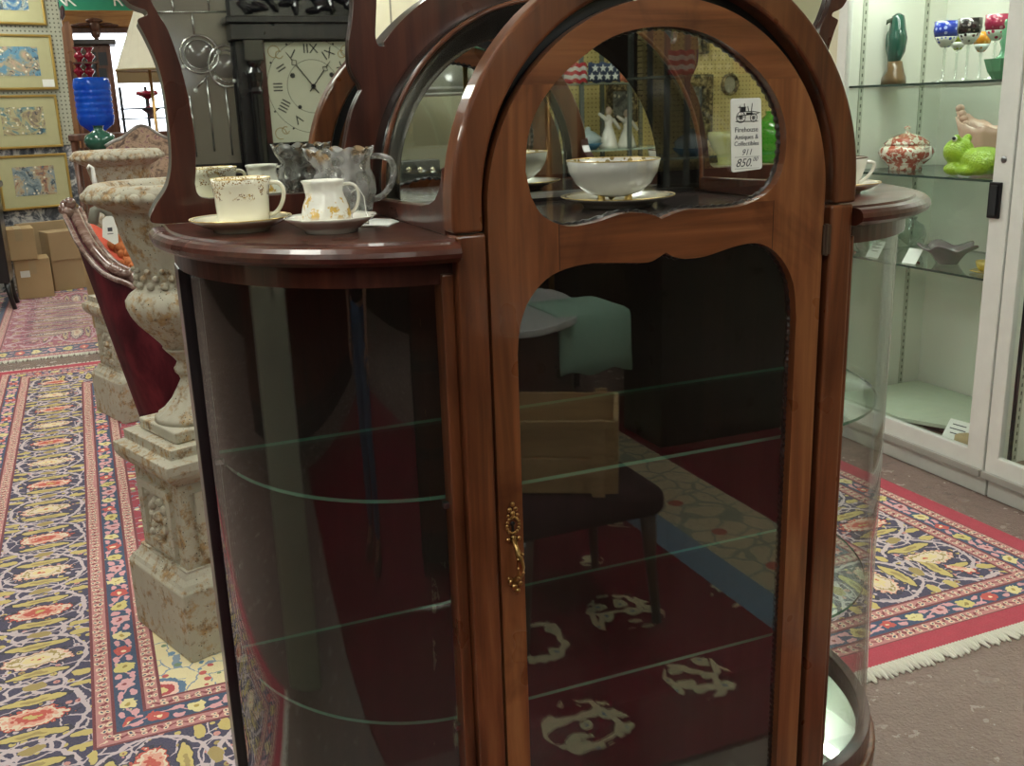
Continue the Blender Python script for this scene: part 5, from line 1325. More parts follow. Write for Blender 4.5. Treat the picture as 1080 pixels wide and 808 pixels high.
fb = obj('frog_body', bm, FROG, t, smooth=True)
md = fb.modifiers.new('remesh', 'REMESH'); md.mode = 'VOXEL'; md.voxel_size = 0.006; md.use_smooth_shade = True
bm = nb(); ball(bm, (3.243, yy(1015.5), zf(145.6)), (0.006, 0.011, 0.008), 10); obj('eye', bm, BLACK, fb, smooth=True)
bm = nb(); ball(bm, (3.2455, yy(1015.5), zf(146)), (0.006, 0.014, 0.012), 10); obj('eye_white', bm, CHINA, fb, smooth=True)
# pink shell dish
t = thing('shell_dish', 'pale pink ruffled shell-shaped dish behind the lime green frog', 'dish', (3.48, at(1035, 150, 'X', 3.48).y, Z2))
bm = nb(); ys = lambda px: at(px, 150, 'X', 3.48).y; zs = lambda y: at(1035, y, 'X', 3.48).z
rows = []
for j in range(9):
    u = j/8; row = []
    for i in range(41):
        a = 2*PI*i/40; rx = (0.030+0.055*u**0.7); ry = (0.045+0.12*u**0.8); ruf = 1+0.06*u*math.cos(11*a)
        zc = Z2+0.004+0.185*u**1.3 + (0.055*u*u*max(0, math.cos(a-PI/2))**2) + 0.006*u*math.cos(11*a)
        row.append(bm.verts.new((3.48+rx*ruf*math.cos(a), ys(1042)+ry*ruf*math.sin(a), zc)))
    rows.append(row)
for r0, r1 in zip(rows, rows[1:]):
    for i in range(40): bm.faces.new((r0[i], r0[i+1], r1[i+1], r1[i]))
bm.faces.new(rows[0][:-1])
bmesh.ops.remove_doubles(bm, verts=bm.verts, dist=1e-5)
PINK = plain('pale pink glaze', '#dcb5a4', 0.25, coat=0.5)
o = obj('dish_body', bm, PINK, t, smooth=True); md = o.modifiers.new('sol', 'SOLIDIFY'); md.thickness = 0.006
bm = nb(); 
for i in range(6): ball(bm, (3.48, ys(1042)+0.165-0.012*i, Z2+0.262-0.022*i), (0.018, 0.020-0.001*i, 0.018), 10)
obj('scroll_handle', bm, PINK, t, smooth=True)
# third shelf
q = at(997, 283, 'Z', Z3); c = (3.38, q.y if 1.5 < q.y < 2.4 else 1.75, Z3)
c = (3.36, at(999, 275, 'X', 3.36).y, Z3)
t = thing('ruffled_bowl', 'dark grey and mauve ruffled glass bowl on the third shelf', 'bowl', c)
bm = nb(); rows = []
for r, z in ((0.0, 0.006), (0.035, 0.0), (0.045, 0.0), (0.055, 0.018), (0.075, 0.045), (0.10, 0.066), (0.115, 0.074)):
    rows.append([bm.verts.new((c[0]+r*math.cos(a)*(1+0.12*math.cos(5*a)*(z > 0.05)), c[1]+r*math.sin(a)*(1+0.12*math.cos(5*a)*(z > 0.05)), c[2]+z+(0.012*math.cos(5*a+0.6) if z > 0.05 else 0))) for a in [2*PI*k/48 for k in range(48)]])
for r0, r1 in zip(rows, rows[1:]):
    for i in range(48): bm.faces.new((r0[i], r0[(i+1) % 48], r1[(i+1) % 48], r1[i]))
bmesh.ops.remove_doubles(bm, verts=bm.verts, dist=1e-5)
mg = NT('smoky mauve glass'); gg = mg.n.new('ShaderNodeNewGeometry'); MAUVE = mg.bsdf(mg.mix(E(mg, gg.outputs['Backfacing']), '#4b464c', '#a07f84'), 0.12, coat=0.6)
o = obj('bowl_body', bm, plain('smoky grey glass', '#7a6c72', 0.12, coat=0.6), t, smooth=True); md = o.modifiers.new('sol', 'SOLIDIFY'); md.thickness = 0.004
bm = nb(); lathe(bm, [(0, 0.009), (0.04, 0.009), (0.058, 0.028), (0.072, 0.046), (0.068, 0.047), (0.04, 0.015), (0, 0.012)], c, 40); obj('mauve_lining', bm, plain('mauve glass', '#a88a8e', 0.15, coat=0.5), t, smooth=True)
c = (3.30, at(1040, 280, 'X', 3.30).y, Z3)
t = thing('yellow_teacup', 'small yellow teacup with gold saucer, third shelf beside the door post', 'teacup', c)
YL = plain('yellow china', '#c2a94e', 0.2, coat=0.5)
bm = nb(); lathe(bm, [(0, 0), (0.03, 0), (0.06, 0.008), (0.06, 0.01), (0.03, 0.005), (0, 0.004)], c, 28); obj('saucer_body', bm, YL, t, smooth=True)
bm = nb(); lathe(bm, [(0, 0.006), (0.02, 0.006), (0.036, 0.025), (0.042, 0.048), (0.040, 0.048), (0.033, 0.026), (0, 0.012)], c, 28); obj('cup_body', bm, china('yellow china band', '#cdbb62', 0.02, 0.05, 0, '#8a6a2a'), t, smooth=True)
# crystal globe vase and bowl
for px, r, lb, nm in ((953, 0.075, 'round clear crystal vase by the cabinet glass, third shelf', 'crystal_vase'), (915, 0.075, 'clear cut crystal bowl seen through the curved glass, third shelf', 'crystal_bowl')):
    Xq = 3.50 if px > 940 else 3.27; y_ = at(px, 260, 'X', Xq).y; c = (Xq, min(2.26, y_), Z3)
    bm = nb()
    if nm == 'crystal_vase': lathe(bm, [(0, 0.002), (r*0.5, 0), (r*0.85, 0.03), (r, r*1.0), (r*0.8, r*1.6), (r*0.35, r*1.9), (r*0.4, r*2.1), (r*0.3, r*2.1), (r*0.3, r*1.9), (r*0.7, r*1.6), (r*0.9, r), (0, 0.02)], c, 28)
    else: lathe(bm, [(0, 0.002), (r*0.5, 0), (r*0.8, 0.03), (r*1.05, 0.09), (r*1.0, 0.09), (r*0.7, 0.03), (0, 0.012)], c, 28)
    o = obj(nm, bm, CRYSTAL, origin=c, smooth=True); tag(o, lb, 'vase' if 'vase' in nm else 'bowl')
def note(label, px, py, z, X, w=0.055, h=0.075, lines=3, lean=0.35, yaw=0.0):
    y_ = at(px, py, 'X', X).y; c = Vector((X, y_, z))
    t = thing('price_card', label, 'price card', c)
    up = Vector((math.sin(lean+0.3), 0, math.cos(lean+0.3))); rt = Vector((0.15, -1, 0)).normalized(); up = (up - rt*up.dot(rt)).normalized()
    M = frameM(c+Vector((0, 0, 0.0006)), rt, up)
    bm = nb(); cbox(bm, (0, h/2, 0), (w, h, 0.0015), M); cd = obj('card', bm, PAPER, t)
    for i in range(lines):
        bm = nb(); cbox(bm, (0, h*(0.78-0.2*i), 0.0011), (w*(0.6, 0.7, 0.5)[i % 3], h*0.045, 0.0004), M); obj('written_line', bm, GREYINK, cd)
    return t
note('white price card by the curved glass edge, third shelf', 958, 280, Z3, 3.22, 0.07, 0.075, 0)
note('white written card seen through the curved glass, third shelf', 919, 276, Z3, 3.22, 0.07, 0.085, 3)
for px, lb in ((968, 'red-brown flat shard lying left of the ruffled bowl'), (897, 'red-brown leaf dish seen through the curved glass')):
    y_ = at(px, 275, 'X', 3.28).y
    bm = nb(); s_ = 0.045 if px > 950 else 0.07
    slab(bm, [(3.25, y_-s_), (3.28, y_-s_*0.3), (3.30, y_+s_), (3.25, y_+s_*0.5)], Z3, Z3+0.008)
    for v in bm.verts:
        if v.co.y > y_: v.co.z += 0.0 if v.co.z < Z3+0.004 else 0.006
    tag(obj('leaf_dish', bm, plain('red brown glass', '#6b332c', 0.2, coat=0.3), origin=(3.27, y_, Z3), bevel=0.002), lb, 'dish')
# bottom: pale board, card, bits
qb = [at(x, y, 'Z', ZF+0.05) for x, y in ((938, 440), (970, 465), (1024, 440), (1030, 428), (966, 408), (940, 414))]
bm = nb(); slab(bm, [(3.72, 1.50), (3.72, 2.36), (3.20, 2.36), (3.20, 1.92), (3.42, 1.50)], ZF+0.028, ZF+0.046); tag(obj('white_board', bm, plain('pale green white board', '#bfc9b4', 0.5), origin=(3.5, 1.9, ZF), bevel=0.002), 'pale board lying in the bottom of the showcase', 'board')
bm = nb(); box(bm, (3.30, 1.56, ZF), (3.64, 2.36, ZF+0.0278)); tag(obj('felt_block', bm, plain('brown felt', '#4b3a30', 0.9), origin=(3.4, 2.0, ZF)), 'brown block under the pale board in the showcase bottom', 'block')
q = at(1004, 456, 'Z', ZF+0.02)
note('white handwritten card on the showcase floor in front of the board', 1004, 461, ZF, 3.25, 0.11, 0.10, 3, 0.35)
bm = nb(); y_ = at(1020, 455, 'X', 3.24).y; lathe(bm, [(0, 0), (0.04, 0), (0.062, 0.02), (0.06, 0.045), (0.03, 0.052), (0, 0.05)], (3.26, y_-0.0, ZF), 20); tag(obj('tan_stone', bm, plain('tan stone', '#b09a72', 0.6), origin=(3.26, y_, ZF), smooth=True), 'rounded tan stone beside the card on the showcase floor', 'stone')
bm = nb(); rnd = random.Random(5)
for i in range(14):
    ball(bm, (3.20+rnd.random()*0.08, 1.50+rnd.random()*0.16, ZF+0.008), (0.018, 0.018, 0.008), 8, Matrix.Rotation(rnd.random()*3, 4, 'Z'))
o = tag(obj('pebbles', bm, plain('brown pebbles', '#4f3a2c', 0.6), origin=(3.24, 1.58, ZF), smooth=True), 'scattered brown pebbles on the showcase floor below the card', 'pebbles'); o['kind'] = 'stuff'
# wooden shelf unit beyond the right post
Yw = 5.9
t = thing('wall_cabinet', 'brown wooden cabinet top seen above the right side of the arch', 'cabinet', (at(850, 10, 'Y', Yw).x, Yw, 0))
a, b = at(826, 17, 'Y', Yw), at(872, -20, 'Y', Yw)
bm = nb(); box(bm, (a.x, Yw, 1.98), (b.x+0.1, Yw+0.4, b.z+0.4)); obj('body', bm, BROWNW, t, bevel=0.008)
bm = nb(); box(bm, (a.x-0.03, Yw-0.04, 1.93), (b.x+0.12, Yw+0.4, 1.98)); obj('moulding', bm, wood('red brown moulding', '#5a2e20', '#8a5038', '#a56c50', 'X'), t, bevel=0.008)
bm = nb(); box(bm, (a.x+0.02, Yw+0.02, 0.0), (b.x+0.08, Yw+0.38, 0.9)); obj('lower_body', bm, BROWNW, t, bevel=0.008)
for x in (a.x+0.03, b.x+0.06):
    bm = nb(); box(bm, (x-0.02, Yw+0.02, 0.9), (x+0.02, Yw+0.38, 1.93)); obj('side_post', bm, BROWNW, t)
bm = nb(); p0, p1 = at(833, 12, 'Y', Yw-0.01), at(864, -8, 'Y', Yw-0.01); box(bm, (p0.x, Yw-0.012, p0.z), (p1.x, Yw, p1.z)); obj('door_panel', bm, wood('brown panel', '#4a2c22', '#6b4434', '#7d5644', 'Z'), t, bevel=0.004)
# ---------------------------------------------------------------- behind the camera (seen in mirrors and glass)
def B(x, y, Yr, Ym=0.5115): return behind(x, y, Yr, Ym)
# mantel clock on a dark bureau
Yc = -1.72
fc = B(331, 91, Yc); 
sx = lambda px: B(px, 91, Yc).x
sz = lambda py: B(331, py, Yc).z
ck = thing('column_clock', 'antique black column clock with carved crest and white roman dial, in the mirror', 'clock', (fc.x, Yc-0.08, sz(178)))
x0, x1 = sx(253), sx(253)+2*(fc.x-sx(253)); z0, z1 = sz(178), sz(42)
bm = nb(); box(bm, (x0, Yc-0.16, z0), (x1, Yc-0.02, z1)); obj('case', bm, BLACKW, ck, bevel=0.004)
bm = nb(); box(bm, (x0-0.02, Yc-0.17, z1), (x1+0.02, Yc+0.03, z1+0.06)); box(bm, (x0-0.035, Yc-0.17, z1+0.06), (x1+0.035, Yc+0.05, z1+0.085)); obj('entablature', bm, BLACKW, ck, bevel=0.004)
bm = nb(); box(bm, (x0, Yc-0.16, z1+0.085), (x1, Yc-0.06, z1+0.36)); rnd = random.Random(9)
for i in range(60):
    a = rnd.random()*2*PI; px_ = x0+0.05+rnd.random()*(x1-x0-0.1); pz_ = z1+0.11+rnd.random()*0.22
    ball(bm, (px_, Yc-0.055, pz_), (0.035, 0.02, 0.014), 8, Matrix.Rotation(a, 4, 'Y'))
obj('carved_crest', bm, plain('carved black oak', '#1d1b20', 0.22, coat=0.5), ck)
for sxg in (-1, 1):
    cx_ = fc.x+sxg*(abs(fc.x-sx(270)))
    bm = nb(); box(bm, (cx_-0.035, Yc-0.02, z1-0.075), (cx_+0.035, Yc+0.03, z1-0.001)); lathe(bm, [(0.030, z0), (0.030, z0+0.02), (0.024, z0+0.03), (0.023, z1-0.20), (0.028, z1-0.19), (0.020, z1-0.175), (0.028, z1-0.15), (0.030, z1-0.12), (0.018, z1-0.10), (0.028, z1-0.085), (0.028, z1-0.075)], (cx_, Yc+0.005, 0), 20); obj('column', bm, plain('black lacquered column', '#121216', 0.15, coat=0.7), ck, smooth=False)
fx = abs(fc.x-sx(283)); fz0, fz1 = sz(149), sz(44)
bm = nb(); box(bm, (fc.x-fx, Yc-0.02, fz0), (fc.x+fx, Yc-0.012, fz1)); dial = obj('dial', bm, plain('aged white dial', '#c6c8b2', 0.5), ck)
for px in (277,):
    for sg in (-1, 1):
        bm = nb(); xx = fc.x+sg*(fx+0.012); box(bm, (xx-0.012, Yc-0.02, fz0), (xx+0.012, Yc-0.006, fz1)); obj('dial_door_stile', bm, MAHD_Z, ck)
fcz = sz(91); Rn = abs(fc.x-sx(331-38)); 
DY = Yc-0.0115
# facing +Y: right in the room seen from the front is -X
def FM(x, z, rot=0.0):
    r = Vector((-math.cos(rot), 0, math.sin(rot))); u = Vector((math.sin(rot), 0, math.cos(rot)))
    return frameM((fc.x+x, DY, fcz+z), r, u)
nums = ['XII', 'I', 'II', 'III', 'IIII', 'V', 'VI', 'VII', 'VIII', 'IX', 'X', 'XI']
for i, s in enumerate(nums):
    a = i*PI/6   # clockwise as seen from the front
    text('numeral', s, Rn*0.36, FM(-Rn*math.sin(a), Rn*math.cos(a), a), INK, dial, 0.0006)
    bm = nb(); ball(bm, (fc.x-Rn*1.30*math.sin(a), DY, fcz+Rn*1.30*math.cos(a)), (0.004, 0.001, 0.004), 8); obj('minute_dot', bm, INK, dial)
bm = nb()
for r in (Rn*1.27, Rn*0.72):
    tube(bm, [(fc.x+r*math.cos(a), DY, fcz+r*math.sin(a)) for a in [2*PI*k/60 for k in range(60)]], 0.0009, 5, closed=True)
obj('dial_ring', bm, GREYINK, dial)
bm = nb()
for sx_, sz_ in ((-1, -1), (1, -1), (-1, 1), (1, 1)):
    for k, rr in enumerate((0.022, 0.014)):
        c_ = Vector((fc.x+sx_*(fx-0.035-0.02*k), DY, (fz1-0.035-0.012*k) if sz_ > 0 else (fz0+0.035+0.012*k)))
        tube(bm, [c_+Vector((rr*math.cos(a), 0, rr*math.sin(a))) for a in [k*1.0+1.6*PI*j/18 for j in range(19)]], 0.0014, 5)
obj('gilt_scrolls', bm, plain('dull gold paint', '#9a7c3a', 0.5), dial)
for sg in (-1, 1):
    bm = nb(); ball(bm, (fc.x+sg*Rn*0.55, DY, fcz+(Rn*0.30 if sg < 0 else Rn*0.30)), (0.010, 0.002, 0.010), 12); obj('winding_hole', bm, BLACK, dial)
bm = nb(); ball(bm, (fc.x-Rn*0.42, DY, fcz-Rn*0.55), (0.008, 0.002, 0.008), 12); obj('winding_hole', bm, BLACK, dial)
def hand(L, a, nm):
    d = Vector((-math.sin(a), 0, math.cos(a))); c_ = Vector((fc.x, DY+0.006, fcz)); n_ = Vector((math.cos(a), 0, math.sin(a)))
    bm = nb(); tube(bm, [c_-d*L*0.2, c_+d*L*0.62], 0.0022, 6); tube(bm, [c_+d*L*0.78, c_+d*L], [0.0022, 0.001], 6)
    q_ = [c_+d*L*0.62, c_+d*L*0.70+n_*0.012, c_+d*L*0.78, c_+d*L*0.70-n_*0.012]; tube(bm, q_, 0.0018, 6, closed=True)
    ball(bm, c_, (0.010, 0.004, 0.010), 10); obj(nm, bm, INK, dial)
hand(Rn*1.15, math.radians(37), 'minute_hand'); hand(Rn*0.85, math.radians(-38), 'hour_hand')
# bureau below the clock
bu = thing('dark_bureau', 'dark bureau carrying the clock and the leaded glass panel behind the camera', 'bureau', (fc.x-0.1, Yc-0.2, 0.0125))
bm = nb(); box(bm, (fc.x-0.75, Yc-0.45, 0.08), (fc.x+0.22, Yc+0.07, z0-0.03)); obj('body', bm, BLACKW, bu, bevel=0.006)
bm = nb(); box(bm, (fc.x-0.78, Yc-0.47, z0-0.03), (fc.x+0.25, Yc+0.09, z0)); obj('top', bm, BLACKW, bu, bevel=0.006)
for i in range(3):
    bm = nb(); zz_ = 0.20+0.30*i; box(bm, (fc.x-0.70, Yc+0.07, zz_), (fc.x+0.18, Yc+0.082, zz_+0.26)); dw = obj('drawer', bm, MAHD_X, bu, bevel=0.004)
    for s_ in (-0.5, 0.07): bm = nb(); ball(bm, (fc.x+s_, Yc+0.095, zz_+0.13), 0.014, 10); obj('knob', bm, BRASS, dw, smooth=True)
for x_ in (fc.x-0.70, fc.x+0.18):
    for y_ in (Yc-0.40, Yc+0.02): bm = nb(); box(bm, (x_-0.03, y_-0.03, 0.0125), (x_+0.03, y_+0.03, 0.08)); obj('foot', bm, BLACKW, bu)
# leaded glass panel left of the clock
Yp = -1.80
pl = thing('leaded_glass_panel', 'smoky leaded glass panel with raised circles, left of the clock in the mirror', 'stained glass panel', (B(220, 100, Yp).x, Yp, z0))
xa, xb = B(168, 90, Yp).x, B(252, 90, Yp).x
SMOKE = plain('smoky textured glass', '#7b7469', 0.12, spec=0.8, coat=0.3)
bm = nb(); box(bm, (xa, Yp-0.02, z0+0.03), (xb, Yp-0.008, z0+0.75)); gp = obj('glass', bm, SMOKE, pl)
bm = nb(); 
for lo, hi in (((xa-0.03, Yp-0.03, z0), (xb, Yp, z0+0.035)), ((xa-0.03, Yp-0.03, z0+0.74), (xb, Yp, z0+0.78)), ((xa-0.03, Yp-0.03, z0), (xa, Yp, z0+0.78)), ((xb-0.02, Yp-0.03, z0), (xb+0.004, Yp, z0+0.78))): box(bm, lo, hi)
obj('frame', bm, BLACKW, pl, bevel=0.003)
LEAD = plain('lead came', '#b4b4b0', 0.18, 0.9)
zp = lambda py: B(220, py, Yp).z; xp = lambda px: B(px, 90, Yp).x
def came(pts, r=0.006, closed=False):
    bm = nb(); tube(bm, [(xp(x), Yp-0.006, zp(y)) for x, y in pts], r, 8, closed=closed); obj('lead_line', bm, LEAD, pl, smooth=True)
cc0 = (214, 57); rr = 20
came([(cc0[0]+rr*math.cos(a), cc0[1]+rr*math.sin(a)) for a in [2*PI*k/32 for k in range(32)]], 0.005, True)
for (lx_, ly_, lr_) in ((214, 57, 15), (241, 70, 13)):
    bm = nb(); ball(bm, (xp(lx_), Yp-0.010, zp(ly_)), (abs(xp(lx_)-xp(lx_+lr_)), 0.012, abs(zp(ly_)-zp(ly_+lr_))), 24); obj('bull_eye', bm, plain('domed grey glass', '#6f6a66', 0.05, coat=0.9), pl, smooth=True)
came([(cc0[0]+rr*0.78*math.cos(a), cc0[1]+rr*0.78*math.sin(a)) for a in [2*PI*k/32 for k in range(32)]], 0.003, True)
came([(241+19*math.cos(a), 70+22*math.sin(a)) for a in [2*PI*k/32 for k in range(32)]], 0.005, True)
came([(241+14*math.cos(a), 70+17*math.sin(a)) for a in [2*PI*k/32 for k in range(32)]], 0.003, True)
for pts in (([(211, 14), (211, 37)]), ([(171, 13), (250, 12)]), ([(192, 0), (192, 13)]), ([(229, -10), (229, 12)]), ([(208, 92), (220, 80)]), ([(219, 84), (219, 160)]), ([(238, 92), (238, 165)]), ([(199, 100), (199, 165)])): came(pts, 0.0038)
bm = nb()
for x, y in ((206, 95), (228, 82), (248, 86), (234, 55), (196, 70)): ball(bm, (xp(x), Yp-0.004, zp(y)), (0.009, 0.007, 0.009), 10)
obj('glass_jewels', bm, plain('clear glass jewels', '#c9cdc8', 0.05, coat=0.8), pl, smooth=True)

# yellow pegboard partition with pictures
Yq = -3.0; Yv = -3.6
YPEG = pegboard('yellow pegboard', '#d8c583', '#7d6c3c', 0.0254, (0, 2), 0.17)
bm = nb(); box(bm, (2.48, Yq-0.05, 1.25), (4.0, Yq, 2.9)); o = struct('wall_pegboard', bm, YPEG)
bm = nb(); box(bm, (-0.1, Yv-0.13, 0.0), (2.45, Yv-0.07, 1.22)); box(bm, (2.48, Yq-0.05, 0.0), (4.0, Yq, 1.25)); o = struct('trim_dark_backing', bm, plaster('dark brown reflection backing', '#1d1613', '#2a201b'))  # dark boards added so the door glass reflects dark below the walls
def PB(x, y, Ym=0.5115, Yr=Yq+0.02): return behind(x, y, Yr, Ym)
SILV = NT('tarnished gilt carving'); p = SILV.coord(); SILVER = SILV.bsdf(SILV.ramp(SILV.noise(p, 45, 4, 0.7), [(0.38, '#2c261c'), (0.5, '#6a5d44'), (0.62, '#b5a57c')]), 0.35, 0.5, normal=SILV.bump(SILV.noise(p, 60, 3), 0.8, 0.01))
def wall_frame(label, x0, y0, x1, y1, inner, Ym=0.5115, w=0.05, name='framed_picture', oval=False):
    a, b = PB(x0, y1, Ym), PB(x1, y0, Ym)
    c = ((a.x+b.x)/2, Yq+0.001, a.z)
    t = thing(name, label, 'picture frame', c)
    if not oval:
        o_ = [(a.x, a.z), (b.x, a.z), (b.x, b.z), (a.x, b.z)]; i_ = [(a.x+w, a.z+w), (b.x-w, a.z+w), (b.x-w, b.z-w), (a.x+w, b.z-w)]
    else:
        cx_, cz_ = (a.x+b.x)/2, (a.z+b.z)/2; rx, rz = (b.x-a.x)/2, (b.z-a.z)/2
        o_ = [(cx_+rx*math.cos(q), cz_+rz*math.sin(q)) for q in [2*PI*k/32 for k in range(32)]]; i_ = [(cx_+(rx-w)*math.cos(q), cz_+(rz-w)*math.sin(q)) for q in [2*PI*k/32 for k in range(32)]]
    bm = nb(); plate(bm, o_, [i_], Yq+0.001, Yq+0.035); obj('moulding', bm, SILVER, t, bevel=0.010, bseg=3)
    bm = nb(); plate(bm, grow(i_, 0.004), (), Yq+0.003, Yq+0.010); obj('picture', bm, inner, t)
    return t
GREYIMG = print_mat('faded grey print', 7, '#5a5c58', '#6f7270', '#8a8c86', '#4c4e4c')
wall_frame('dark carved picture frame with grey picture, right of the arch in the mirror', 712, 78, 752, 150, GREYIMG, w=0.07)
wall_frame('dark carved frame partly cut off by the top of the oval glass', 722, 28, 748, 57, GREYIMG, w=0.05)
wall_frame('small oval cameo frame hanging on yellow pegboard in the mirror', 761, 77, 779, 101, plain('cameo cream', '#b8b49c', 0.5), w=0.016, name='oval_cameo_frame', oval=True)
wall_frame('silver grey framed picture in the middle mirror behind the figurines', 640, 88, 672, 130, GREYIMG, 0.5115, w=0.04)
# showcase counter with items in front of the pegboard (right part of the mirror)
Ycn = -2.55
ct = B(770, 175, Ycn)
cn = thing('grey_counter', 'dark grey counter top below the green glass vase in the mirror', 'counter', (ct.x, Ycn-0.15, 0))
bm = nb(); box(bm, (B(735, 176, Ycn).x, Ycn-0.30, 0.0), (min(3.98, B(850, 176, Ycn).x+0.4), Ycn, ct.z-0.03)); obj('body', bm, plain('dark grey laminate', '#4b4a48', 0.5), cn, bevel=0.004)
bm = nb(); box(bm, (B(735, 176, Ycn).x-0.01, Ycn-0.31, ct.z-0.03), (min(3.99, B(850, 176, Ycn).x+0.41), Ycn+0.012, ct.z)); obj('counter_top', bm, plain('pale edged top', '#b5b29a', 0.4), cn, bevel=0.003)
def bvase(label, px, ytop, wpx, Yr, zb, prof, mat, nm, cat):
    c = B(px, 175, Yr); r = (B(px+wpx/2, 170, Yr).x-B(px-wpx/2, 170, Yr).x)/2; h = B(px, ytop, Yr).z-zb
    bm = nb(); lathe(bm, [(a*r, b*h) for a, b in prof], (c.x, Yr, zb), 32); o = obj(nm, bm, mat, origin=(c.x, Yr, zb), smooth=True); return tag(o, label, cat)
bvase('pale yellow-green glass vase on the grey counter, in the mirror', 766, 139, 34, Ycn-0.12, ct.z, [(0, 0), (0.55, 0), (0.45, 0.06), (0.5, 0.3), (0.8, 0.55), (0.95, 0.8), (1.0, 1.0), (0.95, 1.0), (0.85, 0.7), (0, 0.2)], plain('pale vaseline glass', '#b9bd80', 0.2, coat=0.3), 'pale_vase', 'vase')
bvase('bright emerald green glass vase on the grey counter, in the mirror', 817, 117, 36, Ycn-0.10, ct.z, [(0, 0), (0.85, 0), (0.95, 0.05), (1.0, 0.5), (0.98, 0.75), (0.7, 0.86), (0.5, 0.93), (0.55, 1.0), (0.5, 1.0), (0, 0.8)], plain('emerald green glass', '#1f9a1c', 0.08, coat=0.6), 'green_vase', 'vase')
# glass shelf unit with figurines seen in the middle mirror
Yg2 = -2.5
def G(x, y, Yr=Yg2): return behind(x, y, Yr, 0.5115)
gs = thing('glass_shelf_unit', 'grey metal and glass shelf unit in front of yellow pegboard, in the arch mirror', 'shelf unit', (G(650, 150).x, Yg2, 0))
za = G(650, 157).z
xs0, xs1 = G(596, 150).x, G(672, 150).x
for x in (xs0, G(614, 150).x, G(664, 150).x, xs1+0.2):
    for y in (Yg2, Yg2-0.32):
        bm = nb(); box(bm, (x-0.010, y-0.010, 1.2), (x+0.010, y+0.010, 2.3)); obj('post', bm, plain('grey steel post', '#6c7472', 0.3, 0.6), gs)
bm = nb(); box(bm, (xs0-0.03, Yg2-0.34, 0.0125), (xs1+0.23, Yg2+0.02, 1.2)); obj('added_dark_base', bm, BLACKW, gs, bevel=0.005)  # dark block added to keep posts and shelves out of the door reflection
for z in (za, G(592, 88).z, 2.2):
    bm = nb(); box(bm, (xs0-0.02, Yg2-0.33, z-0.010), (xs1+0.22, Yg2+0.01, z)); obj('shelf', bm, plain('green glass shelf', '#a9b8a8', 0.15), gs)
def fig(px, h, label, mat, blue=False):
    c = G(px, 150, Yg2-0.1); t = thing('porcelain_figurine', label, 'figurine', (c.x, Yg2-0.1, za+0.0005), 0, 'porcelain figurines on the glass shelf')
    c = (c.x, Yg2-0.1, za+0.0005)
    bm = nb(); lathe(bm, [(0, 0), (0.055, 0), (0.05, 0.02), (0.035, h*0.35), (0.018, h*0.55), (0.026, h*0.7), (0.012, h*0.8), (0, h*0.82)], c, 16); tube(bm, [(c[0]-0.06, c[1], c[2]+h*0.85), (c[0]-0.02, c[1]+0.01, c[2]+h*0.7), (c[0]+0.03, c[1], c[2]+h*0.68), (c[0]+0.06, c[1]+0.02, c[2]+h*0.45)], [0.008, 0.012, 0.012, 0.008], 8); obj('figure', bm, mat, t, smooth=True)
    bm = nb(); ball(bm, (c[0], c[1], c[2]+h*0.9), (0.018, 0.018, 0.022), 12); obj('head', bm, plain('pale flesh china', '#d8bfa8', 0.3), t, smooth=True)
fig(642, 0.22, 'white porcelain dancer with raised arm, left of the other figurine in mirror', CHINA)
fig(661, 0.20, 'white porcelain dancer with a tan head, right of its neighbour in the mirror', CHINA)
c = G(629, 150); 
bm = nb(); lathe(bm, [(0, 0), (0.04, 0), (0.07, 0.03), (0.075, 0.06), (0.04, 0.09), (0.015, 0.10), (0.015, 0.115), (0, 0.12)], (c.x, Yg2-0.1, za+0.0005), 24); tag(obj('lidded_bowl', bm, plain('pale blue china', '#a9b8b8', 0.2, coat=0.4), origin=(c.x, Yg2-0.1, za), smooth=True), 'pale lidded china bowl left of the dancers in the mirror', 'bowl')
bm = nb(); c = G(622, 150, Yg2-0.02); lathe(bm, [(0, 0), (0.05, 0), (0.085, 0.035), (0.08, 0.035), (0.045, 0.008), (0, 0.008)], (c.x, Yg2-0.05, za+0.0005), 24); tag(obj('blue_dish', bm, plain('teal blue glaze', '#2d6480', 0.2, coat=0.4), origin=(c.x, Yg2-0.05, za), smooth=True), 'teal blue dish at the shelf front below the lidded bowl', 'dish')
# bunting of stars and stripes on top
t = thing('flag_bunting', 'red, white and navy starred fabric bunting above the mirror shelf', 'bunting', (G(620, 75).x, Yg2+0.02, G(620, 88).z))
a, b = G(592, 88), G(660, 66)
def strip(x0, x1, z0, z1, mat, nm, ph=0):
    bm = nb(); rows = []
    for j in range(5):
        rows.append([bm.verts.new((x0+(x1-x0)*i/24, Yg2+0.03+0.008*math.sin(i*0.9+j*0.4+ph), z0+(z1-z0)*j/4+0.004*math.sin(i*0.7))) for i in range(25)])
    for r0, r1 in zip(rows, rows[1:]):
        for i in range(24): bm.faces.new((r0[i], r0[i+1], r1[i+1], r1[i]))
    o = obj(nm, bm, mat, t, smooth=True); md = o.modifiers.new('s', 'SOLIDIFY'); md.thickness = 0.003; return o
WHT = plain('white cotton', '#c9cec8', 0.9); RD = plain('red cotton', '#a82f36', 0.9); NV = plain('navy cotton', '#27364f', 0.9)
xm = a.x+(b.x-a.x)*0.36
dz = (b.z-a.z)/5
for i in range(5): strip(a.x, xm, a.z+dz*i, a.z+dz*(i+1), RD if i % 2 == 0 else WHT, 'stripe')
nvs = strip(xm, a.x+(b.x-a.x)*0.86, a.z, b.z, NV, 'starred_field')
strip(a.x+(b.x-a.x)*0.86, b.x+0.1, a.z, b.z, plain('orange cotton', '#b0694e', 0.9), 'orange_end')
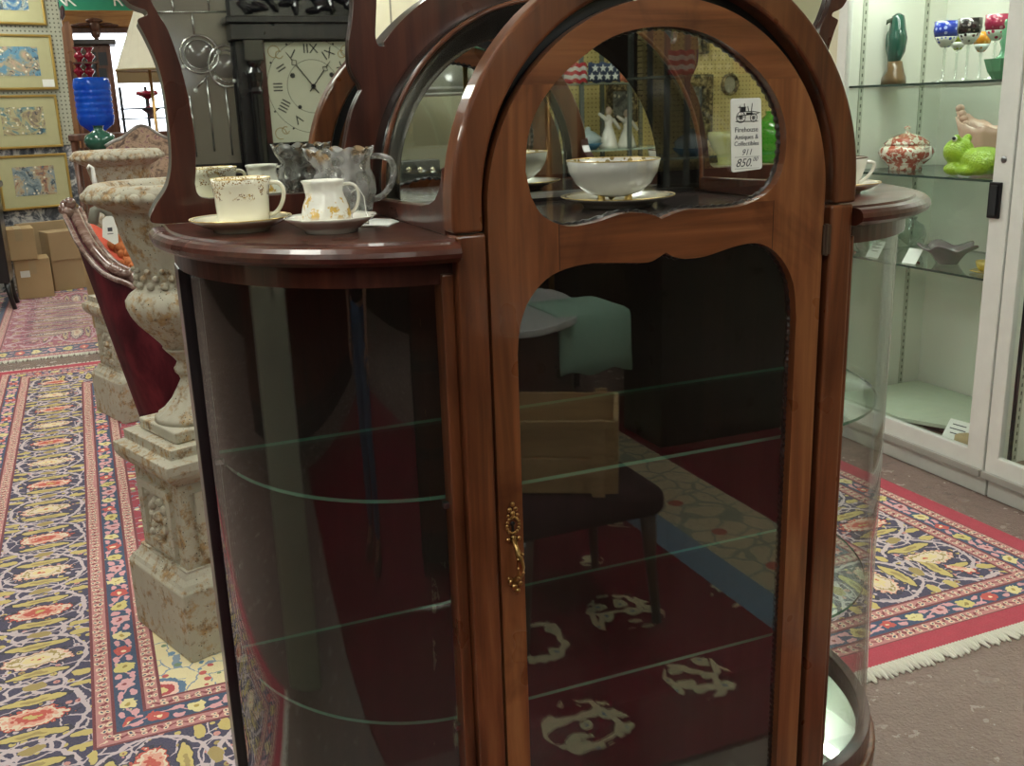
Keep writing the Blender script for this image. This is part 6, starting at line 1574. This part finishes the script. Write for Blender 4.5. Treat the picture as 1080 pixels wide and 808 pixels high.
for i in range(8):
    cx_ = xm+0.02+(i % 4)*(b.x-a.x)*0.12+(0.02 if i > 3 else 0); cz_ = a.z+(b.z-a.z)*(0.3 if i < 4 else 0.72)
    bm = nb(); pts = []
    for k in range(10):
        aa = PI/2+k*PI/5; r = 0.022 if k % 2 == 0 else 0.009; pts.append((cx_+r*math.cos(aa), cz_+r*math.sin(aa)))
    plate(bm, pts, (), Yg2+0.042, Yg2+0.044); obj('star', bm, WHT, nvs)
# white rounded armchairs / lamp seen left in the middle mirror
Yv = -3.6
def V(x, y, Yr=Yv): return behind(x, y, Yr, 0.5115)
bm = nb(); box(bm, (-0.1, Yv-0.14, 1.22), (2.45, Yv-0.06, 2.6)); o = struct('wall_screen', bm, plaster('pale sage screen', '#b9b99c', '#c3c3a8'))
c = V(452, 100, Yv+0.4); 
t = thing('pendant_dome', 'round pale glass dome lamp with curved rings, reflected in the arch mirror', 'lamp', (c.x+0.08, Yv+0.4, c.z))
bm = nb(); lathe(bm, [(0.30, 0.0), (0.29, 0.03), (0.24, 0.12), (0.14, 0.20), (0.04, 0.24), (0.02, 0.30), (0, 0.30)], (c.x+0.08, Yv+0.4, c.z), 40); obj('dome', bm, plain('pale mottled glass', '#8f9084', 0.2, coat=0.4), t, smooth=True)
bm = nb()
for z, r in ((0.0, 0.302), (0.03, 0.292)): tube(bm, [(c.x+0.08+r*math.cos(a), Yv+0.4+r*math.sin(a), c.z+z) for a in [2*PI*k/40 for k in range(40)]], 0.007, 6, closed=True)
obj('rim_rings', bm, BRIGHTW, t, smooth=True)
bm = nb(); tube(bm, [(c.x+0.08, Yv+0.4, c.z+0.29), (c.x+0.08, Yv+0.4, H)], 0.008, 6); obj('chain', bm, BRASS, t)
dq = V(440, 178, Yv+0.9); 
dk = thing('white_chest', 'white painted chest carrying the switch box in the arch mirror', 'chest', (dq.x+0.05, Yv+0.75, 0.0125))
zt_ = V(440, 193, Yv+0.9).z
bm = nb(); box(bm, (dq.x-0.30, Yv+0.5, 0.0125), (dq.x+0.14, Yv+0.98, zt_)); obj('body', bm, plain('chalk white paint', '#b9bba8', 0.7), dk, bevel=0.008)
for i in range(2): bm = nb(); box(bm, (dq.x-0.26, Yv+0.98, zt_-0.3*(i+1)), (dq.x+0.11, Yv+0.992, zt_-0.3*i-0.04)); dd = obj('drawer', bm, plain('chalk white paint', '#b9bba8', 0.7), dk, bevel=0.004); bm = nb(); ball(bm, (dq.x, Yv+1.0, zt_-0.3*i-0.16), 0.018, 10); obj('knob', bm, BLACK, dd, smooth=True)
t = thing('switch_box', 'dark box with three shining round knobs in the arch mirror', 'box', (dq.x+0.04, Yv+0.9, zt_+0.0005))
x0_, x1_ = V(421, 178, Yv+0.9).x, V(462, 178, Yv+0.9).x
bm = nb(); box(bm, (x0_, Yv+0.82, zt_+0.0005), (x1_, Yv+0.94, V(440, 169, Yv+0.9).z)); obj('case', bm, plain('dark grey box', '#2f3230', 0.35), t, bevel=0.005)
for px in (431, 443, 456):
    q_ = V(px, 179, Yv+0.94); bm = nb(); ball(bm, (q_.x, Yv+0.945, q_.z), (0.016, 0.012, 0.016), 12); obj('knob', bm, plain('bright chrome', '#e0dcc0', 0.1, 1.0), t, smooth=True)
# green and black folds above it
t0 = V(470, 45, Yv+0.88)
t = thing('green_lamp', 'green glass desk lamp shade on a tall stand, reflected in the arch mirror', 'lamp', (t0.x, Yv+0.88, 0.0125))
bm = nb(); M_ = Matrix.Translation((t0.x+0.1, Yv+0.88, t0.z-0.04)) @ Matrix.Rotation(PI/2, 4, 'Y') 
lathe(bm, [(0.02, -0.30), (0.10, -0.27), (0.12, -0.1), (0.12, 0.1), (0.10, 0.27), (0.02, 0.30)], (0, 0, 0), 32, a0=PI/2, a1=3*PI/2, M=M_ ); o = obj('shade', bm, plain('green cased glass', '#3c5a44', 0.15, coat=0.5), t, smooth=True)
bm = nb(); tube(bm, [(t0.x+0.1, Yv+0.88, 0.014), (t0.x+0.1, Yv+0.88, t0.z-0.04)], 0.014, 8); lathe(bm, [(0, 0), (0.14, 0), (0.13, 0.02), (0, 0.03)], (t0.x+0.1, Yv+0.88, 0.0126), 24); obj('stand', bm, BRASS, t, smooth=True)

# ---- crimson floral rug behind the camera, its border running away from the cabinet
cr = dict()
t = NT('crimson floral pile'); p = t.coord(); x, y, z = t.sep(p)
n = t.noise(p, 7, 2, col=True); mv = t.n.new('ShaderNodeVectorMath'); mv.operation = 'MULTIPLY_ADD'; t.put(mv.inputs[0], n); mv.inputs[1].default_value = (0.1, 0.1, 0); t.put(mv.inputs[2], p); wp = E(t, mv.outputs[0])
big = t.voro(wp, 2.6, rnd=0.4); sm = t.voro(wp, 17, rnd=0.8); vn = t.voro(wp, 7, feature='DISTANCE_TO_EDGE')
fl = (big < 0.34)*(x > -0.75)
c = t.mix(t.noise(p, 4, 2), '#5e1222', '#741a2c')
mot = fl*((sm + t.noise(p, 40, 2)*0.3) < 0.56)
c = t.mix(mot, c, t.mix(t.noise(p, 9, 2), '#c9bf9c', '#b3b58e'))
c = t.mix(fl*(vn < 0.06), c, '#c9bf9c')
c = t.mix(fl*(sm < 0.12), c, '#7d93a6')
bx_ = (x > 0.72)
c = t.mix(bx_, c, '#6f8496'); c = t.mix((x > 0.86), c, '#b9ab8c')
c = t.mix((x > 0.86)*(t.voro(wp, 9, feature='DISTANCE_TO_EDGE') < 0.05), c, '#8a8f7c'); c = t.mix((x > 0.86)*(t.voro(p, 3.1, rnd=0.1) < 0.10), c, '#a85040')
c = t.mix((x > 1.22), c, '#6a1626')
FLR = t.bsdf(c, 0.95, spec=0.1)
o = nb(); box(o, (-2.6, -3.35, 0.0), (2.95, -0.45, 0.012)); rg = obj('crimson_rug', o, FLR, origin=(1.02, -1.9, 0)); tag(rg, 'crimson floral rug with beige border, reflected in the door glass', 'rug')
# low padded stool with wooden crate, in front of a marble topped washstand
K = lambda x, y, z_: (lambda q: Vector((q.x, -q.y, q.z)))(at(x, y, 'Z', z_))
s0 = Vector((1.22, -1.28, 0.0125))
st = thing('padded_chair', 'dark padded chair under the slatted crate, reflected in the door glass', 'chair', s0)
bm = nb(); slab(bm, [(s0.x-0.25, s0.y-0.24), (s0.x+0.25, s0.y-0.24), (s0.x+0.25, s0.y+0.24), (s0.x-0.25, s0.y+0.24)], 0.37, 0.47); obj('seat', bm, plain('dark plum fabric', '#3a2026', 0.9), st, bevel=0.045, bseg=5)
for dx in (-0.2, 0.2):
    for dy in (-0.19, 0.19): bm = nb(); tube(bm, [(s0.x+dx, s0.y+dy, 0.39), (s0.x+dx*1.05, s0.y+dy*1.05, 0.2), (s0.x+dx*1.12, s0.y+dy*1.12, 0.0125)], [0.028, 0.018, 0.014], 8); obj('leg', bm, BROWNW, st, smooth=True)
cz = 0.4715
ct_ = thing('wooden_crate', 'slatted pine crate sitting on the padded chair, reflected in the door glass', 'crate', (s0.x-0.03, s0.y, cz), 0.5)
Bm = WM[ct_.name]
def put(nm, b, m=TANW, par=ct_, **k): bmesh.ops.transform(b, matrix=Bm, verts=b.verts); return obj(nm, b, m, par, **k)
for sg in (-1, 1):
    for k_ in range(2):
        b = nb(); box(b, (-0.20, sg*0.15-0.006, 0.004+k_*0.115), (0.20, sg*0.15+0.006, 0.112+k_*0.115)); put('side_board', b, bevel=0.002)
    b = nb(); box(b, (sg*0.20-0.007, -0.145, 0.0), (sg*0.20+0.007, 0.145, 0.228)); put('end_board', b, bevel=0.002)
    for s2 in (-1, 1): b = nb(); box(b, (sg*0.15-0.02, s2*0.168-0.010, 0.0), (sg*0.15+0.02, s2*0.168+0.008, 0.235)); put('batten', b, bevel=0.002)
b = nb(); box(b, (-0.19, -0.144, 0.0), (0.19, 0.144, 0.010)); put('bottom', b)
# marble topped washstand with green cloth
m0 = K(560, 360, 0.80)
ws = thing('washstand', 'dark wood washstand with serpentine white marble top, reflected in the glass', 'washstand', (1.30, -2.25, 0.0122))
mp = smooth_loop([(1.12, -2.50), (1.10, -2.3), (1.12, -2.0), (1.16, -1.88), (1.22, -1.80), (1.35, -1.75), (1.55, -1.86), (1.68, -2.05), (1.70, -2.50)], 5)
bm = nb(); slab(bm, mp, 0.80, 0.828); obj('marble_top', bm, plaster('white marble', '#c9cccb', '#e0e2e0', 0.25), ws, bevel=0.006)
bm = nb(); slab(bm, [(1.40+(x_-1.40)*0.9, -2.4+(y_+2.4)*0.88) for x_, y_ in mp], 0.14, 0.7995); obj('body', bm, MAHD_Z, ws)
for x_, y_ in ((1.2, -2.43), (1.62, -2.43), (1.2, -2.02), (1.58, -2.05)): bm = nb(); tube(bm, [(x_, y_, 0.15), (x_, y_, 0.0125)], [0.03, 0.022], 10); obj('foot', bm, MAHD_Z, ws)
cl = nb(); rows = []
for j, (dy_, zc) in enumerate(((-0.30, 0.8295), (-0.15, 0.8295), (-0.02, 0.8300), (0.012, 0.822), (0.020, 0.76), (0.026, 0.68), (0.03, 0.61))):
    rows.append([cl.verts.new((1.50+0.30*i/14+0.0*j, -1.90+dy_+0.008*math.sin(i*0.9+j)*(j > 3)-0.02*abs(i-3)/6*(0), zc+(0.012*math.sin(i*0.8) if j == 6 else 0))) for i in range(15)])
for r0, r1 in zip(rows, rows[1:]):
    for i in range(14): cl.faces.new((r0[i], r0[i+1], r1[i+1], r1[i]))
o = obj('green_cloth', cl, plain('pale green linen', '#9fc4b0', 0.9), origin=(1.6, -1.95, 0.83), smooth=True, fix=False); md = o.modifiers.new('s', 'SOLIDIFY'); md.thickness = 0.004; md.offset = 1
tag(o, 'pale green linen cloth draped over the marble edge, reflected in the glass', 'cloth')
# ---------------------------------------------------------------- a visitor standing left of the camera, reflected in the bowed glass
def skin(name, joints, edges, mat, parent, root='pelvis', sub=2):
    keys = list(joints); me = bpy.data.meshes.new(name)
    base = WM[parent.name]
    me.from_pydata([base.inverted() @ Vector(joints[k][0]) for k in keys], [(keys.index(a), keys.index(b)) for a, b in edges], [])
    o = bpy.data.objects.new(name, me); COL.objects.link(o); o.parent = parent; WM[o.name] = base
    md = o.modifiers.new('skin', 'SKIN'); md.use_smooth_shade = True; md.branch_smoothing = 0.5
    for i, k in enumerate(keys):
        r = joints[k][1]; me.skin_vertices[0].data[i].radius = r if isinstance(r, tuple) else (r, r)
        me.skin_vertices[0].data[i].use_root = (k == root)
    sb = o.modifiers.new('sub', 'SUBSURF'); sb.levels = sub; sb.render_levels = sub
    me.materials.append(mat); return o
px0, py0 = -0.90, -1.38
per = thing('person', 'person in blue jeans and dark shirt standing, arms down, reflected in the bowed glass', 'person', (px0, py0, 0.0125))
Z_ = 0.0125
def J(x, y, z, r): return (Vector((px0+x, py0+y, Z_+z)), r)
body = {'pelvis': J(0, 0, 0.93, (0.15, 0.11)), 'waist': J(0, 0.0, 1.05, (0.135, 0.10)), 'chest': J(0, 0.01, 1.28, (0.165, 0.115)), 'upper': J(0, 0.0, 1.42, (0.11, 0.08)), 'neck': J(0, 0.0, 1.50, 0.055), 'headb': J(0, 0.015, 1.58, (0.068, 0.078)), 'head': J(0, 0.02, 1.67, (0.080, 0.095)), 'crown': J(0, 0.015, 1.73, (0.055, 0.065))}
eds = [('pelvis', 'waist'), ('waist', 'chest'), ('chest', 'upper'), ('upper', 'neck'), ('neck', 'headb'), ('headb', 'head'), ('head', 'crown')]
for s, n in ((-1, 'l'), (1, 'r')):
    body.update({'hip'+n: J(s*0.085, 0, 0.86, 0.088), 'knee'+n: J(s*0.095, 0.02, 0.48, 0.058), 'calf'+n: J(s*0.098, -0.01, 0.34, 0.055), 'ank'+n: J(s*0.10, -0.02, 0.09, 0.038), 'toe'+n: J(s*0.115, 0.12, 0.035, (0.040, 0.028)),
                 'sh'+n: J(s*0.185, 0.0, 1.40, 0.056), 'elb'+n: J(s*0.235, -0.02, 1.12, 0.042), 'wr'+n: J(s*0.225, 0.06, 0.88, 0.026), 'palm'+n: J(s*0.222, 0.08, 0.80, (0.022, 0.036))})
    eds += [('pelvis', 'hip'+n), ('hip'+n, 'knee'+n), ('knee'+n, 'calf'+n), ('calf'+n, 'ank'+n), ('ank'+n, 'toe'+n), ('upper', 'sh'+n), ('sh'+n, 'elb'+n), ('elb'+n, 'wr'+n), ('wr'+n, 'palm'+n)]
SKIN = plain('warm skin', '#b98a70', 0.5)
bd = skin('body', body, eds, SKIN, per)
for s, n in ((-1, 'l'), (1, 'r')):
    for i, (dy, L) in enumerate(((0.112, 0.062), (0.094, 0.075), (0.076, 0.070), (0.058, 0.055))):
        c0 = Vector((px0+s*0.222, py0+dy-0.008, Z_+0.785)); bm = nb()
        tube(bm, [c0, c0+Vector((-s*0.004, 0.004, -L*0.5)), c0+Vector((-s*0.016, 0.006, -L))], [0.0095, 0.0085, 0.007], 8); ball(bm, c0+Vector((-s*0.016, 0.006, -L)), 0.007, 8); obj('finger', bm, SKIN, bd, smooth=True)
    c0 = Vector((px0+s*0.215, py0+0.108, Z_+0.83)); bm = nb(); tube(bm, [c0, c0+Vector((-s*0.010, 0.022, -0.025)), c0+Vector((-s*0.014, 0.024, -0.055))], [0.012, 0.010, 0.008], 8); obj('thumb', bm, SKIN, bd, smooth=True)
je = {k: (v[0], tuple(q*1.12+0.006 for q in (v[1] if isinstance(v[1], tuple) else (v[1], v[1])))) for k, v in body.items() if k[:3] in ('pel', 'hip', 'kne', 'cal', 'ank')}
je['belt'] = J(0, 0, 1.02, (0.148, 0.112))
for n in 'lr': je['ank'+n] = (je['ank'+n][0], (0.062, 0.066))
DEN = NT('blue denim'); p = DEN.coord(); DENIM = DEN.bsdf(DEN.mix(DEN.noise(p, 5, 4), '#36486a', '#5f7596'), 0.9)
skin('jeans', je, [('pelvis', 'belt')]+[e for e in eds if e[0] in je and e[1] in je], DENIM, bd)
sh_ = {k: (v[0], tuple(q*1.10+0.008 for q in (v[1] if isinstance(v[1], tuple) else (v[1], v[1])))) for k, v in body.items() if k in ('pelvis', 'waist', 'chest', 'upper', 'shl', 'shr', 'elbl', 'elbr')}
sh_['pelvis'] = (sh_['pelvis'][0], (0.175, 0.135)); sh_['upper'] = (sh_['upper'][0], (0.115, 0.085))
skin('shirt', sh_, [e for e in eds if e[0] in sh_ and e[1] in sh_], plain('dark navy shirt', '#1d2128', 0.9), bd)
for s in (-1, 1):
    bm = nb(); ball(bm, (px0+s*0.11, py0+0.06, Z_+0.035), (0.052, 0.135, 0.036), 14); ball(bm, (px0+s*0.105, py0-0.02, Z_+0.06), (0.045, 0.06, 0.045), 12)
    for v in bm.verts: v.co.z = max(v.co.z, Z_)
    obj('shoe', bm, plain('brown leather', '#4a3324', 0.5), bd, smooth=True)
hc = Vector((px0, py0+0.018, Z_+1.66))
bm = nb(); ball(bm, hc+Vector((0, -0.018, 0.025)), (0.093, 0.105, 0.105), 18)
for v in list(bm.verts):
    if v.co.y > hc.y+0.045 and v.co.z < hc.z+0.07: v.co.y = hc.y+0.03
obj('hair', bm, plain('brown hair', '#3a2a20', 0.8), bd, smooth=True)
bm = nb(); tube(bm, [hc+Vector((0, 0.09, 0.012)), hc+Vector((0, 0.108, -0.018)), hc+Vector((0, 0.094, -0.028))], [0.007, 0.013, 0.010], 8); obj('nose', bm, SKIN, bd, smooth=True)
for s in (-1, 1):
    bm = nb(); ball(bm, hc+Vector((s*0.032, 0.083, 0.008)), (0.012, 0.009, 0.008), 10); obj('eye', bm, plain('eye white', '#d8d4cc', 0.2), bd, smooth=True)
    bm = nb(); ball(bm, hc+Vector((s*0.086, 0.0, -0.01)), (0.010, 0.018, 0.030), 10); obj('ear', bm, SKIN, bd, smooth=True)
bm = nb(); ball(bm, hc+Vector((0, 0.086, -0.055)), (0.024, 0.009, 0.006), 10); obj('mouth', bm, plain('lips', '#8f5248', 0.5), bd, smooth=True)
# pale square column left of the camera; dark cupboards added to darken the bowed glass
bm = nb(); box(bm, (-1.25, 0.0, 0), (-0.80, 0.46, H)); struct('wall_column', bm, plaster('grey green painted column', '#b9bda8', '#c6cab6'))
cb = thing('added_dark_cupboard', 'unseen row of dark cupboards added to keep the bowed glass reflections dark', 'cupboard', (-3.3, -1.5, 0))
bm = nb(); box(bm, (-3.6, -3.2, 0.1), (-3.0, 1.6, 2.35)); obj('body', bm, BLACKW, cb, bevel=0.01)
bm = nb(); box(bm, (-3.65, -3.25, 2.35), (-2.93, 1.65, 2.45)); obj('cornice', bm, BLACKW, cb, bevel=0.01)
bm = nb(); box(bm, (-3.55, -3.15, 0.0), (-3.05, 1.55, 0.1)); obj('plinth', bm, BLACKW, cb)
for i in range(6):
    bm = nb(); y_ = -3.12+0.79*i; box(bm, (-3.0, y_, 0.2), (-2.975, y_+0.72, 2.25)); d_ = obj('door', bm, MAHD_Z, cb, bevel=0.006)
    bm = nb(); ball(bm, (-2.96, y_+(0.66 if i % 2 == 0 else 0.06), 1.1), 0.016, 10); obj('knob', bm, BRASS, d_, smooth=True)
